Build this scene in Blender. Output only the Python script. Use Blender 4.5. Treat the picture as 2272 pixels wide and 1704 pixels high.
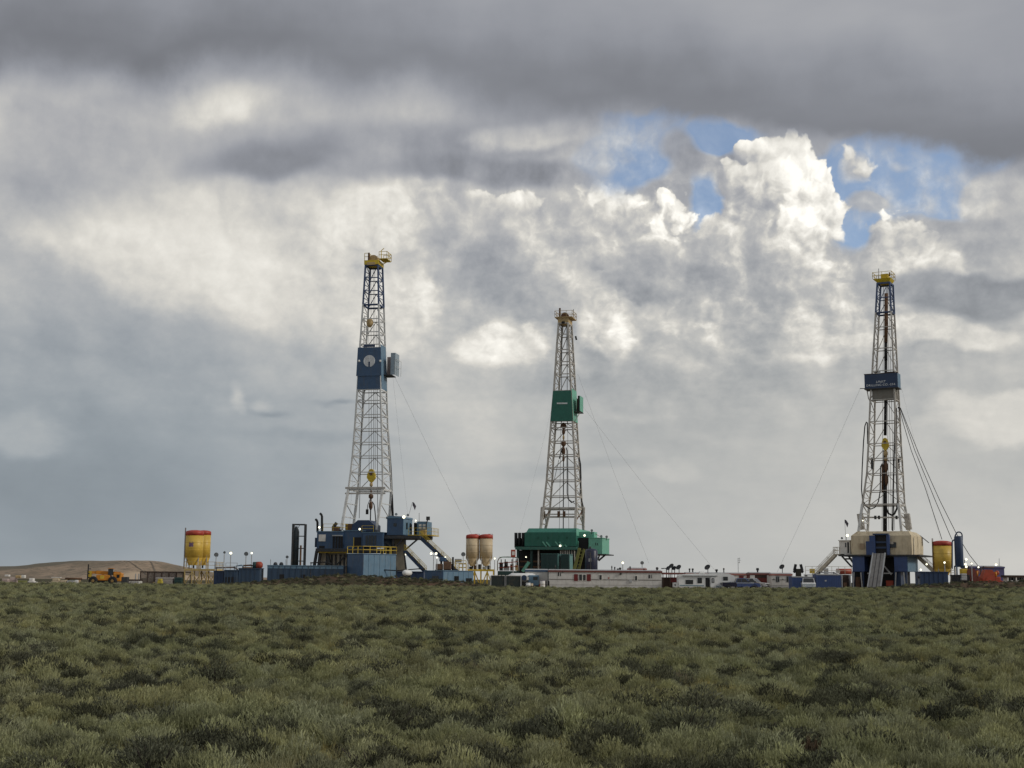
import bpy, bmesh, math, random
import numpy as np
from mathutils import Matrix, Vector, Euler

for o in list(bpy.data.objects):
    bpy.data.objects.remove(o)
SC = bpy.context.scene
R = math.radians
random.seed(7)

# ---------------------------------------------------------------- camera
IW, IH, FPX = 2272.0, 1704.0, 3000.0     # photograph size, focal length in its pixels
EYE = 1.6
PITCH = math.atan((1286.0 - 852.0) / FPX)
ROLL = R(0.5)
CAM_ROT = (Matrix.Rotation(R(90) + PITCH, 3, 'X') @ Matrix.Rotation(ROLL, 3, 'Z'))
cd = bpy.data.cameras.new('camera')
cam = bpy.data.objects.new('camera', cd)
SC.collection.objects.link(cam)
cam.location = (0, 0, EYE)
cam.rotation_euler = CAM_ROT.to_euler()
cd.sensor_width = 36.0
cd.lens = FPX / IW * 36.0
cd.clip_start = 0.5
cd.clip_end = 20000
SC.camera = cam

def ray(px, py):
    return CAM_ROT @ Vector(((px - IW / 2) / FPX, -(py - IH / 2) / FPX, -1.0))

# ---------------------------------------------------------------- light
SUN_EL, SUN_AZ = R(27), R(104)            # azimuth measured from the view direction (+Y) towards +X
sd = bpy.data.lights.new('sun', 'SUN')
sd.energy = 1.5
sd.angle = R(10)
sd.color = (1.0, 0.94, 0.84)
sun = bpy.data.objects.new('sun', sd)
SC.collection.objects.link(sun)
sdir = Vector((math.sin(SUN_AZ) * math.cos(SUN_EL), math.cos(SUN_AZ) * math.cos(SUN_EL), math.sin(SUN_EL)))
sun.rotation_euler = (-sdir).to_track_quat('-Z', 'Y').to_euler()

vs = SC.view_settings
vs.view_transform = 'Standard'
vs.look = 'None'
vs.exposure = 0.0
vs.gamma = 1.0
vs.use_curve_mapping = False
SC.cycles.max_bounces = 5
SC.cycles.diffuse_bounces = 3
SC.cycles.glossy_bounces = 2
SC.cycles.transparent_max_bounces = 8

# ---------------------------------------------------------------- sky
world = bpy.data.worlds.new('World')
SC.world = world
world.use_nodes = True
world.cycles.sampling_method = 'MANUAL'
world.cycles.sample_map_resolution = 512
WT = world.node_tree
WT.nodes.clear()

class NT:
    """a few short-hands to write node formulas"""
    def __init__(s, t): s.t = t
    def put(s, sock, v):
        if isinstance(v, bpy.types.NodeSocket): s.t.links.new(v, sock)
        elif v is not None: sock.default_value = v
    def m(s, op, a, b=None, c=None, clamp=False):
        n = s.t.nodes.new('ShaderNodeMath'); n.operation = op; n.use_clamp = clamp
        for i, v in enumerate((a, b, c)): s.put(n.inputs[i], v)
        return n.outputs[0]
    def v(s, op, a, b=None, out=0):
        n = s.t.nodes.new('ShaderNodeVectorMath'); n.operation = op
        s.put(n.inputs[0], a); s.put(n.inputs[1], b)
        return n.outputs[out]
    def vscale(s, a, k):
        n = s.t.nodes.new('ShaderNodeVectorMath'); n.operation = 'SCALE'
        s.put(n.inputs[0], a); s.put(n.inputs['Scale'], k)
        return n.outputs[0]
    def xyz(s, x, y, z=0.0):
        n = s.t.nodes.new('ShaderNodeCombineXYZ')
        for i, v in enumerate((x, y, z)): s.put(n.inputs[i], v)
        return n.outputs[0]
    def sep(s, v):
        n = s.t.nodes.new('ShaderNodeSeparateXYZ'); s.put(n.inputs[0], v)
        return n.outputs
    def noise(s, vec, scale, detail=4, rough=0.5, lac=2.0, dist=0.0, color=False, flat=False):
        n = s.t.nodes.new('ShaderNodeTexNoise')
        if flat: n.noise_dimensions = '2D'
        s.put(n.inputs['Vector'], vec)
        n.inputs['Scale'].default_value = scale
        n.inputs['Detail'].default_value = detail
        n.inputs['Roughness'].default_value = rough
        n.inputs['Lacunarity'].default_value = lac
        n.inputs['Distortion'].default_value = dist
        return n.outputs['Color' if color else 'Fac']
    def vor(s, vec, scale, smooth=0.6, detail=0):
        n = s.t.nodes.new('ShaderNodeTexVoronoi'); n.feature = 'F1'; n.voronoi_dimensions = '2D'
        s.put(n.inputs['Vector'], vec)
        n.inputs['Scale'].default_value = scale
        n.inputs['Detail'].default_value = detail
        return n.outputs['Distance']
    def map(s, v, a, b, c=0.0, d=1.0, kind='SMOOTHSTEP'):
        n = s.t.nodes.new('ShaderNodeMapRange'); n.interpolation_type = kind
        s.put(n.inputs[0], v)
        for i, k in enumerate((a, b, c, d)): s.put(n.inputs[i + 1], k)
        return n.outputs[0]
    def lerp(s, f, a, b):
        n = s.t.nodes.new('ShaderNodeMix'); n.data_type = 'FLOAT'
        s.put(n.inputs[0], f); s.put(n.inputs[2], a); s.put(n.inputs[3], b)
        return n.outputs[0]
    def mix(s, f, a, b, blend='MIX'):
        n = s.t.nodes.new('ShaderNodeMix'); n.data_type = 'RGBA'; n.blend_type = blend
        s.put(n.inputs[0], f)
        for i, v in ((6, a), (7, b)):
            if isinstance(v, tuple) and len(v) == 3: v = v + (1.0,)
            s.put(n.inputs[i], v)
        return n.outputs[2]
    def vlerp(s, f, a, b):
        n = s.t.nodes.new('ShaderNodeMix'); n.data_type = 'VECTOR'
        s.put(n.inputs[0], f); s.put(n.inputs[4], a); s.put(n.inputs[5], b)
        return n.outputs[1]
    def after(s, vec, state):
        """vec, tied to an earlier result so that the long chain is worked through in order"""
        n = s.t.nodes.new('ShaderNodeVectorMath'); n.operation = 'MULTIPLY_ADD'
        s.put(n.inputs[0], state); n.inputs[1].default_value = (1e-9, 1e-9, 1e-9); s.put(n.inputs[2], vec)
        return n.outputs[0]
    def mapping(s, vec, loc, rot, scale):
        n = s.t.nodes.new('ShaderNodeMapping'); n.vector_type = 'TEXTURE'
        s.put(n.inputs[0], vec)
        n.inputs[1].default_value = loc; n.inputs[2].default_value = rot; n.inputs[3].default_value = scale
        return n.outputs[0]

def sky_uv(px, py):
    """direction of a cloud: azimuth and elevation in units of 0.1 rad"""
    d = ray(px, py).normalized()
    return math.atan2(d.x, d.y) * 10, math.asin(d.z) * 10

def build_sky():
    n = NT(WT)
    tc = WT.nodes.new('ShaderNodeTexCoord')
    X, Y, Z = n.sep(tc.outputs['Generated'])
    az = n.m('MULTIPLY', n.m('ARCTAN2', X, Y), 10.0)
    el = n.m('MULTIPLY', n.m('ARCSINE', Z), 10.0)
    el = n.m('MAXIMUM', el, -0.6)
    # cloud streets are foreshortened towards the horizon
    stretch = n.m('MULTIPLY', n.m('LOGARITHM', n.m('ADD', el, 1.6), math.e), 4.4)
    C = n.xyz(az, el)
    S = n.xyz(az, stretch)
    w1 = n.v('SUBTRACT', n.noise(S, 0.75, 3, 0.5, color=True, flat=True), (0.5, 0.5, 0.5))
    w2 = n.v('SUBTRACT', n.noise(S, 3.5, 4, 0.55, color=True, flat=True), (0.5, 0.5, 0.5))
    wob = n.v('ADD', n.vscale(w1, 0.55), n.vscale(w2, 0.10))
    CW = n.v('ADD', C, n.v('MULTIPLY', wob, (1.0, 0.8, 0.0)))
    SW = n.v('ADD', S, n.vscale(w2, 0.05))
    nf = n.noise(SW, 1.0, 9, 0.57, flat=True)
    nb = n.noise(n.v('ADD', SW, (0.16, 0.11, 0.0)), 1.0, 9, 0.57, flat=True)
    emb = n.m('SUBTRACT', nf, nb)
    vb = n.vor(n.v('ADD', SW, n.vscale(w2, 0.15)), 5.6, 0.7, 2)       # cauliflower heads
    vb2 = n.vor(n.v('ADD', SW, n.v('ADD', n.vscale(w2, 0.15), (0.05, 0.05, 0.0))), 5.6, 0.7, 2)
    puff = n.m('SUBTRACT', vb2, vb)
    lump = n.m('SUBTRACT', 0.55, vb)
    nl = n.noise(S, 0.55, 2, 0.5, flat=True)
    # open field: greyer low down on the far left, paler towards the right
    base = n.map(az, -3.5, 1.5, 0.615, 0.755)
    base = n.lerp(n.map(el, 0.0, 2.2), base, 0.725)
    L = n.m('ADD', base, n.m('MULTIPLY', n.m('SUBTRACT', nl, 0.5), 0.18))
    soft_n = n.m('SUBTRACT', nf, 0.5)
    crisp_n = n.m('ADD', n.m('MULTIPLY', lump, 0.55), n.m('MULTIPLY', soft_n, 0.9))
    ST = n.xyz(L, 1.0)            # brightness and cover travel together
    BODY = SKY_BODY
    for (cx, cy, rx, ry, rot, val, cv, op, soft, amp) in BODY:
        u, v = sky_uv(cx, cy)
        q = n.mapping(n.after(CW, ST), (u, v, 0), (0, 0, R(-rot)), (rx / 300, ry / 300, 1))
        r = n.v('LENGTH', q, out=1)
        f = n.m('SUBTRACT', 1.0, r)
        f = n.m('MULTIPLY_ADD', crisp_n if soft < 0.3 else soft_n, amp, f)
        if soft < 0.3 and val is not None:
            lit = n.v('DOT_PRODUCT', q, (0.45, 0.9, 0.0), out=1)
            a = n.m('MULTIPLY', n.map(f, 0.0, n.map(lit, -0.7, 0.25, 0.95, soft)), op)
            T = n.xyz(n.map(lit, -0.9, 0.6, val - 0.16, val + 0.02), float(cv))
        else:
            a = n.m('MULTIPLY', n.map(f, 0.0, soft), op)
            T = (0.80 if val is None else val, float(cv), 0.0)
        ST = n.vlerp(a, ST, T)
    L, cov, _ = n.sep(ST)
    # relief of the clouds, lit from the right and above; flatter in the rain haze near the horizon
    hu, hv = sky_uv(1560, 560)
    near = n.v('LENGTH', n.mapping(C, (hu, hv, 0), (0, 0, 0), (2.9, 1.15, 1)), out=1)
    k = n.m('MULTIPLY', n.map(el, 0.2, 1.9, 0.16, 1.0), n.map(near, 0.3, 1.25, 1.0, 0.32))
    L = n.m('ADD', L, n.m('MULTIPLY', n.m('MULTIPLY', emb, 0.52), k))
    e2 = n.m('SUBTRACT', n.noise(SW, 3.3, 7, 0.6, flat=True), n.noise(n.v('ADD', SW, (0.05, 0.04, 0.0)), 3.3, 7, 0.6, flat=True))
    L = n.m('ADD', L, n.m('MULTIPLY', n.m('MULTIPLY', e2, 0.34), n.m('MULTIPLY', k, n.map(L, 0.6, 0.85, 0.25, 1.0))))
    L = n.m('ADD', L, n.m('MULTIPLY', n.m('MULTIPLY', puff, 0.20), n.m('MULTIPLY', n.m('MULTIPLY', k, k), n.map(L, 0.66, 0.88))))
    L = n.m('ADD', L, n.m('MULTIPLY', n.m('MULTIPLY', soft_n, 0.24), k))
    # the dark stratus deck overhead, thickest along its lower edge
    fc = WT.nodes.new('ShaderNodeFloatCurve')
    pts = []
    for (px, py) in SKY_DECK:
        u, v = sky_uv(px, py)
        pts.append(((u + 4.0) / 8.0, v / 6.0))
    cu = fc.mapping.curves[0]
    cu.points[0].location = (0.0, pts[0][1]); cu.points[1].location = (1.0, pts[-1][1])
    for p in pts: cu.points.new(*p)
    fc.mapping.update()
    WT.links.new(n.m('DIVIDE', n.m('ADD', n.m('ADD', az, n.m('MULTIPLY', n.sep(w2)[0], 0.35)), 4.0), 8.0), fc.inputs['Value'])
    edge = n.m('MULTIPLY', fc.outputs[0], 6.0)
    up = n.m('SUBTRACT', el, edge)
    up = n.m('ADD', up, n.m('MULTIPLY', n.sep(w1)[1], 0.28))
    up = n.m('ADD', up, n.m('MULTIPLY', soft_n, 0.55))
    da = n.map(up, n.map(az, -0.5, 1.8, -0.22, -0.08), n.map(az, -0.5, 1.8, 0.30, 0.16))
    dl = n.map(up, 0.10, 0.95, 0.50, 0.61)
    flat = n.xyz(n.m('MULTIPLY', az, 0.45), n.m('MULTIPLY', el, 1.3))
    dl = n.m('ADD', dl, n.m('MULTIPLY', n.m('SUBTRACT', n.noise(flat, 1.0, 4, 0.5, flat=True), 0.5), 0.14))
    dl = n.m('ADD', dl, n.map(az, -3.6, 2.0, -0.02, 0.03))
    dl = n.lerp(n.map(el, 4.6, 7.5), dl, n.m('ADD', 0.66, n.m('MULTIPLY', soft_n, 0.35)))  # unseen upper sky made brighter to lift the fronts facing the camera
    L = n.lerp(da, L, dl)
    cov = n.m('MAXIMUM', cov, da)
    cov = n.m('MAXIMUM', cov, n.map(nf, 0.40, 0.60, 0.22, 0.75))
    L = n.m('MINIMUM', n.m('MAXIMUM', L, 0.3), 1.03)
    lin = n.m('POWER', L, 2.25)
    cool = n.mix(n.map(el, 0.8, 3.2), n.mix(n.map(az, -2.5, 1.5), (0.875, 1.0, 1.105), (0.935, 1.0, 1.035)), (0.935, 0.975, 1.085))
    tint = n.mix(n.map(L, 0.56, 0.86), cool, (1.03, 1.0, 0.925))
    cl = n.mix(1.0, n.xyz(lin, lin, lin), tint, 'MULTIPLY')
    sk = WT.nodes.new('ShaderNodeTexSky')
    sk.sky_type = 'NISHITA'; sk.sun_disc = False
    sk.sun_elevation = SUN_EL; sk.sun_rotation = SUN_AZ
    sk.altitude = 2000; sk.air_density = 1.0; sk.dust_density = 0.8; sk.ozone_density = 1.2
    bg = WT.nodes.new('ShaderNodeBackground')
    STR = 0.15
    bg.inputs['Strength'].default_value = STR
    col = n.mix(cov, sk.outputs[0], n.vscale(cl, 1.0 / STR))
    WT.links.new(col, bg.inputs['Color'])
    out = WT.nodes.new('ShaderNodeOutputWorld')
    WT.links.new(bg.outputs[0], out.inputs['Surface'])

# cloud bank lower edge, then cloud masses back to front:
# centre x, y, half-width, half-height, tilt, brightness, cover, opacity, edge softness, raggedness
SKY_DECK = [(-300, 175), (0, 178), (180, 190), (340, 215), (460, 170), (620, 175), (760, 210), (900, 215), (1080, 262), (1250, 268),
            (1400, 258), (1560, 285), (1750, 318), (1950, 330), (2120, 362), (2272, 372), (2500, 380)]
SKY_BODY = [
    (120, 1090, 640, 260, 0, .575, 1, .9, 1.0, .3),
    (1800, 1100, 950, 200, 0, .725, 1, .7, 1.0, .3),
    (100, 760, 560, 170, 4, .635, 1, .85, 1.0, .4),
    (480, 560, 660, 165, 10, .87, 1, .97, .8, .6),
    (840, 470, 280, 135, -8, .895, 1, .9, .7, .7),
    (230, 590, 190, 80, 25, .87, 1, .9, .9, .6),
    (760, 650, 280, 130, 0, .80, 1, .8, .9, .6),
    (1060, 620, 240, 170, 0, .69, 1, .9, .6, .9),
    (880, 680, 130, 110, -30, .84, 1, .9, .4, 1.0),
    (1150, 500, 170, 90, 0, .74, 1, .9, .35, 1.0),
    (1360, 560, 260, 150, 0, .735, 1, .9, .35, 1.0),
    (1120, 455, 95, 40, 0, .86, 1, .9, .25, 1.3),
    (1330, 455, 90, 55, 0, .88, 1, .9, .25, 1.3),
    (1130, 760, 120, 62, 0, .88, 1, .95, .5, 1.1),
    (1350, 735, 85, 62, 30, .88, 1, .95, .6, 1.1),
    (1200, 860, 260, 60, 0, .675, 1, .8, .9, .5),
    # gaps of open sky
    (1420, 335, 165, 115, -20, None, 0, 1.0, .35, .9),
    (1610, 310, 110, 60, 0, None, 0, 1.0, .35, .9),
    (1570, 470, 70, 100, 0, None, 0, 1.0, .35, .9),
    (1970, 400, 270, 100, 0, None, 0, 1.0, .35, 1.0),
    (1900, 500, 70, 70, 0, None, 0, 1.0, .35, .9),
    (2120, 430, 90, 60, 0, None, 0, 1.0, .4, 1.0),
    # sunlit cumulus towers
    (1660, 600, 230, 190, 0, .78, 1, 1.0, .2, .7),
    (1630, 450, 85, 130, 10, .79, 1, 1.0, .15, .7),
    (1730, 425, 122, 122, -10, .985, 1, 1.0, .10, .6),
    (1795, 500, 95, 90, -10, .975, 1, 1.0, .12, .7),
    (1640, 400, 60, 60, 0, .93, 1, .9, .15, .8),
    (1690, 345, 84, 46, 0, .985, 1, 1.0, .12, .7),
    (1640, 500, 70, 100, 0, .80, 1, .85, .8, .6),
    (1790, 530, 95, 110, -20, .93, 1, .95, .2, .8),
    (1700, 640, 150, 100, 0, .76, 1, .8, .8, .6),
    (1480, 482, 92, 55, 12, .96, 1, 1.0, .16, 1.2),
    (1455, 560, 70, 70, 0, .86, 1, 1.0, .29, 1.3),
    (1530, 350, 70, 100, -25, .64, 1, .95, .5, .8),
    (1440, 620, 200, 85, 0, .675, 1, .95, .25, .9),
    (1888, 390, 75, 52, -40, .87, 1, .9, .7, .9),
    (1872, 372, 40, 52, 35, .95, 1, .95, .28, 1.1),
    (1902, 402, 54, 36, -35, .93, 1, .95, .29, 1.2),
    (2010, 372, 70, 30, 8, .90, 1, .6, 1.0, 1.6),
    (1925, 465, 80, 32, 5, .68, 1, .9, .5, 1.0),
    (2020, 560, 130, 75, 15, .86, 1, .95, .2, 1.0),
    (2090, 600, 95, 60, 0, .88, 1, .9, .3, .9),
    (2240, 440, 120, 100, 20, .76, 1, .95, .3, 1.0),
    (2190, 510, 150, 60, 0, .69, 1, .9, .5, .8),
    (2190, 650, 230, 62, 4, .595, 1, .95, .35, .8),
    (1640, 720, 230, 100, 0, .735, 1, .8, .7, .7),
    (1850, 720, 150, 80, 0, .82, 1, .85, .5, .8),
    (2090, 740, 220, 38, 4, .83, 1, .9, .4, .8),
    (2140, 820, 200, 50, 0, .74, 1, .8, .8, .6),
    (1760, 790, 132, 22, 2, .85, 1, .65, 1.0, 1.2),
    # low bands
    (1490, 1035, 100, 38, 10, .75, 1, .8, .6, .9),
    (2230, 930, 150, 62, 10, .83, 1, .9, .5, .9),
    (1350, 910, 168, 25, 0, .75, 1, .65, 1.0, 1.2),
    (2050, 945, 108, 25, 0, .76, 1, .65, 1.0, 1.2),
    (1180, 1120, 160, 40, 12, .70, 1, .6, .9, .5),
    (1250, 1020, 260, 25, -4, .66, 1, .6, .9, .5),
    (60, 955, 140, 60, 0, .70, 1, .8, .7, .6),
    (525, 885, 26, 67, -18, .80, 1, .65, 1.0, 1.2),
    (590, 905, 48, 35, 0, .74, 1, .65, 1.0, 1.2),
    (480, 900, 84, 35, 0, .69, 1, .65, 1.0, 1.2),
    (620, 930, 96, 20, 6, .56, 1, .65, 1.0, 1.2),
    (780, 915, 84, 14, 4, .57, 1, .65, 1.0, 1.2),
    (700, 985, 300, 30, 0, .60, 1, .5, .9, .5),
    # second grey layer beneath the deck
    (520, 235, 150, 70, -20, .80, 1, .85, .6, .9),
    (160, 215, 190, 50, 0, .73, 1, .85, .7, .8),
    (120, 420, 330, 110, 0, .655, 1, .8, .9, .6),
    (850, 340, 560, 85, -5, .63, 1, .95, .6, .8),
    (600, 370, 230, 52, -14, .55, 1, .9, .7, .6),
    (1100, 385, 330, 42, 2, .58, 1, .9, .6, .7),
    (520, 240, 110, 60, -35, .85, 1, .85, .7, 1.6),
    (250, 210, 110, 55, 0, .78, 1, .7, .7, 1.6),
    (1190, 295, 200, 42, -10, .79, 1, .85, .6, .7),
    (700, 255, 160, 30, -10, .72, 1, .7, .8, .6),
]
build_sky()

# ---------------------------------------------------------------- helpers
COL = SC.collection

def smooth(a, b, x):
    t = np.clip((np.asarray(x, float) - a) / (b - a), 0, 1)
    return t * t * (3 - 2 * t)

def ground(x, y):
    """height of the plain: flat near the camera, a touch higher towards the pad on the right"""
    x = np.asarray(x, float); y = np.asarray(y, float)
    rise = smooth(60, 185, y)
    return rise * (0.16 + 0.42 * smooth(5, 75, x)) + 0.06 * np.sin(x * 0.21 + 1.3) * np.sin(y * 0.17) * smooth(8, 25, y) * (1 - smooth(150, 190, y))

def gz(x, y): return float(ground(x, y))

MATS = {}
def mat(name, col, rough=0.6, metal=0.0, var=0.12, scale=1.5, dirt=0.0, dirt_col=(0.16, 0.11, 0.07), streak=False, rand=0.0, spec=0.4, emit=0.0, ecol=None, alpha=1.0, bump=0.0):
    """painted or bare surface: base colour broken up by noise, dust and rust with their own shapes"""
    if name in MATS: return MATS[name]
    m = bpy.data.materials.new(name); m.use_nodes = True
    t = m.node_tree; n = NT(t)
    p = t.nodes['Principled BSDF']
    tc = t.nodes.new('ShaderNodeTexCoord')
    geo = t.nodes.new('ShaderNodeNewGeometry')
    P = geo.outputs['Position']
    c = col + (1.0,)
    f = n.map(n.noise(P, scale, 5, 0.6), 0.3, 0.7, 1 - var, 1 + var, 'LINEAR')
    if rand:
        oi = t.nodes.new('ShaderNodeObjectInfo')
        f = n.m('MULTIPLY', f, n.map(oi.outputs['Random'], 0, 1, 1 - rand, 1 + rand, 'LINEAR'))
    base = n.vscale(col, f)
    if dirt:
        q = n.v('MULTIPLY', P, (1.0, 1.0, 0.18)) if streak else P
        g = n.map(n.noise(q, scale * 1.7, 6, 0.65), 0.48, 0.68, 0.0, dirt)
        base = n.mix(g, base, dirt_col)
    t.links.new(base, p.inputs['Base Color'])
    p.inputs['Roughness'].default_value = rough
    p.inputs['Metallic'].default_value = metal
    p.inputs['Specular IOR Level'].default_value = spec
    if alpha < 1: p.inputs['Alpha'].default_value = alpha
    if emit:
        p.inputs['Emission Color'].default_value = (ecol or col) + (1.0,)
        p.inputs['Emission Strength'].default_value = emit
    if bump:
        b = t.nodes.new('ShaderNodeBump'); b.inputs['Strength'].default_value = bump
        b.inputs['Distance'].default_value = 0.05
        t.links.new(n.noise(P, scale * 6, 4, 0.6), b.inputs['Height'])
        t.links.new(b.outputs[0], p.inputs['Normal'])
    MATS[name] = m
    return m

def panel_normals(bm):
    bmesh.ops.recalc_face_normals(bm, faces=bm.faces[:])

class MB:
    """collects simple solids into one mesh"""
    def __init__(s): s.bm = bmesh.new()
    def hexa(s, pts):
        v = [s.bm.verts.new(p) for p in pts]
        for f in ((0, 3, 2, 1), (4, 5, 6, 7), (0, 1, 5, 4), (1, 2, 6, 5), (2, 3, 7, 6), (3, 0, 4, 7)):
            s.bm.faces.new([v[i] for i in f])
        return s
    def box(s, x0, x1, y0, y1, z0, z1):
        return s.hexa([(x0, y0, z0), (x1, y0, z0), (x1, y1, z0), (x0, y1, z0), (x0, y0, z1), (x1, y0, z1), (x1, y1, z1), (x0, y1, z1)])
    def bevbox(s, x0, x1, y0, y1, z0, z1, b=0.05, seg=2):
        bm2 = bmesh.new()
        bmesh.ops.create_cube(bm2, size=1.0)
        bmesh.ops.scale(bm2, vec=(x1 - x0, y1 - y0, z1 - z0), verts=bm2.verts)
        bmesh.ops.translate(bm2, vec=((x0 + x1) / 2, (y0 + y1) / 2, (z0 + z1) / 2), verts=bm2.verts)
        bmesh.ops.bevel(bm2, geom=bm2.edges[:], offset=b, segments=seg, affect='EDGES', profile=0.5)
        me = bpy.data.meshes.new('tmp'); bm2.to_mesh(me); bm2.free()
        s.bm.from_mesh(me); bpy.data.meshes.remove(me)
        return s
    def beam(s, p, q, w, h=None):
        p, q = Vector(p), Vector(q); h = h or w
        d = (q - p)
        if d.length < 1e-5: return s
        d.normalize()
        a = Vector((0, 0, 1)) if abs(d.z) < 0.95 else Vector((0, 1, 0))
        u = d.cross(a).normalized(); v = u.cross(d).normalized()
        o = [(-w / 2, -h / 2), (w / 2, -h / 2), (w / 2, h / 2), (-w / 2, h / 2)]
        return s.hexa([p + u * i + v * j for i, j in o] + [q + u * i + v * j for i, j in o])
    def tube(s, pts, r, n=8, caps=True):
        pts = [Vector(p) for p in pts]
        rr = r if isinstance(r, (list, tuple)) else [r] * len(pts)
        rings = []
        up = None
        for i, p in enumerate(pts):
            d = (pts[min(i + 1, len(pts) - 1)] - pts[max(i - 1, 0)]).normalized()
            if up is None:
                a = Vector((0, 0, 1)) if abs(d.z) < 0.9 else Vector((1, 0, 0))
                up = d.cross(a).normalized()
            else:
                up = (up - d * up.dot(d)).normalized()
            v = d.cross(up)
            rings.append([s.bm.verts.new(p + (up * math.cos(6.28318 * k / n) + v * math.sin(6.28318 * k / n)) * rr[i]) for k in range(n)])
        for a, b in zip(rings, rings[1:]):
            for k in range(n): s.bm.faces.new((a[k], a[(k + 1) % n], b[(k + 1) % n], b[k]))
        if caps:
            s.bm.faces.new(rings[0][::-1]); s.bm.faces.new(rings[-1])
        return s
    def lathe(s, prof, c=(0, 0), n=28):
        """prof: (radius, z) from bottom to top"""
        rings = []
        for r, z in prof:
            rings.append([s.bm.verts.new((c[0] + r * math.cos(6.28318 * k / n), c[1] + r * math.sin(6.28318 * k / n), z)) for k in range(n)] if r > 1e-4 else [s.bm.verts.new((c[0], c[1], z))])
        for a, b in zip(rings, rings[1:]):
            for k in range(n):
                j = (k + 1) % n
                if len(a) == 1 and len(b) == 1: continue
                if len(a) == 1: s.bm.faces.new((a[0], b[j], b[k]))
                elif len(b) == 1: s.bm.faces.new((a[k], a[j], b[0]))
                else: s.bm.faces.new((a[k], a[j], b[j], b[k]))
        if len(rings[0]) > 1: s.bm.faces.new(rings[0][::-1])
        if len(rings[-1]) > 1: s.bm.faces.new(rings[-1])
        return s
    def prism(s, pts, y0, y1):
        """outline in x, z pushed from y0 to y1"""
        a = [s.bm.verts.new((x, y0, z)) for x, z in pts]; b = [s.bm.verts.new((x, y1, z)) for x, z in pts]
        k = len(pts)
        s.bm.faces.new(a); s.bm.faces.new(b[::-1])
        for i in range(k): s.bm.faces.new((a[i], b[i], b[(i + 1) % k], a[(i + 1) % k]))
        return s
    def ball(s, c, r, sz=1.0, n=10):
        bm2 = bmesh.new()
        bmesh.ops.create_uvsphere(bm2, u_segments=n + 2, v_segments=n, radius=r)
        bmesh.ops.scale(bm2, vec=(1, 1, sz), verts=bm2.verts)
        bmesh.ops.translate(bm2, vec=c, verts=bm2.verts)
        me = bpy.data.meshes.new('tmp'); bm2.to_mesh(me); bm2.free()
        s.bm.from_mesh(me); bpy.data.meshes.remove(me)
        return s
    def obj(s, name, m, parent=None, shade=False):
        panel_normals(s.bm)
        me = bpy.data.meshes.new(name)
        s.bm.to_mesh(me); s.bm.free()
        if shade:
            for p in me.polygons: p.use_smooth = True
        me.materials.append(m)
        o = bpy.data.objects.new(name, me)
        COL.objects.link(o)
        if parent is not None: o.parent = parent
        return o

def structure(o):
    o['kind'] = 'structure'
    return o

def tag(o, label, cat, group=None):
    o['label'] = label; o['category'] = cat
    if group: o['group'] = group
    return o

# one shared bar and one shared rod for the hundreds of lattice members
def _unit():
    b = MB().box(-.5, .5, -.5, .5, 0, 1); m1 = bpy.data.meshes.new('unit_bar'); panel_normals(b.bm); b.bm.to_mesh(m1); b.bm.free()
    return m1
UNIT = {}
def bar(name, p, q, w, m, parent, h=None):
    key = m.name
    if key not in UNIT:
        u = _unit(); u.materials.append(m); UNIT[key] = u
    p, q = Vector(p), Vector(q); d = q - p
    o = bpy.data.objects.new(name, UNIT[key]); COL.objects.link(o)
    o.parent = parent
    z = d.normalized()
    a = Vector((0, 0, 1)) if abs(z.z) < 0.95 else Vector((0, 1, 0))
    x = z.cross(a).normalized(); y = z.cross(x)
    M = Matrix((x * w, y * (h or w), d)).transposed().to_4x4(); M.translation = p
    o.matrix_basis = M
    return o

class Thing:
    """an Empty at a thing's base, turned by yaw; h() turns a photo pixel into a local point on the thing's own plane y = const"""
    def __init__(s, name, label, cat, px, Y, yaw=0.0, group=None, z=None):
        d = ray(px, 1300); X = d.x / d.y * Y
        s.o = bpy.data.objects.new(name, None); COL.objects.link(s.o)
        s.o.empty_display_size = 0.5
        s.z = gz(X, Y) if z is None else z
        s.o.location = (X, Y, s.z); s.o.rotation_euler = (0, 0, R(yaw))
        tag(s.o, label, cat, group)
        s.M = Matrix.Translation((X, Y, s.z)) @ Matrix.Rotation(R(yaw), 4, 'Z')
        s.I = s.M.inverted()
        s.eye = s.I @ Vector((0, 0, EYE))
    def h(s, px, py, y=0.0):
        d = s.I.to_3x3() @ ray(px, py)
        t = (y - s.eye.y) / d.y
        return s.eye + d * t
    def hx(s, px, py, x):
        d = s.I.to_3x3() @ ray(px, py)
        t = (x - s.eye.x) / d.x
        return s.eye + d * t
    def rect(s, x0, y0, x1, y1, y=0.0):
        """x and z range of a pixel rectangle standing on the plane y"""
        ym, xm = (y0 + y1) / 2, (x0 + x1) / 2
        return s.h(x0, ym, y).x, s.h(x1, ym, y).x, s.h(xm, y1, y).z, s.h(xm, y0, y).z
    def box(s, name, m, x0, y0, x1, y1, y=0.0, dep=1.0, parent=None, bev=0.0, zmin=None):
        a, b, c, d = s.rect(x0, y0, x1, y1, y)
        if zmin is not None: c = max(c, zmin) if c > zmin else zmin
        q = MB()
        if bev: q.bevbox(a, b, y, y + dep, c, d, bev)
        else: q.box(a, b, y, y + dep, c, d)
        return q.obj(name, m, parent or s.o)
    def bar(s, name, m, p, q, w, y=0.0, y2=None, parent=None):
        return bar(name, s.h(p[0], p[1], y), s.h(q[0], q[1], y if y2 is None else y2), w, m, parent or s.o)
    def pipe(s, name, m, pts, r, parent=None, n=7):
        """pts: (px, py, y)"""
        P = [s.h(*p) for p in pts]
        return MB().tube(P, r, n).obj(name, m, parent or s.o, True)

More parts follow.
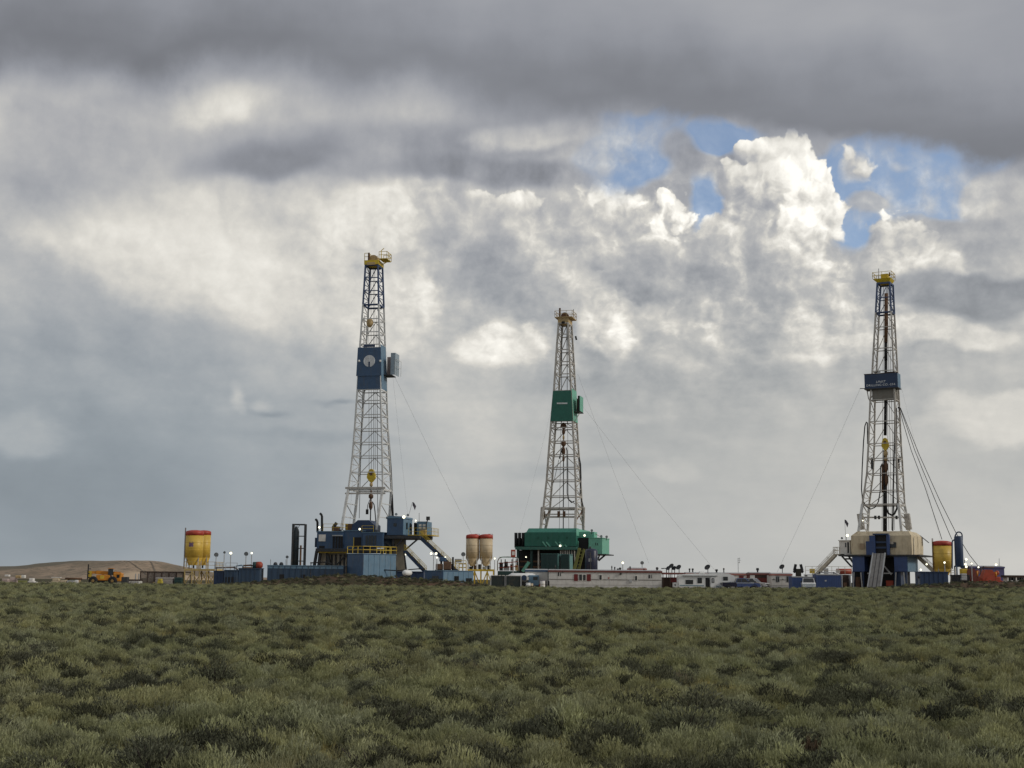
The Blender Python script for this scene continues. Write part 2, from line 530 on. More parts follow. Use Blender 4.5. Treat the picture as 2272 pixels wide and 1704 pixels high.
def railing(T, m, pts, hgt=1.05, parent=None, step=1.6, r=0.035):
    """posts and two rails along local points"""
    root = None
    P = [Vector(p) for p in pts]
    q = MB()
    for a, b in zip(P, P[1:]):
        k = max(1, int((b - a).length / step))
        for i in range(k + 1):
            c = a.lerp(b, i / k); q.beam(c, c + Vector((0, 0, hgt)), r * 1.6)
        for zz in (hgt, hgt * .52): q.beam(a + Vector((0, 0, zz)), b + Vector((0, 0, zz)), r * 1.6)
    return q.obj('railing', m, parent or T.o)

def lamp(T, px, py, y, size=0.34, lit=True, parent=None, aim=(0.0, -1.0)):
    """a floodlight: drum housing with a glass front turned to the camera side"""
    size *= .68
    c = T.h(px, py, y)
    d = T.I.to_3x3() @ (-ray(px, py)).normalized()
    d = Vector((d.x + aim[0] * .3, d.y, d.z - .1)).normalized()
    h = MB().tube([c - d * size * .9, c - d * size * .3, c], [size * .55, size * 1.02, size * 1.12], 10).obj('floodlight', M_LAMP, parent or T.o, True)
    MB().tube([c + d * 0.004, c + d * 0.03], size, 10).obj('lens', M_LIT if lit else M_LENS, h)
    return h

# ---------------------------------------------------------------- materials
M_LAMP = mat('lamp_housing', (0.05, 0.05, 0.05), 0.5)
M_LIT = mat('lit_glass', (0.9, 0.9, 0.8), 0.3, emit=2.0, ecol=(1.0, 0.95, 0.70))
M_LENS = mat('dull_glass', (0.25, 0.27, 0.28), 0.15)
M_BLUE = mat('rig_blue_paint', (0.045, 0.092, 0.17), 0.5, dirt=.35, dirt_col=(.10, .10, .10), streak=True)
M_LBLUE = mat('pale_and_sunlit_blue', (0.115, 0.205, 0.29), 0.55, dirt=.4, dirt_col=(.22, .26, .28), streak=True)  # pale blue parts; also sunlight painted onto right-hand sides of blue ones
M_CBLUE = mat('container_blue_paint', (0.04, 0.075, 0.19), 0.5, dirt=.3, dirt_col=(.05, .06, .10), streak=True)
M_TBLUE = mat('tank_blue_paint', (0.034, 0.066, 0.115), 0.5, dirt=.45, dirt_col=(.07, .08, .085), streak=True)
M_PALEB = mat('pale_screen', (0.30, 0.37, 0.42), 0.6, dirt=.3, dirt_col=(.2, .24, .27))
M_NAVY = mat('navy_paint', (0.022, 0.045, 0.10), 0.45, dirt=.25, dirt_col=(.06, .06, .06))
M_MASTB = mat('mast_blue_paint', (0.05, 0.085, 0.18), 0.45, dirt=.3, dirt_col=(.12, .13, .15))
M_DECK = mat('dark_steel', (0.035, 0.04, 0.045), 0.7, dirt=.4)
M_BLACK = mat('black_rubber', (0.012, 0.012, 0.013), 0.7)
M_WHITE = mat('mast_white_paint', (0.64, 0.64, 0.62), 0.5, dirt=.45, dirt_col=(.28, .26, .23), scale=.8)
M_GREYW = mat('mast_weathered_paint', (0.52, 0.49, 0.44), 0.55, dirt=.6, dirt_col=(.20, .16, .12), scale=.8)
M_GREEN = mat('rig_green_paint', (0.027, 0.145, 0.105), 0.5, dirt=.3, dirt_col=(.05, .13, .10), streak=True)
M_LGREEN = mat('pale_and_sunlit_green', (0.15, 0.42, 0.31), 0.55, dirt=.3, dirt_col=(.2, .32, .26), streak=True)  # pale green parts; also the sunlit tone of the green rig's right sides
M_DGREEN = mat('dark_green_tank_paint', (0.016, 0.05, 0.048), 0.5, dirt=.3, dirt_col=(.03, .04, .04), streak=True)
M_YEL = mat('safety_yellow_paint', (0.62, 0.44, 0.05), 0.5, dirt=.35, dirt_col=(.25, .17, .06))
M_CROWN = mat('crown_yellow_paint', (0.62, 0.45, 0.03), 0.45, dirt=.3, dirt_col=(.25, .17, .05))
M_TANCROWN = mat('faded_tan_paint', (0.50, 0.36, 0.17), 0.55, dirt=.4)
M_RUST = mat('rusty_iron', (0.14, 0.075, 0.04), 0.75, dirt=.4, dirt_col=(.05, .035, .03))
M_SILO = mat('silo_yellow_paint', (0.64, 0.43, 0.075), 0.45, dirt=.25, dirt_col=(.42, .27, .07), streak=True)
M_SILOT = mat('silo_tan_paint', (0.60, 0.48, 0.31), 0.5, dirt=.35, dirt_col=(.32, .23, .14), streak=True)
M_RED = mat('roof_red_paint', (0.42, 0.055, 0.035), 0.5, dirt=.25)
M_ORANGE = mat('machine_orange_paint', (0.58, 0.23, 0.02), 0.45, dirt=.35, dirt_col=(.25, .12, .04))
M_REDM = mat('pump_red_paint', (0.36, 0.06, 0.03), 0.5, dirt=.45, dirt_col=(.2, .06, .03))
M_TARP = mat('tan_canvas', (0.62, 0.53, 0.37), 0.85, dirt=.5, dirt_col=(.34, .26, .16), streak=True, bump=.5, scale=1.1)
M_CREAM = mat('cream_canvas', (0.55, 0.50, 0.40), 0.85, dirt=.45, dirt_col=(.36, .31, .24), streak=True, bump=.4)
M_GTARP = mat('grey_canvas', (0.20, 0.19, 0.165), 0.85, dirt=.3, streak=True)
M_SIDING = mat('trailer_siding', (0.60, 0.585, 0.55), 0.55, dirt=.2, dirt_col=(.35, .32, .27), streak=True)
M_SIDINGW = mat('white_siding', (0.76, 0.73, 0.67), 0.55, dirt=.2, dirt_col=(.45, .40, .33), streak=True)
M_SKIRT = mat('skirting', (0.56, 0.55, 0.53), 0.6, dirt=.3, dirt_col=(.28, .24, .2))
M_TRIM = mat('maroon_trim', (0.17, 0.055, 0.045), 0.6, dirt=.3)
M_SHUT = mat('maroon_shutter', (0.15, 0.02, 0.02), 0.6)
M_ROOFR = mat('faded_red_roof', (0.40, 0.17, 0.14), 0.7, dirt=.3, dirt_col=(.3, .2, .17))
M_GLASS = mat('dark_window_glass', (0.02, 0.022, 0.022), 0.08, spec=.6)
M_BROWN = mat('dark_brown_wood', (0.05, 0.032, 0.024), 0.8)
M_MAROON = mat('maroon_boards', (0.15, 0.03, 0.025), 0.7, dirt=.3)
M_RV = mat('rv_white_gelcoat', (0.78, 0.78, 0.76), 0.35, dirt=.15, dirt_col=(.5, .48, .45), streak=True)
M_RVG = mat('rv_grey_stripe', (0.20, 0.28, 0.32), 0.4)
M_CAR = mat('car_blue_paint', (0.06, 0.09, 0.22), 0.15, spec=.6, var=.03)
M_CHROME = mat('bright_metal', (0.75, 0.75, 0.75), 0.15, metal=1.0)
M_CARW = mat('car_white_paint', (0.68, 0.68, 0.66), 0.25, var=.05)
M_GALV = mat('galvanised_steel', (0.42, 0.43, 0.43), 0.5, metal=.3, dirt=.35, dirt_col=(.25, .22, .19))
M_RAMP = mat('worn_steel_ramp', (0.26, 0.25, 0.235), 0.6, dirt=.5, dirt_col=(.14, .12, .10), streak=True)
M_WRAP = mat('white_wrap', (0.70, 0.68, 0.64), 0.5, dirt=.3, dirt_col=(.5, .44, .36), bump=.5)
M_SACK = mat('paper_sacks', (0.50, 0.42, 0.30), 0.85, dirt=.3, bump=.5)
M_PINK = mat('faded_pink_wrap', (0.44, 0.36, 0.33), 0.8, dirt=.3)
M_WOOD = mat('pallet_wood', (0.30, 0.22, 0.13), 0.85, dirt=.3)
M_YGREEN = mat('yellow_green_paint', (0.20, 0.21, 0.06), 0.6, dirt=.3)
M_PURPLE = mat('blue_grey_paint', (0.075, 0.07, 0.17), 0.5, dirt=.35, dirt_col=(.13, .13, .19), streak=True)
M_FLAG = mat('flag_cloth', (0.12, 0.11, 0.13), 0.9)
M_FLAGR = mat('flag_red_cloth', (0.30, 0.10, 0.09), 0.9)
M_LETTER = mat('lettering_white', (0.80, 0.82, 0.82), 0.6, var=.05)
M_LOGOP = mat('logo_purple', (0.20, 0.12, 0.20), 0.6)
M_WIRE = mat('guy_wire', (0.10, 0.10, 0.10), 0.6)
M_MESHF = mat('fence_netting', (0.20, 0.17, 0.15), 0.9, alpha=0.55)

# ---------------------------------------------------------------- ground, hill, berms
def grid_mesh(name, xs, ys, fz, m, rel=False):
    """a height sheet; with rel the columns fan out with distance"""
    V = []; F = []
    nx = len(xs)
    for y in ys:
        for x in xs:
            X = x * max(y, 40) if rel else x
            V.append((X, y, fz(X, y)))
    for j in range(len(ys) - 1):
        for i in range(nx - 1):
            a = j * nx + i
            F.append((a, a + 1, a + nx + 1, a + nx))
    me = bpy.data.meshes.new(name); me.from_pydata(V, [], F)
    for p in me.polygons: p.use_smooth = True
    me.materials.append(m)
    o = bpy.data.objects.new(name, me); COL.objects.link(o)
    return structure(o)

def soil(name, c1, c2, c3, s1=.4, s2=3.0):
    m = bpy.data.materials.new(name); m.use_nodes = True
    t = m.node_tree; n = NT(t); p = t.nodes['Principled BSDF']
    P = t.nodes.new('ShaderNodeNewGeometry').outputs['Position']
    a = n.mix(n.map(n.noise(P, s1, 5, .6), .38, .62), c1, c2)
    b = n.mix(n.map(n.noise(P, s2, 6, .65), .45, .7), a, c3)
    t.links.new(b, p.inputs['Base Color'])
    p.inputs['Roughness'].default_value = 0.95; p.inputs['Specular IOR Level'].default_value = 0.1
    bp = t.nodes.new('ShaderNodeBump'); bp.inputs['Strength'].default_value = .6; bp.inputs['Distance'].default_value = .1
    t.links.new(n.noise(P, s2 * 3, 5, .7), bp.inputs['Height']); t.links.new(bp.outputs[0], p.inputs['Normal'])
    return m

M_GROUND = soil('plain_soil', (.07, .07, .035), (.10, .085, .05), (.045, .045, .025))
M_BERM = soil('berm_soil', (.075, .062, .038), (.125, .078, .052), (.04, .04, .024), .25, 1.2)
M_PAD = soil('pad_dirt', (.30, .24, .17), (.24, .19, .13), (.34, .28, .21), .1, .8)

ys = [-40, -10, 0, 5, 10] + list(np.arange(14, 200, 4.0)) + [205, 215, 230, 260, 320, 420, 600, 900, 1500, 2500, 4000, 7000]
xs = list(np.linspace(-2.0, 2.0, 121))
grid_mesh('ground', xs, ys, lambda x, y: float(ground(x, y)), M_GROUND, True)
grid_mesh('well_pad', list(np.linspace(-125, 125, 60)), list(np.linspace(201, 300, 20)), lambda x, y: gz(x, y) + 0.02, M_PAD)

def pz(px, py, Y):
    d = ray(px, py); t = Y / d.y
    return d.x * t, EYE + d.z * t

rng = np.random.default_rng(11)
def wav(x, y, s=1.0, k=0):
    return (np.sin(x * .9 * s + k) * np.cos(y * 1.1 * s + 1.7 * k) + .6 * np.sin(x * 2.3 * s + y * 1.9 * s + k) + .4 * np.sin(x * 4.7 * s - y * 3.9 * s + 2 * k)) / 2

BERMS = [([(380, 1302), (430, 1300), (480, 1297), (560, 1290), (640, 1284), (700, 1278), (760, 1274), (820, 1276), (900, 1281), (960, 1285), (1040, 1291), (1090, 1297), (1130, 1303)], 194.0, 5.5),
         ([(1860, 1312), (1910, 1306), (1960, 1302), (2040, 1297), (2100, 1292), (2160, 1290), (2220, 1289), (2290, 1287), (2420, 1287)], 195.0, 5.0)]
def berm_h(x, y):
    z = np.zeros_like(np.asarray(x, float)); on = np.zeros_like(z)
    for pts, Y0, w in BERMS:
        q = [pz(px, py, Y0) for px, py in pts]
        X = np.array([a for a, b in q]); Z = np.array([b for a, b in q])
        zz = np.interp(x, X, Z) - 0.22
        edge = np.clip((x - X[0]) / 4, 0, 1) * np.clip((X[-1] - x) / 4, 0, 1)
        f = np.exp(-((y - Y0) / w) ** 2 * 1.4) * edge
        g = ground(x, y)
        z = z + np.maximum(zz - g, 0) * f * (1 + .10 * wav(x, y, .8)); on = np.maximum(on, f)
    return z, on
for k, (pts, Y0, w) in enumerate(BERMS):
    X0 = pz(pts[0][0], 1300, Y0)[0]; X1 = pz(pts[-1][0], 1300, Y0)[0]
    grid_mesh('dirt_berm', list(np.linspace(X0 - 1, X1 + 1, 110)), list(np.linspace(Y0 - 11, Y0 + 9, 22)),
              lambda x, y: gz(x, y) + float(berm_h(x, y)[0]) + (0.03 if berm_h(x, y)[0] > .02 else -0.3), M_BERM)

# low hill beyond the plain
HY = 720.0
HILL = [(-420, 1280), (-250, 1272), (-100, 1266), (0, 1259), (30, 1256), (75, 1252), (108, 1251), (135, 1246), (170, 1243.5), (240, 1243), (300, 1243.5), (312, 1240.5),
        (330, 1242), (350, 1246), (380, 1252), (410, 1259), (440, 1266), (480, 1273), (560, 1279), (640, 1283)]
_hx = np.array([pz(a, b, HY)[0] for a, b in HILL]); _hz = np.array([pz(a, b, HY)[1] for a, b in HILL])
def hill_z(x, y):
    c = np.interp(x, _hx, _hz)
    f = np.where(y < HY, smooth(560, HY, y), 1 - smooth(HY, 900, y))
    return np.maximum(c, 0) * f + (.45 * wav(np.asarray(x) * .12, np.asarray(y) * .05, 1, 2) - .5 * np.abs(np.sin(np.asarray(x) * .11 + np.sin(np.asarray(y) * .03) * 1.4)) ** 6) * f - .25

def hill_mat():
    m = bpy.data.materials.new('hill_soil'); m.use_nodes = True
    t = m.node_tree; n = NT(t); p = t.nodes['Principled BSDF']
    P = t.nodes.new('ShaderNodeNewGeometry').outputs['Position']
    a = n.mix(n.map(n.noise(n.v('MULTIPLY', P, (1, .35, 1)), .035, 5, .6), .4, .6), (.19, .145, .095), (.32, .235, .16))
    a = n.mix(n.map(n.noise(P, .3, 7, .75), .47, .62, 0, .9), a, (.09, .08, .05))
    # bare sandy flat on the near side of the hill, and darker brush on its far shoulder
    x, z = pz(365, 1275, 620)
    r = n.v('LENGTH', n.mapping(n.v('ADD', P, n.vscale(n.v('SUBTRACT', n.noise(P, .06, 4, .6, color=True), (.5, .5, .5)), 22.0)), (x, 618, 0), (0, 0, 0), (26, 48, 1000)), out=1)
    a = n.mix(n.map(r, .7, 1.05, 1, 0), a, (.47, .36, .24))
    x2, _ = pz(60, 1275, 680)
    r2 = n.v('LENGTH', n.mapping(n.v('ADD', P, n.vscale(n.v('SUBTRACT', n.noise(P, .08, 4, .6, color=True), (.5, .5, .5)), 20.0)), (x2, 690, 0), (0, 0, 0), (26, 70, 1000)), out=1)
    a = n.mix(n.map(r2, .6, 1.05, .85, 0), a, (.095, .085, .055))
    t.links.new(a, p.inputs['Base Color']); p.inputs['Roughness'].default_value = .95
    return m
grid_mesh('hill', list(np.linspace(_hx[0], _hx[-1], 160)), list(np.linspace(560, 900, 60)), lambda x, y: float(hill_z(x, y)), hill_mat())
M_TRACK = mat('track_soil', (.13, .105, .075), .95)
def track(pts):
    """two-wheel track worn up the hillside; pts give x pixel and distance"""
    P = []
    for px, Y in pts:
        X = ray(px, 1290).x / ray(px, 1290).y * Y
        P.append((X, Y))
    V = []; F = []
    for i in range(len(P) - 1):
        for k in range(8):
            t = k / 8; X = P[i][0] * (1 - t) + P[i + 1][0] * t; Y = P[i][1] * (1 - t) + P[i + 1][1] * t
            for s in (-1, 1):
                V.append((X + s * .45, Y, float(hill_z(X + s * .45, Y)) + .12))
    for i in range(len(V) // 2 - 1): F.append((2 * i, 2 * i + 1, 2 * i + 3, 2 * i + 2))
    me = bpy.data.meshes.new('hill_track'); me.from_pydata(V, [], F); me.materials.append(M_TRACK)
    o = bpy.data.objects.new('hill_track', me); COL.objects.link(o); structure(o)
track([(331, 716), (337, 690), (343, 660), (350, 625), (352, 590)])
track([(262, 700), (290, 680), (312, 655), (325, 630)])

# ---------------------------------------------------------------- sagebrush plain
def veg_mat(name, col, lo=.55, hi=1.35, shift=(.16, .13, .05), shift_amt=.5, grey=(.385, .40, .30)):
    m = bpy.data.materials.new(name); m.use_nodes = True
    t = m.node_tree; n = NT(t); p = t.nodes['Principled BSDF']
    g = t.nodes.new('ShaderNodeNewGeometry'); oi = t.nodes.new('ShaderNodeObjectInfo')
    P = g.outputs['Position']
    big = n.map(n.noise(P, .16, 4, .6), .35, .65)
    c = n.mix(n.m('MULTIPLY', big, shift_amt), col, shift)
    c = n.mix(n.map(n.noise(P, .9, 3, .6), .45, .65, 0, .5), c, grey)
    f = n.m('MULTIPLY', n.map(g.outputs['Random Per Island'], 0, 1, lo, hi, 'LINEAR'), n.map(oi.outputs['Random'], 0, 1, .75, 1.25, 'LINEAR'))
    c = n.vscale(c, f)
    t.links.new(c, p.inputs['Base Color'])
    p.inputs['Roughness'].default_value = .8; p.inputs['Specular IOR Level'].default_value = .15
    tr = t.nodes.new('ShaderNodeBsdfTranslucent'); t.links.new(c, tr.inputs['Color'])
    mx = t.nodes.new('ShaderNodeMixShader'); mx.inputs[0].default_value = .3
    t.links.new(p.outputs[0], mx.inputs[1]); t.links.new(tr.outputs[0], mx.inputs[2])
    t.links.new(mx.outputs[0], t.nodes['Material Output'].inputs['Surface'])
    return m

V_SAGE = veg_mat('sage_leaves', (.40, .412, .235), shift=(.465, .425, .21))
V_GRASS = veg_mat('dry_grass', (.52, .48, .20), shift=(.55, .45, .22), shift_amt=.6)
V_DARK = veg_mat('dark_sage_leaves', (.135, .142, .092), .35, 1.8, shift=(.16, .15, .09), grey=(.145, .15, .118))
V_DEAD = veg_mat('dead_stalks', (.17, .10, .06), shift=(.15, .11, .08))
V_TWIG = mat('sage_twigs', (.05, .042, .035), .9)

def kite(V, F, p, d, L, w, rg, bend=.15):
    d = d / np.linalg.norm(d)
    a = rg.uniform(0, 6.283)
    s = np.array([math.cos(a), math.sin(a), 0.0]); s -= d * s.dot(d); s /= np.linalg.norm(s)
    b = np.cross(d, s)
    tip = p + d * L + (rg.normal(0, bend, 3)) * L
    mid = p + d * L * .55
    for q in (s, b):
        k = len(V)
        V += [tuple(p - q * w * .25), tuple(mid - q * w * .5), tuple(tip), tuple(mid + q * w * .5), tuple(p + q * w * .25)]
        F.append((k, k + 1, k + 2, k + 3, k + 4))

def bush(name, seed, m, n=150, rad=.28, hgt=.3, L=(.08, .17), w=.02, up=1.0, dome=True, stem=False):
    rg = np.random.default_rng(seed)
    V = []; F = []
    lobes = [(rg.uniform(-.5, .5) * rad, rg.uniform(-.5, .5) * rad, rg.uniform(.55, 1)) for _ in range(5)]
    for i in range(n):
        lx, ly, lh = lobes[rg.integers(0, 5)]
        a = rg.uniform(0, 6.283); r = math.sqrt(rg.uniform(0, 1)) * rad * .62
        x = lx + r * math.cos(a); y = ly + r * math.sin(a)
        z = hgt * lh * max(0, 1 - (r / rad) ** 2) * rg.uniform(.35, 1) ** .6 if dome else 0.0
        d = np.array([x / rad * .45 + rg.normal(0, .17), y / rad * .45 + rg.normal(0, .17), up * rg.uniform(.5, 1.2)])
        kite(V, F, np.array([x, y, z]), d, rg.uniform(*L), w * rg.uniform(.7, 1.3), rg)
    me = bpy.data.meshes.new(name); me.from_pydata(V, [], F); me.materials.append(m)
    return me

PROTO = bpy.data.collections.new('plant_forms')
protos = []
def proto(me):
    o = bpy.data.objects.new('form_%02d' % len(protos), me); PROTO.objects.link(o); protos.append(o)
for s, (k, r_, h_, l_) in enumerate(((430, .26, .36, (.035, .085)), (300, .20, .26, (.03, .07)), (520, .30, .44, (.03, .09)), (240, .24, .20, (.05, .13)))): proto(bush('sage_form', s, V_SAGE, k, r_, h_, l_, .0115))          # 0-3
for s in range(3): proto(bush('grass_form', 20 + s, V_GRASS, 100, .2, .1, (.12, .30), .006, 1.7, False))    # 4-6
for s in range(3): proto(bush('dark_form', 40 + s, V_DARK, 380, .30, .38, (.03, .065), .015, .75))   # 7-9
for s in range(2): proto(bush('dead_form', 60 + s, V_DEAD, 70, .2, .2, (.06, .16), .010, 1.3))      # 10-11

def vnoise(x, y, s, k):
    """cheap smooth noise for plant patches"""
    x = x * s + k * 17.3; y = y * s + k * 9.1
    xi = np.floor(x).astype(np.int64); yi = np.floor(y).astype(np.int64); fx = x - xi; fy = y - yi
    fx = fx * fx * (3 - 2 * fx); fy = fy * fy * (3 - 2 * fy)
    def hsh(a, b):
        h = (a * 374761393 + b * 668265263 + k * 1442695041) & 0x7fffffff
        h = ((h ^ (h >> 13)) * 1274126177) & 0x7fffffff
        return (h % 100003) / 100003.0
    return (hsh(xi, yi) * (1 - fx) + hsh(xi + 1, yi) * fx) * (1 - fy) + (hsh(xi, yi + 1) * (1 - fx) + hsh(xi + 1, yi + 1) * fx) * fy

def sector(n, r0, r1, rg, half=.49):
    y = np.sqrt(rg.uniform(r0 * r0, r1 * r1, n)); x = rg.uniform(-half, half, n) * y
    return x, y

def scatter():
    rg = np.random.default_rng(5)
    XX = []; YY = []; TT = []; SS = []
    for r0, r1, dens, sc in ((4, 20, 42.0, .56), (20, 40, 28.0, .62), (40, 70, 17.0, .76), (70, 115, 11.0, .88), (115, 192, 8.0, 1.0)):
        half = .95 if r1 <= 40 else .62 if r1 <= 70 else .49
        n = int(half * (r1 * r1 - r0 * r0) * dens)
        x, y = sector(n, r0, r1, rg, half)
        patch = vnoise(x, y, 1.2, 1) * .45 + vnoise(x, y, 3.0, 2) * .55
        t = rg.integers(0, 4, n)
        u = rg.uniform(0, 1, n)
        g = vnoise(x, y, .4, 3)
        t = np.where(u < .10 + .25 * (g > .6), rg.integers(4, 7, n), t)
        dk = (patch > .64) & (rg.uniform(0, 1, n) < .8)
        t = np.where(dk, rg.integers(7, 10, n), t)
        t = np.where(rg.uniform(0, 1, n) < .025, rg.integers(10, 12, n), t)
        s = sc * rg.uniform(.5, 1.4, n) * (.68 + .64 * vnoise(x, y, 1.1, 4))
        keep = (berm_h(x, y)[1] < .10) & ~((patch < .36) & (rg.uniform(0, 1, n) < .72))
        XX.append(x[keep]); YY.append(y[keep]); TT.append(t[keep]); SS.append(s[keep])
    # berms carry darker, thinner growth
    n = 6500
    x = rg.uniform(-75, 90, n); y = rg.uniform(186, 202, n)
    on = berm_h(x, y)[1] > .12
    x = x[on]; y = y[on]; n = len(x)
    t = np.where(rg.uniform(0, 1, n) < .86, rg.integers(7, 10, n), rg.integers(0, 4, n))
    t = np.where(rg.uniform(0, 1, n) < .12, rg.integers(10, 12, n), t)
    XX.append(x); YY.append(y); TT.append(t); SS.append(rg.uniform(.5, 1.2, n))
    x = np.concatenate(XX); y = np.concatenate(YY); t = np.concatenate(TT); s = np.concatenate(SS)
    z = ground(x, y) + berm_h(x, y)[0] - .02
    n = len(x)
    me = bpy.data.meshes.new('sagebrush_cover')
    me.vertices.add(n)
    me.vertices.foreach_set('co', np.stack([x, y, z], 1).astype(np.float32).ravel())
    a = me.attributes.new('form', 'INT', 'POINT'); a.data.foreach_set('value', t.astype(np.int32))
    a = me.attributes.new('size', 'FLOAT_VECTOR', 'POINT')
    sv = np.stack([s, s, s * rg.uniform(.8, 1.15, n)], 1); a.data.foreach_set('vector', sv.astype(np.float32).ravel())
    a = me.attributes.new('turn', 'FLOAT_VECTOR', 'POINT')
    tv = np.stack([rg.normal(0, .08, n), rg.normal(0, .08, n), rg.uniform(0, 6.283, n)], 1); a.data.foreach_set('vector', tv.astype(np.float32).ravel())
    o = bpy.data.objects.new('sagebrush_cover', me); COL.objects.link(o)
    o['kind'] = 'stuff'; tag(o, 'grey-green sagebrush and grass covering the whole plain', 'sagebrush')
    ng = bpy.data.node_groups.new('plant_scatter', 'GeometryNodeTree')
    ng.interface.new_socket('Geometry', in_out='INPUT', socket_type='NodeSocketGeometry')
    ng.interface.new_socket('Geometry', in_out='OUTPUT', socket_type='NodeSocketGeometry')
    N = ng.nodes; Lk = ng.links
    gi = N.new('NodeGroupInput'); go = N.new('NodeGroupOutput')
    ci = N.new('GeometryNodeCollectionInfo'); ci.inputs['Collection'].default_value = PROTO
    ci.inputs['Separate Children'].default_value = True; ci.inputs['Reset Children'].default_value = True
    ip = N.new('GeometryNodeInstanceOnPoints'); ip.inputs['Pick Instance'].default_value = True
    def attr(nm, ty):
        k = N.new('GeometryNodeInputNamedAttribute'); k.data_type = ty; k.inputs['Name'].default_value = nm
        return k.outputs['Attribute']
    Lk.new(gi.outputs[0], ip.inputs['Points']); Lk.new(ci.outputs[0], ip.inputs['Instance'])
    Lk.new(attr('form', 'INT'), ip.inputs['Instance Index'])
    e2r = N.new('FunctionNodeEulerToRotation'); Lk.new(attr('turn', 'FLOAT_VECTOR'), e2r.inputs[0])
    Lk.new(e2r.outputs[0], ip.inputs['Rotation']); Lk.new(attr('size', 'FLOAT_VECTOR'), ip.inputs['Scale'])
    Lk.new(ip.outputs[0], go.inputs[0])
    md = o.modifiers.new('scatter', 'NODES'); md.node_group = ng

scatter()

def sage_bushes():
    """the dark shrubs that stand out singly in the foreground"""
    rg = np.random.default_rng(21)
    forms = []
    for s in range(5):
        a = bush('foliage', 80 + s, V_DARK, 700, .36, .46, (.03, .065), .015, .75)
        b = MB()
        for k in range(9):
            ang = rg.uniform(0, 6.283); q = rg.uniform(.12, .34)
            b.tube([(0, 0, -.03), (q * .4 * math.cos(ang), q * .4 * math.sin(ang), .12), (q * math.cos(ang), q * math.sin(ang), rg.uniform(.22, .38))], [.016, .011, .004], 4, False)
        me = bpy.data.meshes.new('stem'); b.bm.to_mesh(me); b.bm.free(); me.materials.append(V_TWIG)
        forms.append((a, me))
    placed = []
    tries = 0
    while len(placed) < 260 and tries < 9000:
        tries += 1
        y = 10.5 + 52 * rg.uniform(0, 1) ** 1.3; x = rg.uniform(-.40, .40) * y
        if vnoise(np.array([x]), np.array([y]), .5, 6)[0] < .42: continue
        if any((x - a) ** 2 + (y - b) ** 2 < .30 for a, b in placed): continue
        placed.append((x, y))
        a, b = forms[rg.integers(0, 5)]
        o = bpy.data.objects.new('sagebrush', a); COL.objects.link(o)
        s = rg.uniform(.42, .95)
        o.location = (x, y, gz(x, y)); o.rotation_euler = (0, 0, rg.uniform(0, 6.283)); o.scale = (s * rg.uniform(.9, 1.35), s, s * rg.uniform(.7, 1.0))
        tag(o, 'dark rounded sagebrush bush standing out of the paler grey-green growth', 'bush', 'dark sagebrush bushes on the plain')
        c = bpy.data.objects.new('stem', b); COL.objects.link(c); c.parent = o
sage_bushes()

# ---------------------------------------------------------------- drilling rigs
def interp(tab, py, k):
    return float(np.interp(py, [r[0] for r in tab], [r[k] for r in tab]))

class Mast:
    """four-legged lattice mast read from its corner positions in the photo: rows (py, front-left, front-right, rear-right px)"""
    def __init__(s, T, prof, a_tot, dr=1.0):
        s.T, s.prof, s.a, s.dr = T, prof, R(a_tot), dr
    def corners(s, py):
        fl, fr, rr = (interp(s.prof, py, k) for k in (1, 2, 3))
        T = s.T
        c = T.h((fl + rr) / 2, py, 0.0)
        e = T.h((fl + rr) / 2 + 10, py, 0.0)
        k = (e - c).length / 10 * math.cos(s.a)          # metres per pixel across the face
        w = (fr - fl) * k / math.cos(s.a)
        d = (rr - fr) * k / math.sin(s.a) * s.dr
        x, z = c.x, c.z
        return [Vector((x - w / 2, -d / 2, z)), Vector((x + w / 2, -d / 2, z)), Vector((x + w / 2, d / 2, z)), Vector((x - w / 2, d / 2, z))]

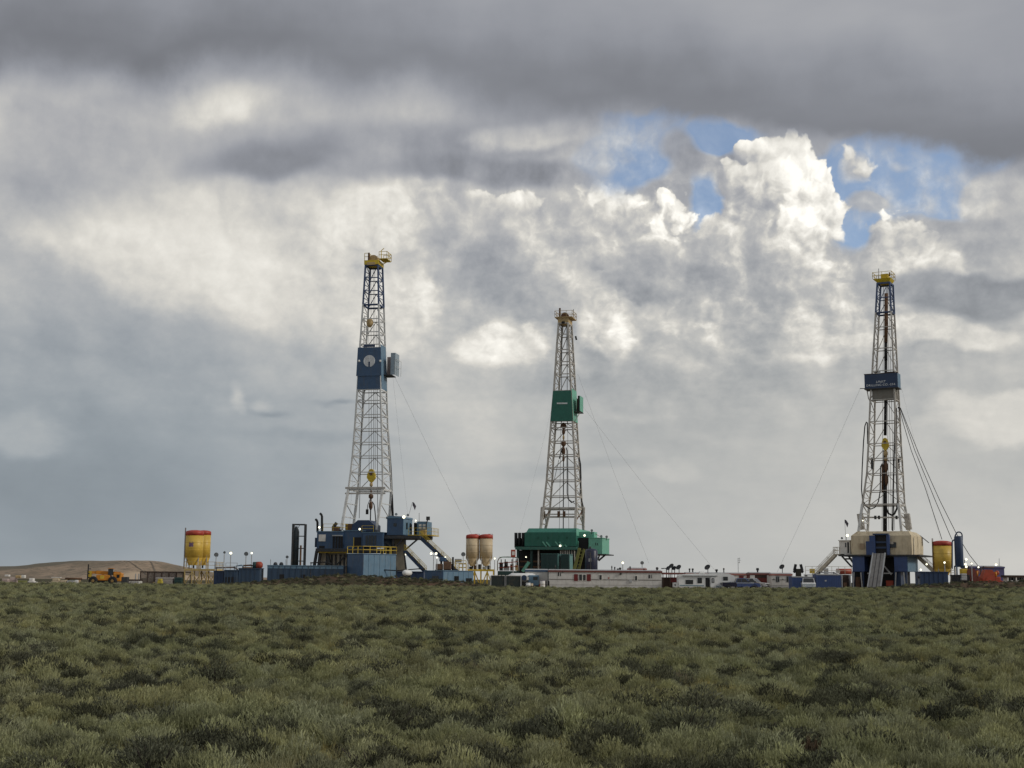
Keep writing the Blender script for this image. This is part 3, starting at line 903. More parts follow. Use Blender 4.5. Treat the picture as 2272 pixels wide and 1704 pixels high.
def build_mast(T, prof, a_tot, levels, top_to, m_low, m_top, skip=(), leg=.26, br=.11, x_faces=(1, 2, 3), front='girt'):
    ms = Mast(T, prof, a_tot)
    legs = MB(); tops = MB()
    for lv in zip(levels, levels[1:]):
        A, B = ms.corners(lv[0]), ms.corners(lv[1])
        t = tops if lv[1] <= top_to else legs
        for i in range(4):
            t.beam(A[i], B[i], leg)
            if lv[0] == levels[0] or lv[1] == levels[-1] or lv[0] == top_to or lv[1] == top_to:
                e, f = (A if lv[0] in (levels[0], top_to) else B)[i], (A if lv[0] in (levels[0], top_to) else B)[(i + 1) % 4]
                t.beam(e - Vector((0, 0, .16)), f - Vector((0, 0, .16)), br * 1.1)
    mast = legs.obj('mast', m_low, T.o)
    if len(tops.bm.verts): tops.obj('mast_top_section', m_top, mast)
    else: tops.bm.free()
    for py in levels:
        A = ms.corners(py); m = m_top if py <= top_to else m_low
        for i in range(4):
            if i == 0 and front is None: continue
            bar('girt', A[i], A[(i + 1) % 4], br * 1.15, m, mast)
    for k, lv in enumerate(zip(levels, levels[1:])):
        if k in skip: continue
        A, B = ms.corners(lv[0]), ms.corners(lv[1]); m = m_top if lv[1] <= top_to else m_low
        for i in range(4):
            j = (i + 1) % 4
            w = (B[i] - B[j]).length; h = (A[i] - B[i]).length
            nsub = max(1, round(h / (w * 1.25)))
            if i == 0:
                continue
            for q in range(nsub):
                a0, a1 = A[i].lerp(B[i], q / nsub), A[i].lerp(B[i], (q + 1) / nsub)
                b0, b1 = A[j].lerp(B[j], q / nsub), A[j].lerp(B[j], (q + 1) / nsub)
                if i in (1, 3):        # sides: zig-zag bracing in short bays
                    sub = 2
                    for r_ in range(sub):
                        c0, c1 = a0.lerp(a1, r_ / sub), a0.lerp(a1, (r_ + 1) / sub)
                        d0, d1 = b0.lerp(b1, r_ / sub), b0.lerp(b1, (r_ + 1) / sub)
                        if (q * sub + r_) % 2: bar('brace', c0, d1, br * .8, m, mast)
                        else: bar('brace', d0, c1, br * .8, m, mast)
                        if r_: bar('strut', c0, d0, br * .7, m, mast)
                else:                  # back: inverted V bracing
                    mid = a0.lerp(b0, .5)
                    bar('brace', mid, a1, br * .85, m, mast); bar('brace', mid, b1, br * .85, m, mast)
                    if q: bar('strut', a0, b0, br * .8, m, mast)
    return ms, mast

def face_panel(name, ms, py0, py1, i, m, parent, off=.18, th=.06, grow=.2, split=None):
    """sheet-metal windbreak laid over mast face i"""
    A, B = ms.corners(py0), ms.corners(py1); j = (i + 1) % 4
    n = (A[j] - A[i]).cross(B[i] - A[i]).normalized()
    c = sum(A, Vector()) / 4
    if n.dot(A[i] - c) < 0: n = -n
    u = (A[j] - A[i]).normalized()
    p = [B[i] - u * grow, B[j] + u * grow, A[j] + u * grow, A[i] - u * grow]
    q = MB().hexa([x + n * off for x in (p[0], p[1])] + [x + n * (off + th) for x in (p[1], p[0])] + [x + n * off for x in (p[3], p[2])] + [x + n * (off + th) for x in (p[2], p[3])])
    return q.obj(name, m, parent), p, n, off + th

def guy(T, p, q, r=.013):
    """a wire from a point on the rig to an anchor; both given as (px, py, local y)"""
    a, b = T.h(*p), T.h(*q)
    return MB().tube([a, a.lerp(b, .5) - Vector((0, 0, (a - b).length * .012)), b], r, 4, False).obj('guy_wire', M_WIRE, T.o)

def hang_block(T0, name, label, px, ys, m, cat='hoist block', half=9, hook=True, y=0.0, mrod=None, rod_to=None):
    """travelling block, hook and swivel strung in the mast: a thing of its own"""
    c = T0.h(px, ys[0], y)
    w = T0.M @ c
    o = bpy.data.objects.new(name, None); COL.objects.link(o); o.location = w; o.rotation_euler = T0.o.rotation_euler
    o.empty_display_size = .3
    tag(o, label, cat)
    k = (T0.h(px + 10, ys[0], y) - c).length / 10
    H = (ys[1] - ys[0]) * k; r = half * k
    pr = []
    for i in range(13):
        t = i / 12
        wd = r * (math.sin(math.pi * min(1, .12 + t * .62)) if t < .62 else math.sin(math.pi * .62 * .81 + .0) * (1 - (t - .62) / .38) ** .8 + .12)
        pr.append((max(wd, .05) if 0 < i < 12 else .12 * r * 2, -t * H))
    pts = [(-a, z) for a, z in pr] + [(a, z) for a, z in reversed(pr)]
    MB().prism(pts, -r * .45, r * .45).obj('block_body', m, o)
    MB().tube([(0, -r * .5, -H * .35), (0, -r * .58, -H * .35)], r * .42, 12).obj('sheave_cover', M_RUST, o)
    z = -H
    if hook:
        for i, (dz, rr, mm) in enumerate(hook):
            z1 = z - dz * k
            MB().lathe([(rr * k * .35, z1), (rr * k, z1 + dz * k * .3), (rr * k, z1 + dz * k * .7), (rr * k * .35, z)], (0, 0), 12).obj('hook' if i == 0 else 'swivel', mm, o, True)
            z = z1
    if rod_to:
        z1 = -(rod_to - ys[0]) * k
        MB().tube([(0, 0, z), (0, 0, z1)], .10, 6).obj('kelly_pipe', mrod or M_BLACK, o)
    return o

def stairs(T, m_str, m_rail, p0, p1, y, dep=1.0, w=.34):
    """flight from the upper to the lower point with stringers, treads and handrail"""
    a, b = T.h(p0[0], p0[1], y), T.h(p1[0], p1[1], y)
    q = MB()
    for dy in (0, dep):
        q.beam(a + Vector((0, dy, 0)), b + Vector((0, dy, 0)), .1, w)
    st = q.obj('stair', m_str, T.o)
    n = int((a - b).length / .28)
    q = MB()
    for i in range(1, n):
        c = a.lerp(b, i / n); q.box(c.x - .14, c.x + .14, y + .06, y + dep - .06, c.z - .02, c.z + .02)
    tr = q.obj('tread', M_DECK, st); tr['kind'] = 'stuff'
    q = MB()
    for dy in (0, dep):
        o = Vector((0, dy, 0))
        for hh in (.55, 1.0): q.beam(a + o + Vector((0, 0, hh)), b + o + Vector((0, 0, hh)), .06)
        k = max(2, int((a - b).length / 1.5))
        for i in range(k + 1):
            c = a.lerp(b, i / k) + o; q.beam(c, c + Vector((0, 0, 1.0)), .06)
    q.obj('handrail', m_rail, st)
    return st

def flag(T, base, tip, y, size=8):
    a, b = T.h(*base, y), T.h(*tip, y)
    p = bar('flagpole', a, b, .05, M_GALV, T.o)
    k = .075 * size / 8
    # limp cloth hanging from the top of the pole
    q = MB(); d = (b - a).normalized(); nseg = 8
    V = []
    for i in range(nseg + 1):
        t = i / nseg
        V.append((b + Vector((t * 8 * k + .04, .12 * math.sin(t * 7), -t * t * 9 * k)), b + Vector((t * 5 * k + .03, .1 * math.sin(t * 7 + .6), -8 * k - t * t * 10 * k))))
    for (p0, p1), (q0, q1) in zip(V, V[1:]):
        q.bm.faces.new([q.bm.verts.new(v) for v in (p0, q0, q1, p1)])
    f = q.obj('flag', M_FLAG, T.o)
    sm = f.modifiers.new('cloth_thickness', 'SOLIDIFY'); sm.thickness = .02
    return f

def text_mesh(s, size, name, m, parent, loc, rot, shear=0.0, sx=1.0):
    cu = bpy.data.curves.new('lettering', 'FONT'); cu.body = s; cu.size = size; cu.extrude = .01; cu.align_x = 'CENTER'; cu.shear = shear
    cu.space_character = 1.1
    tmp = bpy.data.objects.new('lettering_curve', cu); COL.objects.link(tmp)
    bpy.context.view_layer.update()
    me = bpy.data.meshes.new_from_object(tmp.evaluated_get(bpy.context.evaluated_depsgraph_get()))
    bpy.data.objects.remove(tmp)
    me.materials.clear(); me.materials.append(m)
    o = bpy.data.objects.new(name, me); COL.objects.link(o); o.parent = parent
    o.location = loc; o.rotation_euler = rot; o.scale = (sx, 1, 1)
    return o

def crown_rail(T, m, x0, x1, y0, y1, z, h=1.1, parent=None):
    return railing(T, m, [(x0, y0, z), (x1, y0, z), (x1, y1, z), (x0, y1, z), (x0, y0, z)], h, parent, 1.1, .04)

# ================================================================ rig with the blue windbreak
def rig_blue():
    T = Thing('drilling_rig', 'tall drilling rig with blue windbreak bearing a white disc and blue floor houses', 'drilling rig', 812, 230, -11)
    prof = [(591, 811, 838.5, 849), (679, 805.5, 840, 852), (768, 799, 841.5, 855), (868, 793, 843.5, 858), (954, 787, 846, 861), (1028, 781, 848, 865), (1090, 773, 848.5, 869)]
    levels = [591, 620, 649, 679, 711, 740, 768, 817, 868, 892, 923, 954, 984, 1014, 1050, 1087]
    ms, mast = build_mast(T, prof, 17, levels, 679, M_WHITE, M_MASTB, skip=(6,), leg=.26, br=.13)
    # A-frame feet
    A = ms.corners(1087)
    zf = T.h(810, 1178, 0).z
    feet = [(757, 1176, -4.6), (835, 1178, -4.6), (862, 1178, 3.0), (783, 1176, 3.0)]
    for i, f in enumerate(feet):
        b = T.h(*f); b.z = zf
        bar('mast_leg', A[i], b, .38, M_WHITE, mast)
        for t in (.35, .68):
            j = (3, 2, 1, 0)[i]
            g = T.h(*feet[j]); g.z = zf
            if i < 2: bar('strut', A[i].lerp(b, t), A[j].lerp(g, t), .13, M_WHITE, mast)
        if i < 2:
            j = 3 - i; g = T.h(*feet[j]); g.z = zf
            bar('brace', A[i].lerp(b, .35), A[j].lerp(g, .68), .12, M_WHITE, mast)
    B = ms.corners(1100)
    for yy, w in ((1085, .34), (1097, .26)):
        B = ms.corners(yy)
        bar('racking_beam', B[0] + Vector((-.5, -.1, 0)), B[1] + Vector((.5, -.1, 0)), w, M_GREYW, mast)
    # windbreak panels
    pa, p, n, off = face_panel('windbreak_panel', ms, 775, 838, 0, M_BLUE, mast, .2, .07, .28)
    face_panel('windbreak_panel', ms, 835, 867, 0, M_BLUE, mast, .10, .06, .02)
    face_panel('windbreak_panel', ms, 769, 774.4, 0, M_NAVY, mast, .2, .06, -.7)
    face_panel('windbreak_panel', ms, 768, 866, 1, M_LBLUE, mast, .12, .06, -.25)  # right face in lighter blue: sunlight put into its colour
    face_panel('windbreak_panel', ms, 775, 860, 3, M_BLUE, mast, .12, .06, 0)
    # white disc emblem with vertical bars
    c = T.h(819.4, 801, 0); fr = ms.corners(801)
    yv = fr[0].y - off - .03
    c = T.h(819.4, 801, yv); k = (T.h(829.4, 801, yv) - c).length / 10
    em = MB().tube([(c.x, yv, c.z), (c.x, yv - .03, c.z)], 12.6 * k, 40).obj('emblem', M_LETTER, pa)
    for dx in (-9, -6.5, -4, -1.5, 1.5, 4, 6.5, 9):
        hh = math.sqrt(max(0, 12.2 ** 2 - dx * dx)) * k
        MB().box(c.x + (dx - .45) * k, c.x + (dx + .45) * k, yv - .036, yv - .025, c.z - hh, c.z + hh).obj('emblem_bar', mat('emblem_grey', (.30, .28, .27), .6), em)
    MB().box(c.x - 2.0 * k, c.x + 1.6 * k, yv - .045, yv - .02, c.z - 12.9 * k, c.z - 1.5 * k).obj('emblem_bar', M_NAVY, em)
    for px in (796.5, 843.5):
        q = T.h(px, 801, yv); MB().ball((q.x, yv, q.z), .22).obj('knob', M_WHITE, mast, True)
    # monkey board on the right-hand side
    rr = ms.corners(812)
    x0 = rr[1].x + .1
    q0, q1 = T.h(866, 790, 1.0), T.h(866, 835, 1.0)
    mb = MB().box(x0, x0 + 1.5, -.2, 2.6, q1.z, q1.z + .15).obj('monkey_board', M_DECK, mast)
    MB().box(x0 + .1, x0 + .9, 1.9, 2.0, q1.z + .15, q0.z).obj('board_screen', mat('faded_pink_panel', (.36, .29, .27), .8), mb)
    x1 = T.h(867, 812, -.1).x
    MB().box(x1, x1 + .72, -.2, -.14, q1.z + .1, q0.z + .35).obj('board_screen', M_PALEB, mb)
    MB().box(x1 + .72, x1 + .80, -.2, 2.3, q1.z + .1, q0.z + .35).obj('board_screen', M_PALEB, mb)
    railing(T, M_WHITE, [(x1 + .8, -.3, q1.z + .1), (x1 + 1.15, -.3, q1.z + .1), (x1 + 1.15, 2.3, q1.z + .1)], 2.6, mb, 1.0)
    # crown
    C = ms.corners(591); top = C[0].z; w = C[1].x - C[0].x; xc = (C[0].x + C[1].x) / 2; d = C[2].y
    cr = MB().box(xc - w / 2 - .2, xc + w / 2 + .15, -d - .2, d + .2, top, top + .75).obj('crown_block', M_CROWN, T.o)
    MB().box(xc - w * .35, xc + w * .3, -d - .35, -d - .2, top - .12, top + .35).obj('crown_beam', M_TANCROWN, cr)
    MB().tube([(xc + .05, -.75, top + 1.05), (xc + .05, .75, top + 1.05)], .82, 18).obj('crown_sheave', M_TANCROWN, cr)
    MB().box(xc + w / 2 + .15, xc + w / 2 + 1.55, -d, d, top + .95, top + 1.05).obj('crown_platform', M_CROWN, cr)
    bar('platform_bracket', (xc + w / 2, 0, top + .1), (xc + w / 2 + 1.7, 0, top + .95), .12, M_CROWN, cr)
    railing(T, M_CROWN, [(xc + w / 2 + .15, -d, top + 1.05), (xc + w / 2 + 1.55, -d, top + 1.05), (xc + w / 2 + 1.55, d, top + 1.05), (xc + w / 2 + .15, d, top + 1.05)], 1.2, cr, .8, .045)
    railing(T, M_CROWN, [(xc - w / 2 - .2, -d, top + .75), (xc - w / 2 + .5, -d, top + .75), (xc - w / 2 + .5, d, top + .75)], 1.3, cr, .8, .045)
    bar('mast_post', (xc - .55, -d, top + .75), (xc - .55, -d, top + 2.1), .28, M_RUST, cr)
    bar('mast_post', (xc + .1, d, top + .75), (xc + .1, d, top + 2.2), .1, M_RUST, cr)
    gp = T.h(846, 575, 0); g2 = T.h(846, 556, 0); g3 = T.h(852, 551, 0)
    MB().tube([gp, g2, g3], .07, 6).obj('gin_pole', M_CROWN, cr)
    # lines, standpipe, hoses
    for px in (819, 824, 829, 832.5):
        MB().tube([T.h(px - 1, 596, 0), T.h(px, 1042, 0)], .035, 4, False).obj('drill_line', M_DECK, mast)
    for px0, px1 in ((836, 838), (809, 797)):
        MB().tube([T.h(px0, 700, 1.2), T.h(px1, 1150, 1.8)], .05, 4, False).obj('drill_line', M_DECK, mast)
    T.pipe('standpipe', M_BLACK, [(859, 950, 2.6), (863, 985, 2.6), (866, 1050, 2.7), (869, 1100, 2.7), (870, 1148, 2.7)], .13, mast)
    T.pipe('standpipe', M_DECK, [(860, 930, 3.0), (868, 1040, 3.1), (873, 1148, 3.2)], .09, mast)
    T.pipe('rotary_hose', M_BLACK, [(826, 1113, -.4), (830, 1120, -.4), (832, 1135, -.3), (834, 1160, 0), (840, 1173, 0)], .09, mast)
    T.pipe('tong_line', M_BLACK, [(821, 1108, -.5), (816, 1120, -.5), (814, 1138, -.5)], .06, mast)
    T.box('hanging_tong', M_BLACK, 811.5, 1130, 816.5, 1141, -.6, .3, mast)
    MB().ball(T.h(820.5, 716, 0), .6, 1.4).obj('crown_bumper', M_TANCROWN, mast, True)
    # drill floor and houses
    fl = T.box('drill_floor', M_DECK, 700, 1217, 851, 1224, -7.6, 13)
    def house(name, x0, y0, x1, y1, y, dep, m=M_BLUE, roof=True):
        a, b, c, d_ = T.rect(x0, y0, x1, y1, y)
        h = MB().box(a, b, y, y + dep, c, d_).obj(name, m, T.o)
        if roof: MB().box(a - .08, b + .08, y - .08, y + dep + .08, d_ + .002, d_ + .12).obj('roof', M_LBLUE, h)
        return h
    h1 = house('engine_house', 703, 1180, 760.5, 1217, -7.2, 9)
    T.box('notice_board', M_SIDINGW, 707, 1186, 722, 1201, -7.3, .09, h1)
    for px in (738, 744.2, 750.4, 756):
        T.box('louvre', M_BLACK, px, 1190, px + 4.6, 1216, -7.26, .05, h1)
    T.box('louvre_hood', M_GALV, 737, 1187, 759, 1189.4, -7.45, .3, h1)
    T.box('vent', M_BLACK, 708, 1211, 720, 1216, -7.26, .05, h1)
    T.box('side_cabinet', M_NAVY, 698.5, 1193, 702.6, 1214, -5.6, 3, h1)
    h2 = house('engine_house', 761, 1178, 804, 1217, -6.9, 8.5)
    T.box('doorway', M_BLACK, 785, 1192, 801, 1215, -6.96, .05, h2)
    T.box('door_post', M_YEL, 784, 1192, 785.4, 1216, -7.0, .08, h2)
    h3 = house('driller_house', 804.5, 1182, 849, 1213, -7.8, 7.5)
    for px in (811, 817.5, 823.5, 830):
        T.box('window', M_GLASS, px, 1188, px + 4.8, 1209, -7.86, .05, h3)
    T.box('skid_rail', M_YEL, 706, 1224, 768, 1227, -7.0, 1.0, fl)
    # drawworks housing on the floor, with a rounded back
    a, b, c, d_ = T.rect(779, 1154, 831, 1179, -5)
    MB().prism([(a, c), (b, c), (b, c + (d_ - c) * .55), (b - .25 * (b - a), d_), (a + .28 * (b - a), d_ * 1.0), (a + .06 * (b - a), c + (d_ - c) * .6)], -5, -1.5).obj('drawworks', M_NAVY, T.o)
    T.box('drawworks_guard', M_RUST, 766, 1162, 781, 1176, -4.5, 1.5)
    T.bar('torque_arm', M_DECK, (739, 1171), (747, 1160), .45, -4.8)
    T.box('drum_guard', M_RUST, 736, 1168, 750, 1178, -5.0, 2)
    za = T.rect(703, 1180, 760, 1217, -7.2)
    railing(T, M_YEL, [(za[0] + 1, -7.1, za[3] + .1), (za[1], -7.1, za[3] + .1), (za[1], -3, za[3] + .1)], 1.2)
    zb = T.rect(804, 1166, 849, 1180, -7)
    railing(T, M_YEL, [(zb[0], -7.2, zb[2]), (zb[1] - 1.5, -7.2, zb[2])], 1.0)
    for x, t in ((704.5, 1153), (714.5, 1140)):
        T.pipe('exhaust_stack', M_BLACK, [(x, 1181, -5), (x, t + 6, -5), (x - 1.5, t + 1.5, -5), (x - 4.5, t - 1, -5)], .2)
    # dog house on the outrigger platform
    pl = T.box('platform', M_DECK, 843, 1188, 931, 1195, -7.2, 8.5)
    T.box('platform_edge', M_YEL, 905, 1186.4, 958, 1188.4, -5.0, 5.0, pl)
    T.box('platform_beam', M_DECK, 915, 1189, 945, 1193.5, -4.6, 4.6, pl)
    a, b, c, d_ = T.rect(858.5, 1150, 894, 1187, -7.0)
    dh = MB().box(a, b, -7.0, -1.2, c, d_).obj('dog_house', M_BLUE, T.o)
    MB().prism([(a - .1, d_ + .002), (b + .1, d_ + .002), (b + .02, d_ + .3), (a + .3, d_ + .42)], -7.1, -1.1).obj('roof', M_LBLUE, dh)
    MB().box(b + .002, b + .03, -6.9, -1.3, c + .1, d_ - .1).obj('sunlit_side', M_LBLUE, dh)  # thin sheet that paints sunlight on the house's right side
    T.box('window', M_GLASS, 873, 1161, 880, 1168, -7.06, .05, dh)
    for yy in (-5.2, -3.0):
        MB().box(b + .03, b + .06, yy, yy + .9, c + 1.0, d_ - .6).obj('window', M_GLASS, dh)
    a2, b2, c2, d2 = T.rect(925, 1157, 946, 1187, -2.6)
    cb = MB().box(a2, b2, -2.6, 1.0, c2, d2).obj('control_cabin', M_LBLUE, T.o)
    for (x, y) in ((929, 1163), (938, 1163), (929, 1169), (938, 1169)):
        T.box('sign_plate', M_SIDINGW, x, y, x + 6, y + 4.2, -2.64, .03, cb)
    T.box('doorway', M_BLACK, 918, 1160, 922.5, 1187, -2.0, 2.0, cb)
    T.box('tool_box', M_TANCROWN, 934, 1175, 944, 1187, -4.4, .8, pl)
    ra = T.h(906, 1187, -4.8); rb = T.h(958, 1187, -4.8)
    railing(T, M_YEL, [ra, rb, rb + Vector((0, 4.6, 0))], 1.15, pl, .9)
    T.pipe('light_post', M_DECK, [(946, 1186, -3), (946, 1162, -3), (950, 1150, -3)], .1, pl)
    T.box('flood_array', M_LAMP, 945.5, 1146, 953, 1154, -3.3, .3, pl)
    T.pipe('antenna', M_WIRE, [(930, 1157, -1), (930, 1138, -1)], .04, cb)
    for p0, p1 in (((873, 1195), (873, 1218)), ((899, 1195), (899, 1221)), ((874, 1218), (893, 1197)), ((898, 1221), (926, 1197)), ((873, 1218), (851, 1196))):
        T.bar('truss_member', M_DECK, p0, p1, .24, -6.8, parent=pl)
        T.bar('truss_member', M_DECK, p0, p1, .2, -1.5, parent=pl)
    stairs(T, M_NAVY, M_YEL, (931, 1192), (1012, 1268), -6.2, 1.1, .5)
    stairs(T, M_NAVY, M_YEL, (897, 1222), (943, 1270), -8.4, 1.0, .42)
    # substructure
    for x0, x1 in ((703, 690), (711, 702), (725, 742), (848, 842)):
        T.bar('substructure_leg', M_DECK, (x0, 1222), (x1, 1300), .42, -6.5)
        T.bar('substructure_leg', M_DECK, (x0 + 12, 1222), (x1 + 14, 1300), .42, 3.5)
    T.box('substructure_wall', M_CREAM, 708, 1227, 768, 1300, -5.6, .12)
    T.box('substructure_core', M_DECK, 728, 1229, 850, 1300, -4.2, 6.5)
    for x in (722, 733, 742, 752, 761):
        T.box('support_post', M_DECK, x, 1230, x + 3.2, 1300, -6.0, .3)
    T.bar('substructure_brace', M_DECK, (706, 1292), (768, 1232), .22, -6.2)
    # canvas windwall hung below the platform
    pts = [(851, 1196), (898, 1196), (897, 1222), (901, 1262), (906, 1300), (872, 1300), (866, 1240), (853, 1222)]
    q = [T.h(x, y, -2.2) for x, y in pts]
    MB().prism([(v.x, v.z) for v in q], -2.2, -2.1).obj('canvas_windwall', M_CREAM, T.o)
    T.bar('substructure_leg', M_DECK, (873, 1240), (884, 1300), .4, -5.0)
    T.bar('substructure_leg', M_DECK, (896, 1222), (906, 1300), .22, -7.5)
    for (x, y, s) in ((708.5, 1170, .26), (798, 1174, .26), (896, 1147, .38), (922.5, 1155, .19), (900, 1230, .2), (988, 1237, .22)):
        lamp(T, x, y, -7.4, s)
    lamp(T, 859, 1149, -6.9, .3, False); lamp(T, 879, 1141, -6.0, .3, False); lamp(T, 905, 1143, -4.0, .3, False)
    flag(T, (907, 1143), (915, 1114), -5)
    guy(T, (874, 832, 0), (1054, 1200, 6)); guy(T, (868, 800, 1), (905, 1145, 20), .009); guy(T, (800, 780, 1), (775, 1175, 14), .009)
    hang_block(T, 'travelling_block', 'yellow teardrop travelling block hanging in the mast with the blue windbreak', 824.5, (1041, 1069), M_CROWN, half=9,
               hook=[(10, 3.5, M_TANCROWN), (14, 1.6, M_RUST), (12, 5.2, M_RUST), (4, 2, M_RUST), (19, 4.2, M_RUST)], rod_to=1168)
    return T

# ================================================================ rig with the green windbreak
def rig_green():
    T = Thing('drilling_rig', 'weathered drilling rig with green windbreak, green floor house and tan crown', 'drilling rig', 1252, 262, -15)
    prof = [(719, 1239.5, 1260, 1268.5), (779, 1235, 1262.5, 1272), (870, 1229, 1266.5, 1277.5), (937, 1223, 1270, 1280), (1012, 1217, 1274, 1285), (1068, 1213, 1276.5, 1288.5), (1126, 1206, 1278, 1292)]
    levels = [719, 745, 779, 806, 833, 870, 903, 937, 951, 981, 1011, 1039, 1067, 1102, 1128]
    ms, mast = build_mast(T, prof, 13, levels, 0, M_GREYW, M_GREYW, skip=(5, 6), leg=.34, br=.15)
    zf = T.h(1250, 1178, 0).z
    A = ms.corners(1128)
    feet = [(1199, 1176, -3.8), (1276, 1176, -3.8), (1295, 1176, 3.4), (1209, 1176, 3.4)]
    for i, f in enumerate(feet):
        b = T.h(*f); b.z = zf
        bar('mast_leg', A[i], b, .46, M_GREYW, mast)
        if i < 2:
            j = 3 - i; g = T.h(*feet[j]); g.z = zf
            for t in (.3, .7): bar('strut', A[i].lerp(b, t), A[j].lerp(g, t), .18, M_GREYW, mast)
            bar('brace', A[i], A[j].lerp(g, .7), .18, M_GREYW, mast)
            bar('brace', A[i].lerp(b, .6), A[j].lerp(g, .1), .18, M_RUST, mast)
            # heavy raised shoulders either side of the floor
            s = [(1202, 1126), (1296, 1126)][i]
            p0 = T.h(s[0], s[1], -1 + 3 * i); p1 = T.h(s[0] - 3 + 1.5 * i, 1175, -1 + 3 * i)
            bar('shoulder_leg', p0, p1, .35, M_GREYW, mast)
            bar('shoulder_leg', p0, A[i * 2 if i == 0 else 2], .3, M_GREYW, mast)
    for yy, w in ((1129, .34), (1141, .22), (1147, .34)):
        a, b = T.h(1208, yy, -2.2), T.h(1280, yy, -2.2)
        bar('racking_beam', a, b, w, M_GREYW, mast)
    for px in (1239, 1251, 1277, 1206):
        T.box('beam_clamp', M_RUST, px - 2.5, 1134, px + 2.5, 1147, -2.5, .5, mast)
    pa, p, n, off = face_panel('windbreak_panel', ms, 870.5, 937, 0, M_GREEN, mast, .2, .07, .12)
    face_panel('windbreak_panel', ms, 866, 937, 1, M_LGREEN, mast, .14, .06, .05)  # right face in lighter green, sunlight painted in
    face_panel('windbreak_panel', ms, 872, 930, 3, M_GREEN, mast, .14, .06, .05)
    # worn line of lettering on the windbreak
    yv = ms.corners(894)[0].y - off - .06
    for i in range(9):
        x0 = 1235.6 + i * 2.62
        T.box('letter', M_LETTER, x0, 893.2, x0 + 2.0, 896.4, yv, .05, pa)
    # monkey board box on the right-hand side
    xr = ms.corners(900)[1].x + .2
    zt, zb = T.h(1284, 884, 1).z, T.h(1284, 916, 1).z
    mb = MB().box(xr, xr + 1.4, -1.4, 1.6, zb - .12, zb).obj('monkey_board', M_DECK, mast)
    MB().box(xr + .1, xr + .9, 1.2, 1.3, zb, zt).obj('board_screen', mat('brown_plank', (.13, .09, .05), .9), mb)
    x1 = T.h(1286, 900, -1.4).x
    MB().box(x1, x1 + .08, -1.4, 1.6, zb + .1, zt + .2).obj('board_screen', M_LGREEN, mb)
    MB().box(x1 - .35, x1 - .002, -1.46, -1.4, zb + .1, zt + .2).obj('board_screen', M_BLACK, mb)
    bar('board_strut', (xr, -1, zb - 2.2), (xr + 1.3, -1, zb - .1), .12, M_GREYW, mb)
    # crown
    C = ms.corners(719); top = C[0].z; xc = (C[0].x + C[1].x) / 2; w = C[1].x - C[0].x; d = C[2].y
    cr = MB().box(xc - w / 2 - .15, xc + w / 2 + .1, -d - .1, d + .1, top, top + .95).obj('crown_block', M_TANCROWN, T.o)
    MB().box(xc - w / 2 - .7, xc + w / 2 + .9, -d - .4, d + .4, top + .95, top + 1.1).obj('crown_platform', M_TANCROWN, cr)
    MB().tube([(xc, -.7, top + 1.5), (xc, .7, top + 1.5)], .72, 16).obj('crown_sheave', M_RUST, cr)
    crown_rail(T, M_TANCROWN, xc - w / 2 - .7, xc + w / 2 + .9, -d - .4, d + .4, top + 1.1, 1.2, cr)
    bar('crown_post', (xc - .7, -d, top + 1.1), (xc - .7, -d, top + 2.9), .3, M_RUST, cr)
    T.pipe('antenna', M_DECK, [(1272, 706, 0), (1272.5, 686, 0)], .06, cr)
    MB().box(xc - .3, xc + .3, -d - .25, -d - .1, top - .25, top + .2).obj('crown_bumper', M_BLACK, cr)
    T.bar('hanging_sheave', M_BLACK, (1277, 746), (1279, 754), .3, 1.0, parent=mast)
    for px0, px1 in ((1246, 1246), (1258.5, 1258.5), (1248, 1241), (1257, 1262)):
        MB().tube([T.h(px0, 722, 0), T.h(px1, 938 if px1 in (1246, 1258.5) else 1172, 0)], .06 if px1 in (1246, 1258.5) else .035, 4, False).obj('drill_line', M_DECK, mast)
    T.pipe('rotary_hose', M_BLACK, [(1256, 993, -.4), (1258, 1000, -.4), (1258.5, 1050, -.5), (1258.5, 1095, -.5), (1262, 1109, -.3), (1268, 1115, .2), (1274, 1112, .8)], .11, mast)
    T.pipe('tong_line', M_BLACK, [(1247, 995, -.5), (1243, 1010, -.5), (1241, 1018, -.5)], .12, mast)
    T.pipe('standpipe', M_DECK, [(1284, 1010, 2), (1288, 1030, 2), (1289, 1060, 2), (1287, 1095, 2.4), (1294, 1125, 2.6), (1296, 1172, 2.6)], .13, mast)
    T.bar('catwalk_line', M_WIRE, (1240, 1020), (1228, 1072), .08, 0, parent=mast)
    # floor house: deep sheet-metal windwall with a chamfered roof edge
    a, b, c, d_ = T.rect(1164, 1181, 1278, 1212, -6.5)
    wl = MB().box(a, b, -6.5, 6.5, c, d_).obj('windwall', M_GREEN, T.o)
    ra, rb, rc, rd = T.rect(1172, 1172, 1278, 1181, -6)
    MB().hexa([(a + .3, -6.5, d_ + .002), (b, -6.5, d_ + .002), (b, -3.5, d_ + .002), (a + .3, -3.5, d_ + .002), (ra, -5.6, rd), (rb, -5.6, rd), (rb, -3.5, rd), (ra, -3.5, rd)]).obj('roof', mat('roof_green', (.045, .20, .15), .55, dirt=.3, dirt_col=(.08, .2, .16)), wl)
    # seams between the sheets of the windwall
    for k in range(1, 9):
        x = a + (b - a) * k / 9
        MB().box(x - .035, x + .035, -6.54, -6.5, c, d_).obj('seam', mat('seam_green', (.02, .15, .095), .6), wl)
    for px in (1192, 1214, 1256):
        T.box('hatch', mat('hatch_green', (.015, .10, .065), .6), px, 1191, px + 4, 1196, -6.56, .05, wl)
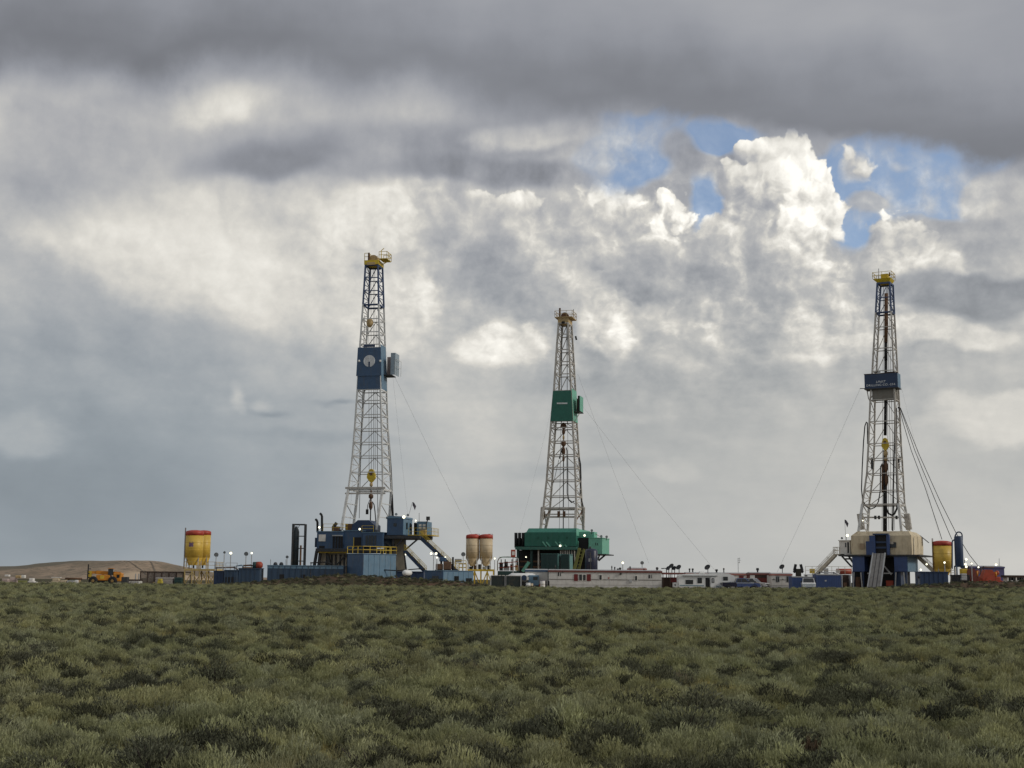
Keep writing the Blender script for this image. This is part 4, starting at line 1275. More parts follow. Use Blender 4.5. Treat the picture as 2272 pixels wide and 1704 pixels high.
    for p0, p1 in (((1204, 1202), (1213, 1213)), ((1212, 1203), (1221, 1213)), ((1232, 1202), (1242, 1213)), ((1241, 1203), (1250, 1213)), ((1253, 1209), (1258, 1214))):
        T.bar('stripe', M_LGREEN, p0, p1, .22, -6.62, parent=wl)
    MB().box(b + .002, b + .05, -6.4, 6.3, c + 2.0, rd - .1).obj('sunlit_side', M_LGREEN, wl)  # lighter sheet: sun on the right-hand wall put into paint
    T.box('floor_beam', mat('beam_green', (.04, .15, .12), .55, dirt=.3), 1143, 1213, 1279, 1219.5, -7.2, 14)
    # right-hand end: shaker opening, upper box and dog house
    T.box('upper_box', M_LGREEN, 1284, 1180, 1318, 1193, -4, 3)
    T.box('dark_bay', M_BLACK, 1281, 1194, 1305, 1222, -5.0, 3)
    T.box('bay_post', M_LGREEN, 1281.5, 1200, 1283.5, 1220, -5.2, .15)
    dh = T.box('dog_house', M_LGREEN, 1306, 1194, 1336, 1229, -6.0, 7)
    da, db, dc, dd = T.rect(1306, 1194, 1336, 1229, -6.0)
    MB().box(da - .05, db + .12, -6.1, 1.1, dd + .002, dd + .1).obj('roof', M_LGREEN, dh)
    for px, y0, y1 in ((1321, 1204, 1210), (1325, 1205, 1210)):
        T.box('window', M_GLASS, px, y0, px + 1.6, y1, -6.05, .04, dh)
    T.box('dog_house_deck', M_DECK, 1304, 1229, 1345, 1231.4, -6.3, 7.6)
    T.bar('deck_bracket', M_DECK, (1342, 1232), (1328, 1244), .3, -5.5); T.bar('deck_bracket', M_DECK, (1330, 1232), (1326, 1243), .25, -5.5)
    for x in (1145, 1153, 1161):
        T.pipe('exhaust_stack', M_BLACK, [(x, 1215, -5), (x, 1182, -5)], .32)
    T.box('engine_box', M_DGREEN, 1146, 1194, 1164, 1213, -4.6, 5)
    # substructure
    for x in (1146, 1176, 1193, 1262, 1276):
        T.box('substructure_post', M_GREYW if x in (1193,) else M_DGREEN, x, 1219, x + (2.4 if x == 1193 else 5), 1312, -6.4, .5)
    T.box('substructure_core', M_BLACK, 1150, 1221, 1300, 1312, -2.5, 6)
    for y in (1244, 1256): T.box('skid_beam', M_RUST, 1150, y, 1204, y + 3.4, -5.6, .6)
    T.bar('substructure_brace', M_LGREEN, (1174, 1247), (1160, 1268), .55, -6.9)
    for x in (1244.5, 1249, 1254, 1258.5, 1263, 1268.5, 1274):
        T.pipe('flow_pipe', M_GREYW, [(x, 1216, -6.6), (x + (x - 1255) * .12, 1262, -6.6)], .12)
    st = [(1286, 1216), (1274, 1264)]
    T.bar('stair', M_YGREEN, st[0], st[1], .5, -7.0); T.bar('stair', M_YGREEN, (1296, 1218), (1284, 1264), .4, -6.4)
    for k in range(6):
        y = 1222 + k * 7.5; T.bar('stair_rail', M_YGREEN, (1283 - k * 1.6, y), (1296 - k * 1.6, y + 1), .14, -7.0)
    for (x, y, s) in ((1297, 1188, .3), (1243, 1211, .3), (1167, 1236, .2)):
        lamp(T, x, y, -7.0, s)
    for (x, y) in ((1313, 1177), (1334, 1190), (1346, 1191)):
        c = T.h(x, y, -5); lamp(T, x, y, -5, .32, False); T.pipe('lamp_post', M_DECK, [(x, y + 1, -4.9), (x - 1, y + 8, -4.9)], .06)
    T.pipe('signal_line', M_REDM, [(1320, 1184, -4), (1334, 1192, -4)], .04)
    guy(T, (1282, 830, 0), (1440, 1250, 4)); guy(T, (1276, 880, 0), (1590, 1270, -8)); guy(T, (1236, 860, 0), (1130, 1265, 10), .008)
    hang_block(T, 'travelling_block', 'rusty dark travelling block and hook hanging below the green windbreak', 1250.5, (938, 952), M_RUST, half=6.5,
               hook=[(12, 3.6, M_RUST), (12, 2.2, M_TANCROWN), (14, 5.4, M_RUST), (20, 4.0, M_RUST), (13, 2.6, M_RUST)], rod_to=1172)
    return T

# ================================================================ rig with the lettered blue board and tan canvas
def rig_tan():
    T = Thing('drilling_rig', 'drilling rig with lettered blue board on the mast and tan canvas around its floor', 'drilling rig', 1958, 234, -28)
    prof = [(630, 1946.5, 1974, 1981.5), (695, 1943, 1977, 1984.5), (825, 1935.5, 1982.5, 1991.5), (889, 1931, 1985, 1995), (986, 1927, 1987, 1999.5), (1052, 1923.5, 1991, 2004), (1116, 1914, 1993, 2007), (1150, 1909, 1996, 2012)]
    levels = [630, 663, 695, 728, 775, 825, 889, 937, 986, 1019, 1052, 1090, 1120]
    ms, mast = build_mast(T, prof, 12.6, levels, 695, M_GREYW, M_MASTB, skip=(), leg=.27, br=.12)
    zf = T.h(1960, 1180, 0).z
    A = ms.corners(1120)
    feet = [(1905, 1178, -3.2), (2000, 1178, -3.2), (2018, 1178, 3.2), (1925, 1178, 3.2)]
    for i, f in enumerate(feet):
        b = T.h(*f); b.z = zf
        bar('mast_leg', A[i], b, .4, M_WHITE, mast)
        if i < 2:
            j = 3 - i; g = T.h(*feet[j]); g.z = zf
            for t in (.0, .33, .66):
                bar('strut', A[i].lerp(b, t), A[j].lerp(g, t), .15, M_WHITE, mast)
                bar('brace', A[i].lerp(b, t), A[j].lerp(g, t + .33), .14, M_WHITE, mast)
            p = T.h([1908, 2012][i], 1140, 0); q = T.h([1913, 2017][i], 1175, 0)
            bar('shoe_plate', p, q, .9, M_GREYW, mast)
    a, b = T.h(1918, 1148, -1.5), T.h(2002, 1148, -1.5)
    bar('racking_beam', a, b, .26, M_GREYW, mast)
    for px in (1941.5, 1949.5, 1988.5): T.box('beam_clamp', M_DECK, px - 2, 1144, px + 2, 1152, -1.8, .5, mast)
    # lettered board (monkey board windbreak)
    y0 = -ms.corners(845)[2].y - .5
    bd = T.box('name_board', M_NAVY, 1918, 829, 1991.5, 860.5, y0, .12, mast)
    a, b, c, d_ = T.rect(1918, 829, 1991.5, 860.5, y0)
    MB().box(a - .06, b + .06, y0 - .08, y0 + 2.6, c - .16, c - .002).obj('board_floor', M_DECK, bd)
    MB().box(a - .06, b + .06, y0 - .06, y0 + .18, d_ + .002, d_ + .1).obj('board_trim', M_BROWN, bd)
    MB().box(b - .05, b + .002, y0 + .12, y0 + 2.4, c, d_).obj('board_side', M_LBLUE, bd)  # right cheek gets the sunlit blue, left one the dark
    MB().box(a, a + .06, y0 + .12, y0 + 2.4, c, d_).obj('board_side', M_NAVY, bd)
    xc = (a + b) / 2
    k = (b - a) / 73.5
    text_mesh('UNIT', 7.2 * k, 'lettering', M_LETTER, bd, (xc - 1.5 * k, y0 - .03, c + 11.5 * k), (R(90), 0, 0), .35, 1.15)
    text_mesh('DRILLING CO.-234', 6.4 * k, 'lettering', M_LETTER, bd, (xc - .8 * k, y0 - .03, c + 4.6 * k), (R(90), 0, 0), 0.0, 1.12)
    T.box('canvas_windbreak', M_GTARP, 1935, 861.5, 1984, 889, y0 + .5, .06, mast)
    MB().box(T.h(1984, 875, y0 + .5).x, T.h(1984, 875, y0 + .5).x + .05, y0 + .56, -y0 - .6, T.h(1960, 889, y0).z, T.h(1960, 861, y0).z).obj('canvas_windbreak', M_GTARP, mast)
    T.bar('board_arm', M_DECK, (1908, 862), (1922, 862), .12, y0, parent=bd)
    T.pipe('board_strut', M_GREYW, [(1923, 863, y0 + 1), (1927, 884, y0 + 1), (1934, 897, y0 + 1)], .09, bd)
    for x0, x1 in ((1940, 1953), (1968, 1985)): T.box('gate_rail', M_DECK, x0, 824.5, x1, 826.5, y0 + .4, .3, bd)
    # crown
    C = ms.corners(630); top = C[0].z; xc = (C[0].x + C[1].x) / 2; w = C[1].x - C[0].x; d = C[2].y
    cr = MB().hexa([(xc - w * .42, -d * .8, top), (xc + w * .42, -d * .8, top), (xc + w * .42, d * .8, top), (xc - w * .42, d * .8, top), (xc - w * .85, -d - .2, top + .75), (xc + w * .62, -d - .2, top + .75), (xc + w * .62, d + .2, top + .75), (xc - w * .85, d + .2, top + .75)]).obj('crown_block', M_CROWN, T.o)
    MB().box(xc - .55, xc + .65, -.8, .8, top + .75, top + 1.65).obj('crown_sheave', M_CROWN, cr)
    crown_rail(T, M_CROWN, xc - w * .85, xc + w * .66, -d - .2, d + .2, top + .752, 1.15, cr)
    T.pipe('beacon_post', M_GALV, [(1949.5, 622, -.5), (1949.5, 596, -.5)], .07, cr)
    T.box('beacon_post', M_RUST, 1972, 604, 1974.5, 612, 0, .3, cr)
    # long dark guide track of the top drive, in front of the mast
    yf = -.9
    T.pipe('guide_track', M_RUST, [(1966.5, 651, yf), (1965.5, 760, yf)], .33, mast, 6)
    T.pipe('guide_track', M_BLACK, [(1965.5, 760, yf), (1965.5, 800, yf)], .30, mast, 6)
    T.pipe('guide_track', M_BLACK, [(1965.5, 800, yf), (1965, 900, yf), (1964, 966, yf)], .27, mast, 6)
    T.pipe('guide_track', M_BLACK, [(1964, 1000, yf), (1963.5, 1200, yf)], .36, mast, 6)
    for px in (1957, 1972, 1978, 1985):
        MB().tube([T.h(1963 + (px - 1963) * .4, 634, .3), T.h(px, 1176, .6)], .035, 4, False).obj('drill_line', M_DECK, mast)
    T.pipe('standpipe', M_DECK, [(1986, 900, -1.2), (1984, 1000, -1.2), (1982, 1080, -1.2), (1980.5, 1178, -1.2)], .14, mast)
    # hanging hoses
    T.pipe('rotary_hose', M_BLACK, [(1988, 905, -1.6), (1988.5, 960, -1.6), (1989, 1040, -1.6), (1990.5, 1085, -1.6), (1992, 1110, -1.6), (1990, 1128, -1.6), (1984.5, 1140, -1.6), (1978, 1143, -1.6), (1971, 1139, -1.6), (1966.5, 1128, -1.6), (1965, 1105, -1.6)], .17, mast)
    T.pipe('service_hose', M_BLACK, [(1925, 985, -1.8), (1924.5, 938, -1.8), (1922.5, 936, -1.8), (1919, 945, -1.8), (1916, 980, -1.8), (1913, 1040, -1.8), (1911.5, 1085, -1.8), (1914, 1110, -1.8), (1922, 1124, -1.8), (1932, 1129.5, -1.8), (1941, 1126, -1.8), (1949, 1113, -1.8), (1953, 1090, -1.8), (1953.5, 1060, -1.8), (1954, 1035, -1.8), (1958, 1028, -1.8)], .10, mast)
    for pts in ([(1992, 904, 1), (1997, 906, 1), (2006, 930, 1), (2030, 1000, 1), (2075, 1110, 1), (2112, 1197, 1)],
                [(1992, 903, 1.4), (1998, 905, 1.4), (2012, 940, 1.4), (2040, 1010, 1.4), (2085, 1110, 1.4), (2122, 1184, 1.4)],
                [(1992, 905, .6), (1996, 908, .6), (2003, 935, .6), (2022, 1000, .6), (2052, 1080, .6), (2090, 1197, .6)],
                [(2122, 1184, 1.5), (2150, 1230, 1.5), (2172, 1258, 1.5)]):
        T.pipe('service_line', M_BLACK, pts, .055, mast, 5)
    for px in (1934, 1993):
        T.box('counterweight', M_DECK, px - 2, 1015, px + 2, 1040, .5, .5, mast)
    guy(T, (1908, 863, y0), (1722, 1275, -4)); guy(T, (2000, 860, 0), (2100, 1250, 40), .008)
    # floor: canvas windwall with sagging folds and chamfered top
    a, b, c, d_ = T.rect(1888.5, 1178.5, 2022, 1231, -5.2)
    ch = .9
    D = 9.5
    q = MB()
    # canvas sides, slightly billowed between their posts
    def cloth(p0, p1, z0, z1, nrm, top_in=.5, n=18, k=8):
        V = []
        for j in range(k + 1):
            for i in range(n + 1):
                s_, t_ = i / n, j / k
                p = Vector(p0).lerp(Vector(p1), s_)
                bl = .06 * math.sin(math.pi * t_) * (abs(math.sin(s_ * n * math.pi / 3)) * .8 + .2) + .03 * math.sin(s_ * 31 + t_ * 4)
                V.append(q.bm.verts.new(p + Vector(nrm) * bl + Vector((0, 0, z0 + (z1 - z0) * t_))))
        for j in range(k):
            for i in range(n):
                A_ = j * (n + 1) + i
                q.bm.faces.new((V[A_], V[A_ + 1], V[A_ + n + 2], V[A_ + n + 1]))
    zc = d_ - .75
    cloth((a, -5.2, 0), (b, -5.2, 0), c, zc, (0, -1, 0))
    cloth((b + .01, -5.2, 0), (b + .01, -5.2 + D, 0), c - .15, zc, (1, 0, 0))
    cloth((a - .01, -5.2 + D, 0), (a - .01, -5.2, 0), c, zc, (-1, 0, 0))
    ww = q.obj('canvas_windwall', M_TARP, T.o, False)
    sm = ww.modifiers.new('canvas_thickness', 'SOLIDIFY'); sm.thickness = .04
    q = MB().hexa([(a, -5.2, zc), (b, -5.2, zc), (b, -5.2 + D, zc), (a, -5.2 + D, zc), (a + ch, -4.6, d_), (b - ch * .6, -4.6, d_), (b - ch, -5.2 + D - .6, d_), (a + ch, -5.2 + D - .6, d_)])
    q.obj('canvas_shoulder', M_TARP, ww)
    T.box('window', M_GLASS, 1975.5, 1203, 1988, 1215, -5.42, .05, ww)
    T.box('patch', M_CREAM, 1975, 1201.5, 1982, 1207, -5.46, .04, ww)
    T.box('patch', mat('stained_canvas', (.36, .27, .18), .9), 1907, 1206, 1918, 1218, -5.42, .05, ww)
    MB().box(b + .1, b + .16, -4.0, -3.6, c, zc - .3).obj('rope_lacing', M_CREAM, ww)
    MB().hexa([(b - .3, 3.3, zc + .2), (b + 1.1, 3.3, zc - 1.0), (b + 1.1, 4.2, zc - 1.0), (b - .3, 4.2, zc + .2), (b - .3, 3.3, zc + .28), (b + 1.1, 3.3, zc - .92), (b + 1.1, 4.2, zc - .92), (b - .3, 4.2, zc + .28)]).obj('awning', M_DECK, ww)
    # v-door alcove and ramp
    al = T.box('v_door', M_CBLUE, 1929, 1188, 1942, 1231, -6.1, .7)
    T.box('v_door_wall', M_CBLUE, 1967, 1187, 1973, 1231, -6.1, .7, al)
    T.box('v_door_opening', M_BLACK, 1941, 1186, 1967.5, 1231, -5.7, .4, al)
    T.box('v_door_hood', M_NAVY, 1936, 1183.5, 1970, 1187, -6.2, .9, al)
    T.box('v_door_step', M_CBLUE, 1921.5, 1201, 1930, 1231, -5.9, .5, al)
    for y in (1201, 1213): T.box('v_door_bar', M_NAVY, 1942, y, 1966, y + 4, -5.9, .15, al)
    T.box('floor_beam', M_DECK, 1860, 1230.5, 2040, 1234, -5.8, 10.8)
    p = [T.h(1937, 1231, -6.4), T.h(1964, 1231, -6.4)]
    zb = .02
    pb = [T.h(1925, 1301, -11.0), T.h(1954, 1301, -11.0)]
    for v in pb: v.z = zb
    rp = MB().hexa([pb[0], pb[1], p[1], p[0], pb[0] + Vector((0, 0, .25)), pb[1] + Vector((0, 0, .25)), p[1] + Vector((0, 0, .25)), p[0] + Vector((0, 0, .25))]).obj('pipe_ramp', M_RAMP, T.o)
    for t in (0, 1, .33, .66):
        u0, u1 = pb[0].lerp(pb[1], t) + Vector((0, 0, .3)), p[0].lerp(p[1], t) + Vector((0, 0, .3))
        bar('ramp_edge' if t in (0, 1) else 'ramp_groove', u0, u1, .2 if t in (0, 1) else .08, M_GALV if t in (0, 1) else M_DECK, rp)
    # substructure boxes
    def sub(x0, x1, yb):
        s_ = T.box('substructure_box', M_CBLUE, x0, 1234, x1, 1268, -5.5, 8.5)
        for xx in (x0 + 1, x1 - 6): T.bar('substructure_leg', M_NAVY, (xx + 2.5, 1268), (xx + 2.5, yb), .45, -5.2)
        T.bar('substructure_brace', M_GALV, (x0 + 4, 1270), (x0 + 2, yb), .18, -5.6); T.bar('substructure_brace', M_GALV, (x1 - 8, 1270), (x1 - 4, yb), .18, -5.6)
        return s_
    sub(1891, 1918, 1312)
    s2 = sub(1984, 2013, 1312)
    T.box('substructure_skid', M_NAVY, 1984, 1268, 1999, 1312, -5.0, 7)
    xa, xb, za, zz = T.rect(1984, 1234, 2013, 1268, -5.5)
    MB().box(xb + .002, xb + .05, -5.4, 2.8, za, zz).obj('sunlit_side', M_LBLUE, s2)  # sunlit right flank painted as a paler sheet
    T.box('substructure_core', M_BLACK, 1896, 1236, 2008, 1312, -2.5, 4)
    T.bar('substructure_brace', M_GALV, (1962, 1256), (1978, 1275), .22, -4.8); T.bar('substructure_brace', M_GALV, (1925, 1272), (1980, 1272), .2, -4.8)
    T.box('red_tool_box', M_REDM, 1966, 1288, 1982, 1300, -4.6, 1.5)
    T.box('brown_crate', M_RUST, 1895, 1280, 1908, 1312, -4.0, 1.5)
    # dog house and left stair
    dh = T.box('dog_house', M_SIDINGW, 1862, 1200, 1886, 1229, -4.4, 5)
    da, db, dc, dd = T.rect(1862, 1200, 1886, 1229, -4.4)
    MB().box(da - .12, db + .12, -4.6, .8, dd + .002, dd + .14).obj('roof', M_SIDINGW, dh)
    T.box('door', M_BLACK, 1880, 1203, 1883.5, 1227, -4.46, .05, dh)
    T.box('window', M_GLASS, 1875, 1204, 1877.5, 1214, -4.46, .05, dh)
    T.box('landing', M_CREAM, 1850, 1229, 1864, 1231.5, -4.6, 3)
    la, lb = T.h(1849, 1229, -4.6), T.h(1862, 1229, -4.6)
    railing(T, M_CREAM, [lb, la, la + Vector((0, 2.8, 0))], 1.15, None, .8, .045)
    stairs(T, M_CREAM, M_CREAM, (1852, 1231), (1803, 1282), -4.6, 1.0, .5)
    for p0, p1 in (((1868, 1234), (1890, 1258)), ((1883, 1234), (1892, 1248)), ((1876, 1240), (1890, 1240))):
        T.bar('deck_bracket', M_BLACK, p0, p1, .26, -4.8)
    stairs(T, M_CREAM, M_CREAM, (2036, 1236), (2075, 1272), 1.5, 1.0, .5)
    lamp(T, 1880, 1188, -4.6, .36); lamp(T, 1914.3, 1155, -2.6, .17)
    T.pipe('lamp_post', M_GALV, [(1877.5, 1200, -4.4), (1877.5, 1190, -4.4)], .07)
    lamp(T, 1868, 1194, -4.4, .26, False)
    lamp(T, 2043, 1264, -5, .24); lamp(T, 2056, 1252, -4, .22)
    flag(T, (1877, 1200), (1874, 1153), -4.2)
    hang_block(T, 'travelling_block', 'yellow travelling block with rusty hook on the mast with the lettered board', 1963.8, (972, 1000), M_CROWN, half=8, y=-1.3,
               hook=[(14, 4.6, M_TANCROWN), (10, 4.2, M_TANCROWN), (26, 4.6, M_RUST), (30, 4.0, M_RUST)])
    T.pipe('link_arm', M_RUST, [(1958, 1030, -1.5), (1957.5, 1092, -1.5)], .16)
    return T

RIG1 = rig_blue(); RIG2 = rig_green(); RIG3 = rig_tan()

# ---------------------------------------------------------------- the yard around the rigs
def corner_tank(name, label, cat, px, Y, b, L, W, py0, m_dark, m_lit, rail=None, skid=True, windows=()):
    """box seen over its near corner: local x runs along the lit side, local y along the shaded side"""
    T = Thing(name, label, cat, px, Y, b)
    z1 = T.h(px, py0, 0).z
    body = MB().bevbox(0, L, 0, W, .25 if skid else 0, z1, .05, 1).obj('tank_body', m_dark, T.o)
    MB().box(.1, L - .1, -.03, -.001, .35, z1 - .1).obj('side_panel', m_lit, body)  # sun on this side is painted: paler sheet over the dark body
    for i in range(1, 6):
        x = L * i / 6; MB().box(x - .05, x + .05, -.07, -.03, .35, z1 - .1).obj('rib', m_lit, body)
    if skid:
        for yy in (.2, W - .5): MB().box(-.2, L + .2, yy, yy + .3, 0, .25).obj('skid', M_DECK, T.o)
    MB().box(-.06, L + .06, -.06, W + .06, z1 + .002, z1 + .1).obj('top_rim', m_lit, body)
    for (x0, x1, za, zb, side) in windows:
        if side == 'lit': MB().box(x0, x1, -.09, -.03, za, zb).obj('window', M_GLASS, body)
        else: MB().box(-.05, -.001, x0, x1, za, zb).obj('window', M_GLASS, body)
    if rail:
        railing(T, rail, [(0, W, z1 + .1), (0, 0, z1 + .1), (L, 0, z1 + .1), (L, W, z1 + .1)], 1.1, None, 1.2, .045)
    return T, z1

def box_tank(name, label, cat, x0, y0, x1, Y, m, yaw=0, dep=3.0, top=None, ribs=0, rail=None, hatch=0, group=None):
    """long steel tank on skids, seen from its side"""
    T = Thing(name, label, cat, (x0 + x1) / 2, Y, yaw, group)
    a, b, _, z = T.rect(x0, y0, x1, y0 + 20, 0)
    body = MB().bevbox(a, b, 0, dep, .2, z, .04, 1).obj('tank_body', m, T.o)
    for yy in (.15, dep - .45): MB().box(a - .15, b + .15, yy, yy + .3, 0, .2).obj('skid', M_DECK, T.o)
    MB().box(a - .05, b + .05, -.12, dep + .05, z + .002, z + .12).obj('top_rim', top or m, body)
    for i in range(1, ribs + 1):
        x = a + (b - a) * i / (ribs + 1)
        MB().box(x - .06, x + .06, -.08, -.001, .25, z).obj('rib', m, body)
    for i in range(hatch):
        x = a + (b - a) * (i + .7) / (hatch + .6)
        MB().box(x - .35, x + .35, -.06, -.002, z * .25, z * .6).obj('hatch', M_BLACK, body)
    if rail: railing(T, rail, [(a + .2, .1, z + .12), (b - .2, .1, z + .12)], 1.05, None, 1.3, .04)
    return T, (a, b, z)

def pole_light(label, px, py, Y, lit, base=None, goose=0, size=.36, twin=False, name='floodlight_pole', group=None, round_head=True):
    if lit: size *= .7
    T = Thing(name, label, 'floodlight', px, Y, 0, group)
    c = T.h(px, py, 0)
    MB().tube([(0, 0, 0), (0, 0, c.z - .25)], .07, 6).obj('pole', M_GALV, T.o)
    MB().box(-.3, .3, -.3, .3, 0, .08).obj('base_plate', M_DECK, T.o)
    xs_ = (-.38, .38) if twin else (0,)
    if twin: bar('cross_arm', (-.45, 0, c.z - .3), (.45, 0, c.z - .3), .08, M_GALV, T.o)
    for dx in xs_:
        h = MB()
        if lit or round_head:
            h.tube([(dx + goose * .3, .3, c.z + .12), (dx + goose * .15, .12, c.z + .05), (dx, 0, c.z)], [size * .5, size * .95, size], 12)
        else:
            h.box(dx - size, dx + size, -.1, .2, c.z - .12, c.z + .12)
        hd = h.obj('lamp_head', M_LAMP, T.o, True)
        MB().tube([(dx, -.004, c.z - .002), (dx, -.03, c.z - .01)], size * .88, 12).obj('lens', M_LIT if lit else M_LENS, hd)
    return T

def silo(label, x0, x1, ytop, yred, ycyl, ycone, Y, m, dy=0.0, ladder=False, logo=False, legs=True, cw=.62, vent=False, ybase=None, group=None):
    T = Thing('silo', label, 'silo', (x0 + x1) / 2, Y + dy, 0, group)
    a, b, _, _ = T.rect(x0, ytop, x1, ycyl, 0); r = (b - a) / 2; cx = (a + b) / 2
    z = lambda py: T.h((x0 + x1) / 2, py, 0).z
    MB().lathe([(r, z(ycyl)), (r, z(yred))], (cx, 0), 36).obj('shell', m, T.o, True)
    for i in (1, 2):
        zz = z(ycyl) + (z(yred) - z(ycyl)) * i / 3
        MB().lathe([(r + .02, zz - .04), (r + .02, zz + .04)], (cx, 0), 36).obj('weld_band', m, T.o, True)
    zt, zr = z(ytop), z(yred)
    MB().lathe([(r + .03, zr), (r + .03, zr + (zt - zr) * .62), (r * .93, zr + (zt - zr) * .8), (r * .55, zr + (zt - zr) * .95), (r * .2, zt), (0, zt)], (cx, 0), 36).obj('roof', M_RED, T.o, True)
    MB().lathe([(r * cw, z(ycone)), (r * cw, z(ycone) + .12), (r * .99, z(ycyl)), (r * .99, z(ycyl) + .02)], (cx, 0), 36).obj('hopper_cone', m, T.o, True)
    zb = z(ybase) if ybase else 0
    for k in range(4):
        ang = math.pi / 4 + k * math.pi / 2
        bar('leg', (cx + r * .93 * math.cos(ang), r * .93 * math.sin(ang), zb), (cx + r * .93 * math.cos(ang), r * .93 * math.sin(ang), z(ycyl) + .4), .16, M_GREYW if m is M_SILO else M_WHITE, T.o)
    MB().tube([(cx, 0, z(ycone) + .1), (cx, 0, zb + .1)], .14, 8).obj('discharge_pipe', M_DECK, T.o)
    if vent: MB().tube([(cx + r * .3, 0, zt - .25), (cx + r * .3, 0, zt), (cx + r * 1.0, 0, zt), (cx + r * 1.0, 0, zt - .9)], .05, 6).obj('vent_pipe', M_REDM, T.o)
    if ladder:
        xl = cx - r * .98
        q = MB()
        for s_ in (-.22, .22): q.beam((xl - .1, s_ - .2, zb), (xl - .1, s_ - .2, zt + .35), .07)
        n = int((zt - zb) / .4)
        for i in range(n): q.beam((xl - .1, -.42, zb + .3 + i * .4), (xl - .1, .02, zb + .3 + i * .4), .04)
        q.obj('ladder', M_RUST, T.o)
    if logo:
        # round emblem painted low on the shell: curved patch just off the surface
        c = T.h(424, 1207.5, -r)
        for (dx, dz) in ((-.2, .2), (.2, .2), (-.2, -.2), (.2, -.2), (0, 0)):
            ang = math.asin(max(-1, min(1, (c.x + dx - cx) / r)))
            q = MB(); V = []
            for i in range(9):
                t = 6.283 * i / 9; px_ = c.x + dx + .2 * math.cos(t)
                ang = math.asin(max(-1, min(1, (px_ - cx) / (r + .015))))
                V.append(q.bm.verts.new((cx + (r + .015) * math.sin(ang), -(r + .015) * math.cos(ang), c.z + dz + .22 * math.sin(t))))
            q.bm.faces.new(V)
            q.obj('emblem', M_LOGOP, T.o)
    return T

def pallet_load(label, x0, y0, x1, Y, m, yaw=0, pallet=True, slump=0.0, cat='pallet', name='loaded_pallet', zb=0.0, dep=None, top=None):
    T = Thing(name, label, cat, (x0 + x1) / 2, Y, yaw)
    a, b, _, z = T.rect(x0, y0, x1, y0 + 10, 0); d = dep or min(1.4, (b - a))
    z0 = zb
    if pallet:
        for yy in (0, d / 2 - .06, d - .12): MB().box(a, b, yy, yy + .12, zb, zb + .1).obj('pallet_runner', M_WOOD, T.o)
        MB().box(a - .02, b + .02, -.03, d + .03, zb + .1, zb + .14).obj('pallet_deck', M_WOOD, T.o); z0 = zb + .141
    q = MB()
    rows = max(1, int((z - z0) / .35)); rg = random.Random(int(x0 * 7))
    for i in range(rows):
        za, zc = z0 + (z - z0) * i / rows, z0 + (z - z0) * (i + 1) / rows
        s_ = slump * (i / rows)
        q.bevbox(a + s_ * (b - a) + rg.uniform(0, .06), b - s_ * (b - a) * rg.uniform(.6, 1.4) - rg.uniform(0, .06), rg.uniform(0, .06), d - rg.uniform(0, .06), za, zc - .002, .07, 2)
    ld = q.obj('load', m, T.o)
    if top: MB().bevbox(a + .02, b - .02, .02, d - .02, z + .002, z + .1, .03, 1).obj('cover', top, T.o)
    return T, z

# ---- far-left store of sacks and crates
pallet_load('pale pink sack stack on pallet next to brown tarped mound', 3, 1284, 17, 214, M_PINK)
T, z = pallet_load('small white carton topping the pale pink sacks', 9, 1275, 20, 216, M_WRAP, pallet=False, zb=1.2, cat='carton', name='carton')
pallet_load('low brown tarp-covered mound between the pale sacks and yellow-green pallet', 18, 1281, 37, 215, M_PINK, 10, slump=.28, cat='tarped load')
pallet_load('yellow-green wrapped pallet carrying two cartons', 38, 1288, 60, 213, M_YGREEN)
pallet_load('orange-brown carton on the yellow-green pallet', 33, 1276.5, 45, 215, M_TANCROWN, pallet=False, zb=1.0, cat='carton', name='carton')
pallet_load('cream carton on the yellow-green pallet', 46, 1276, 55, 214.4, M_WRAP, pallet=False, zb=1.0, cat='carton', name='carton')
pallet_load('slumped white bulk bag right of the yellow-green pallet', 61, 1283, 76, 213, M_WRAP, slump=.3, cat='bulk bag', name='bulk_bag')
pallet_load('small grey-white sack lying beside the slumped bulk bag', 74, 1291, 82, 212, M_WRAP, pallet=False, slump=.2, cat='sack', name='sack')
pallet_load('tan sack heap under a white sheet near the tan crates', 113, 1282, 133, 214, M_SACK, 6, slump=.25, top=M_WRAP, cat='sack heap')
pallet_load('tan crate beside the sheeted sack heap', 133, 1287, 146, 213.5, M_SACK, cat='crate', name='crate')
pallet_load('grey wrapped crate between tan crate and bright white box', 147, 1288, 163, 213.5, M_GALV, cat='crate', name='crate')
pallet_load('bright white box next to the orange telehandler', 165, 1287, 173, 213, M_CARW, cat='box', name='white_box', pallet=False)
def pipe_bundle(label, x0, x1, py, Y, m, n=4):
    T = Thing('pipe_bundle', label, 'pipes', (x0 + x1) / 2, Y)
    a, b, _, z = T.rect(x0, py, x1, py + 6, 0)
    for x in (a + .3, b - .3):
        MB().box(x - .1, x + .1, 0, 1.3, 0, z - .3).obj('rack_stand', M_WOOD, T.o)
    for i in range(n): MB().tube([(a, .15 + i * .32, z - .15), (b, .15 + i * .32, z - .15)], .14, 8).obj('pipe', m, T.o, True)
pipe_bundle('orange-brown pipe bundle on trestles behind the crates', 144, 177, 1281.5, 218, M_RUST)

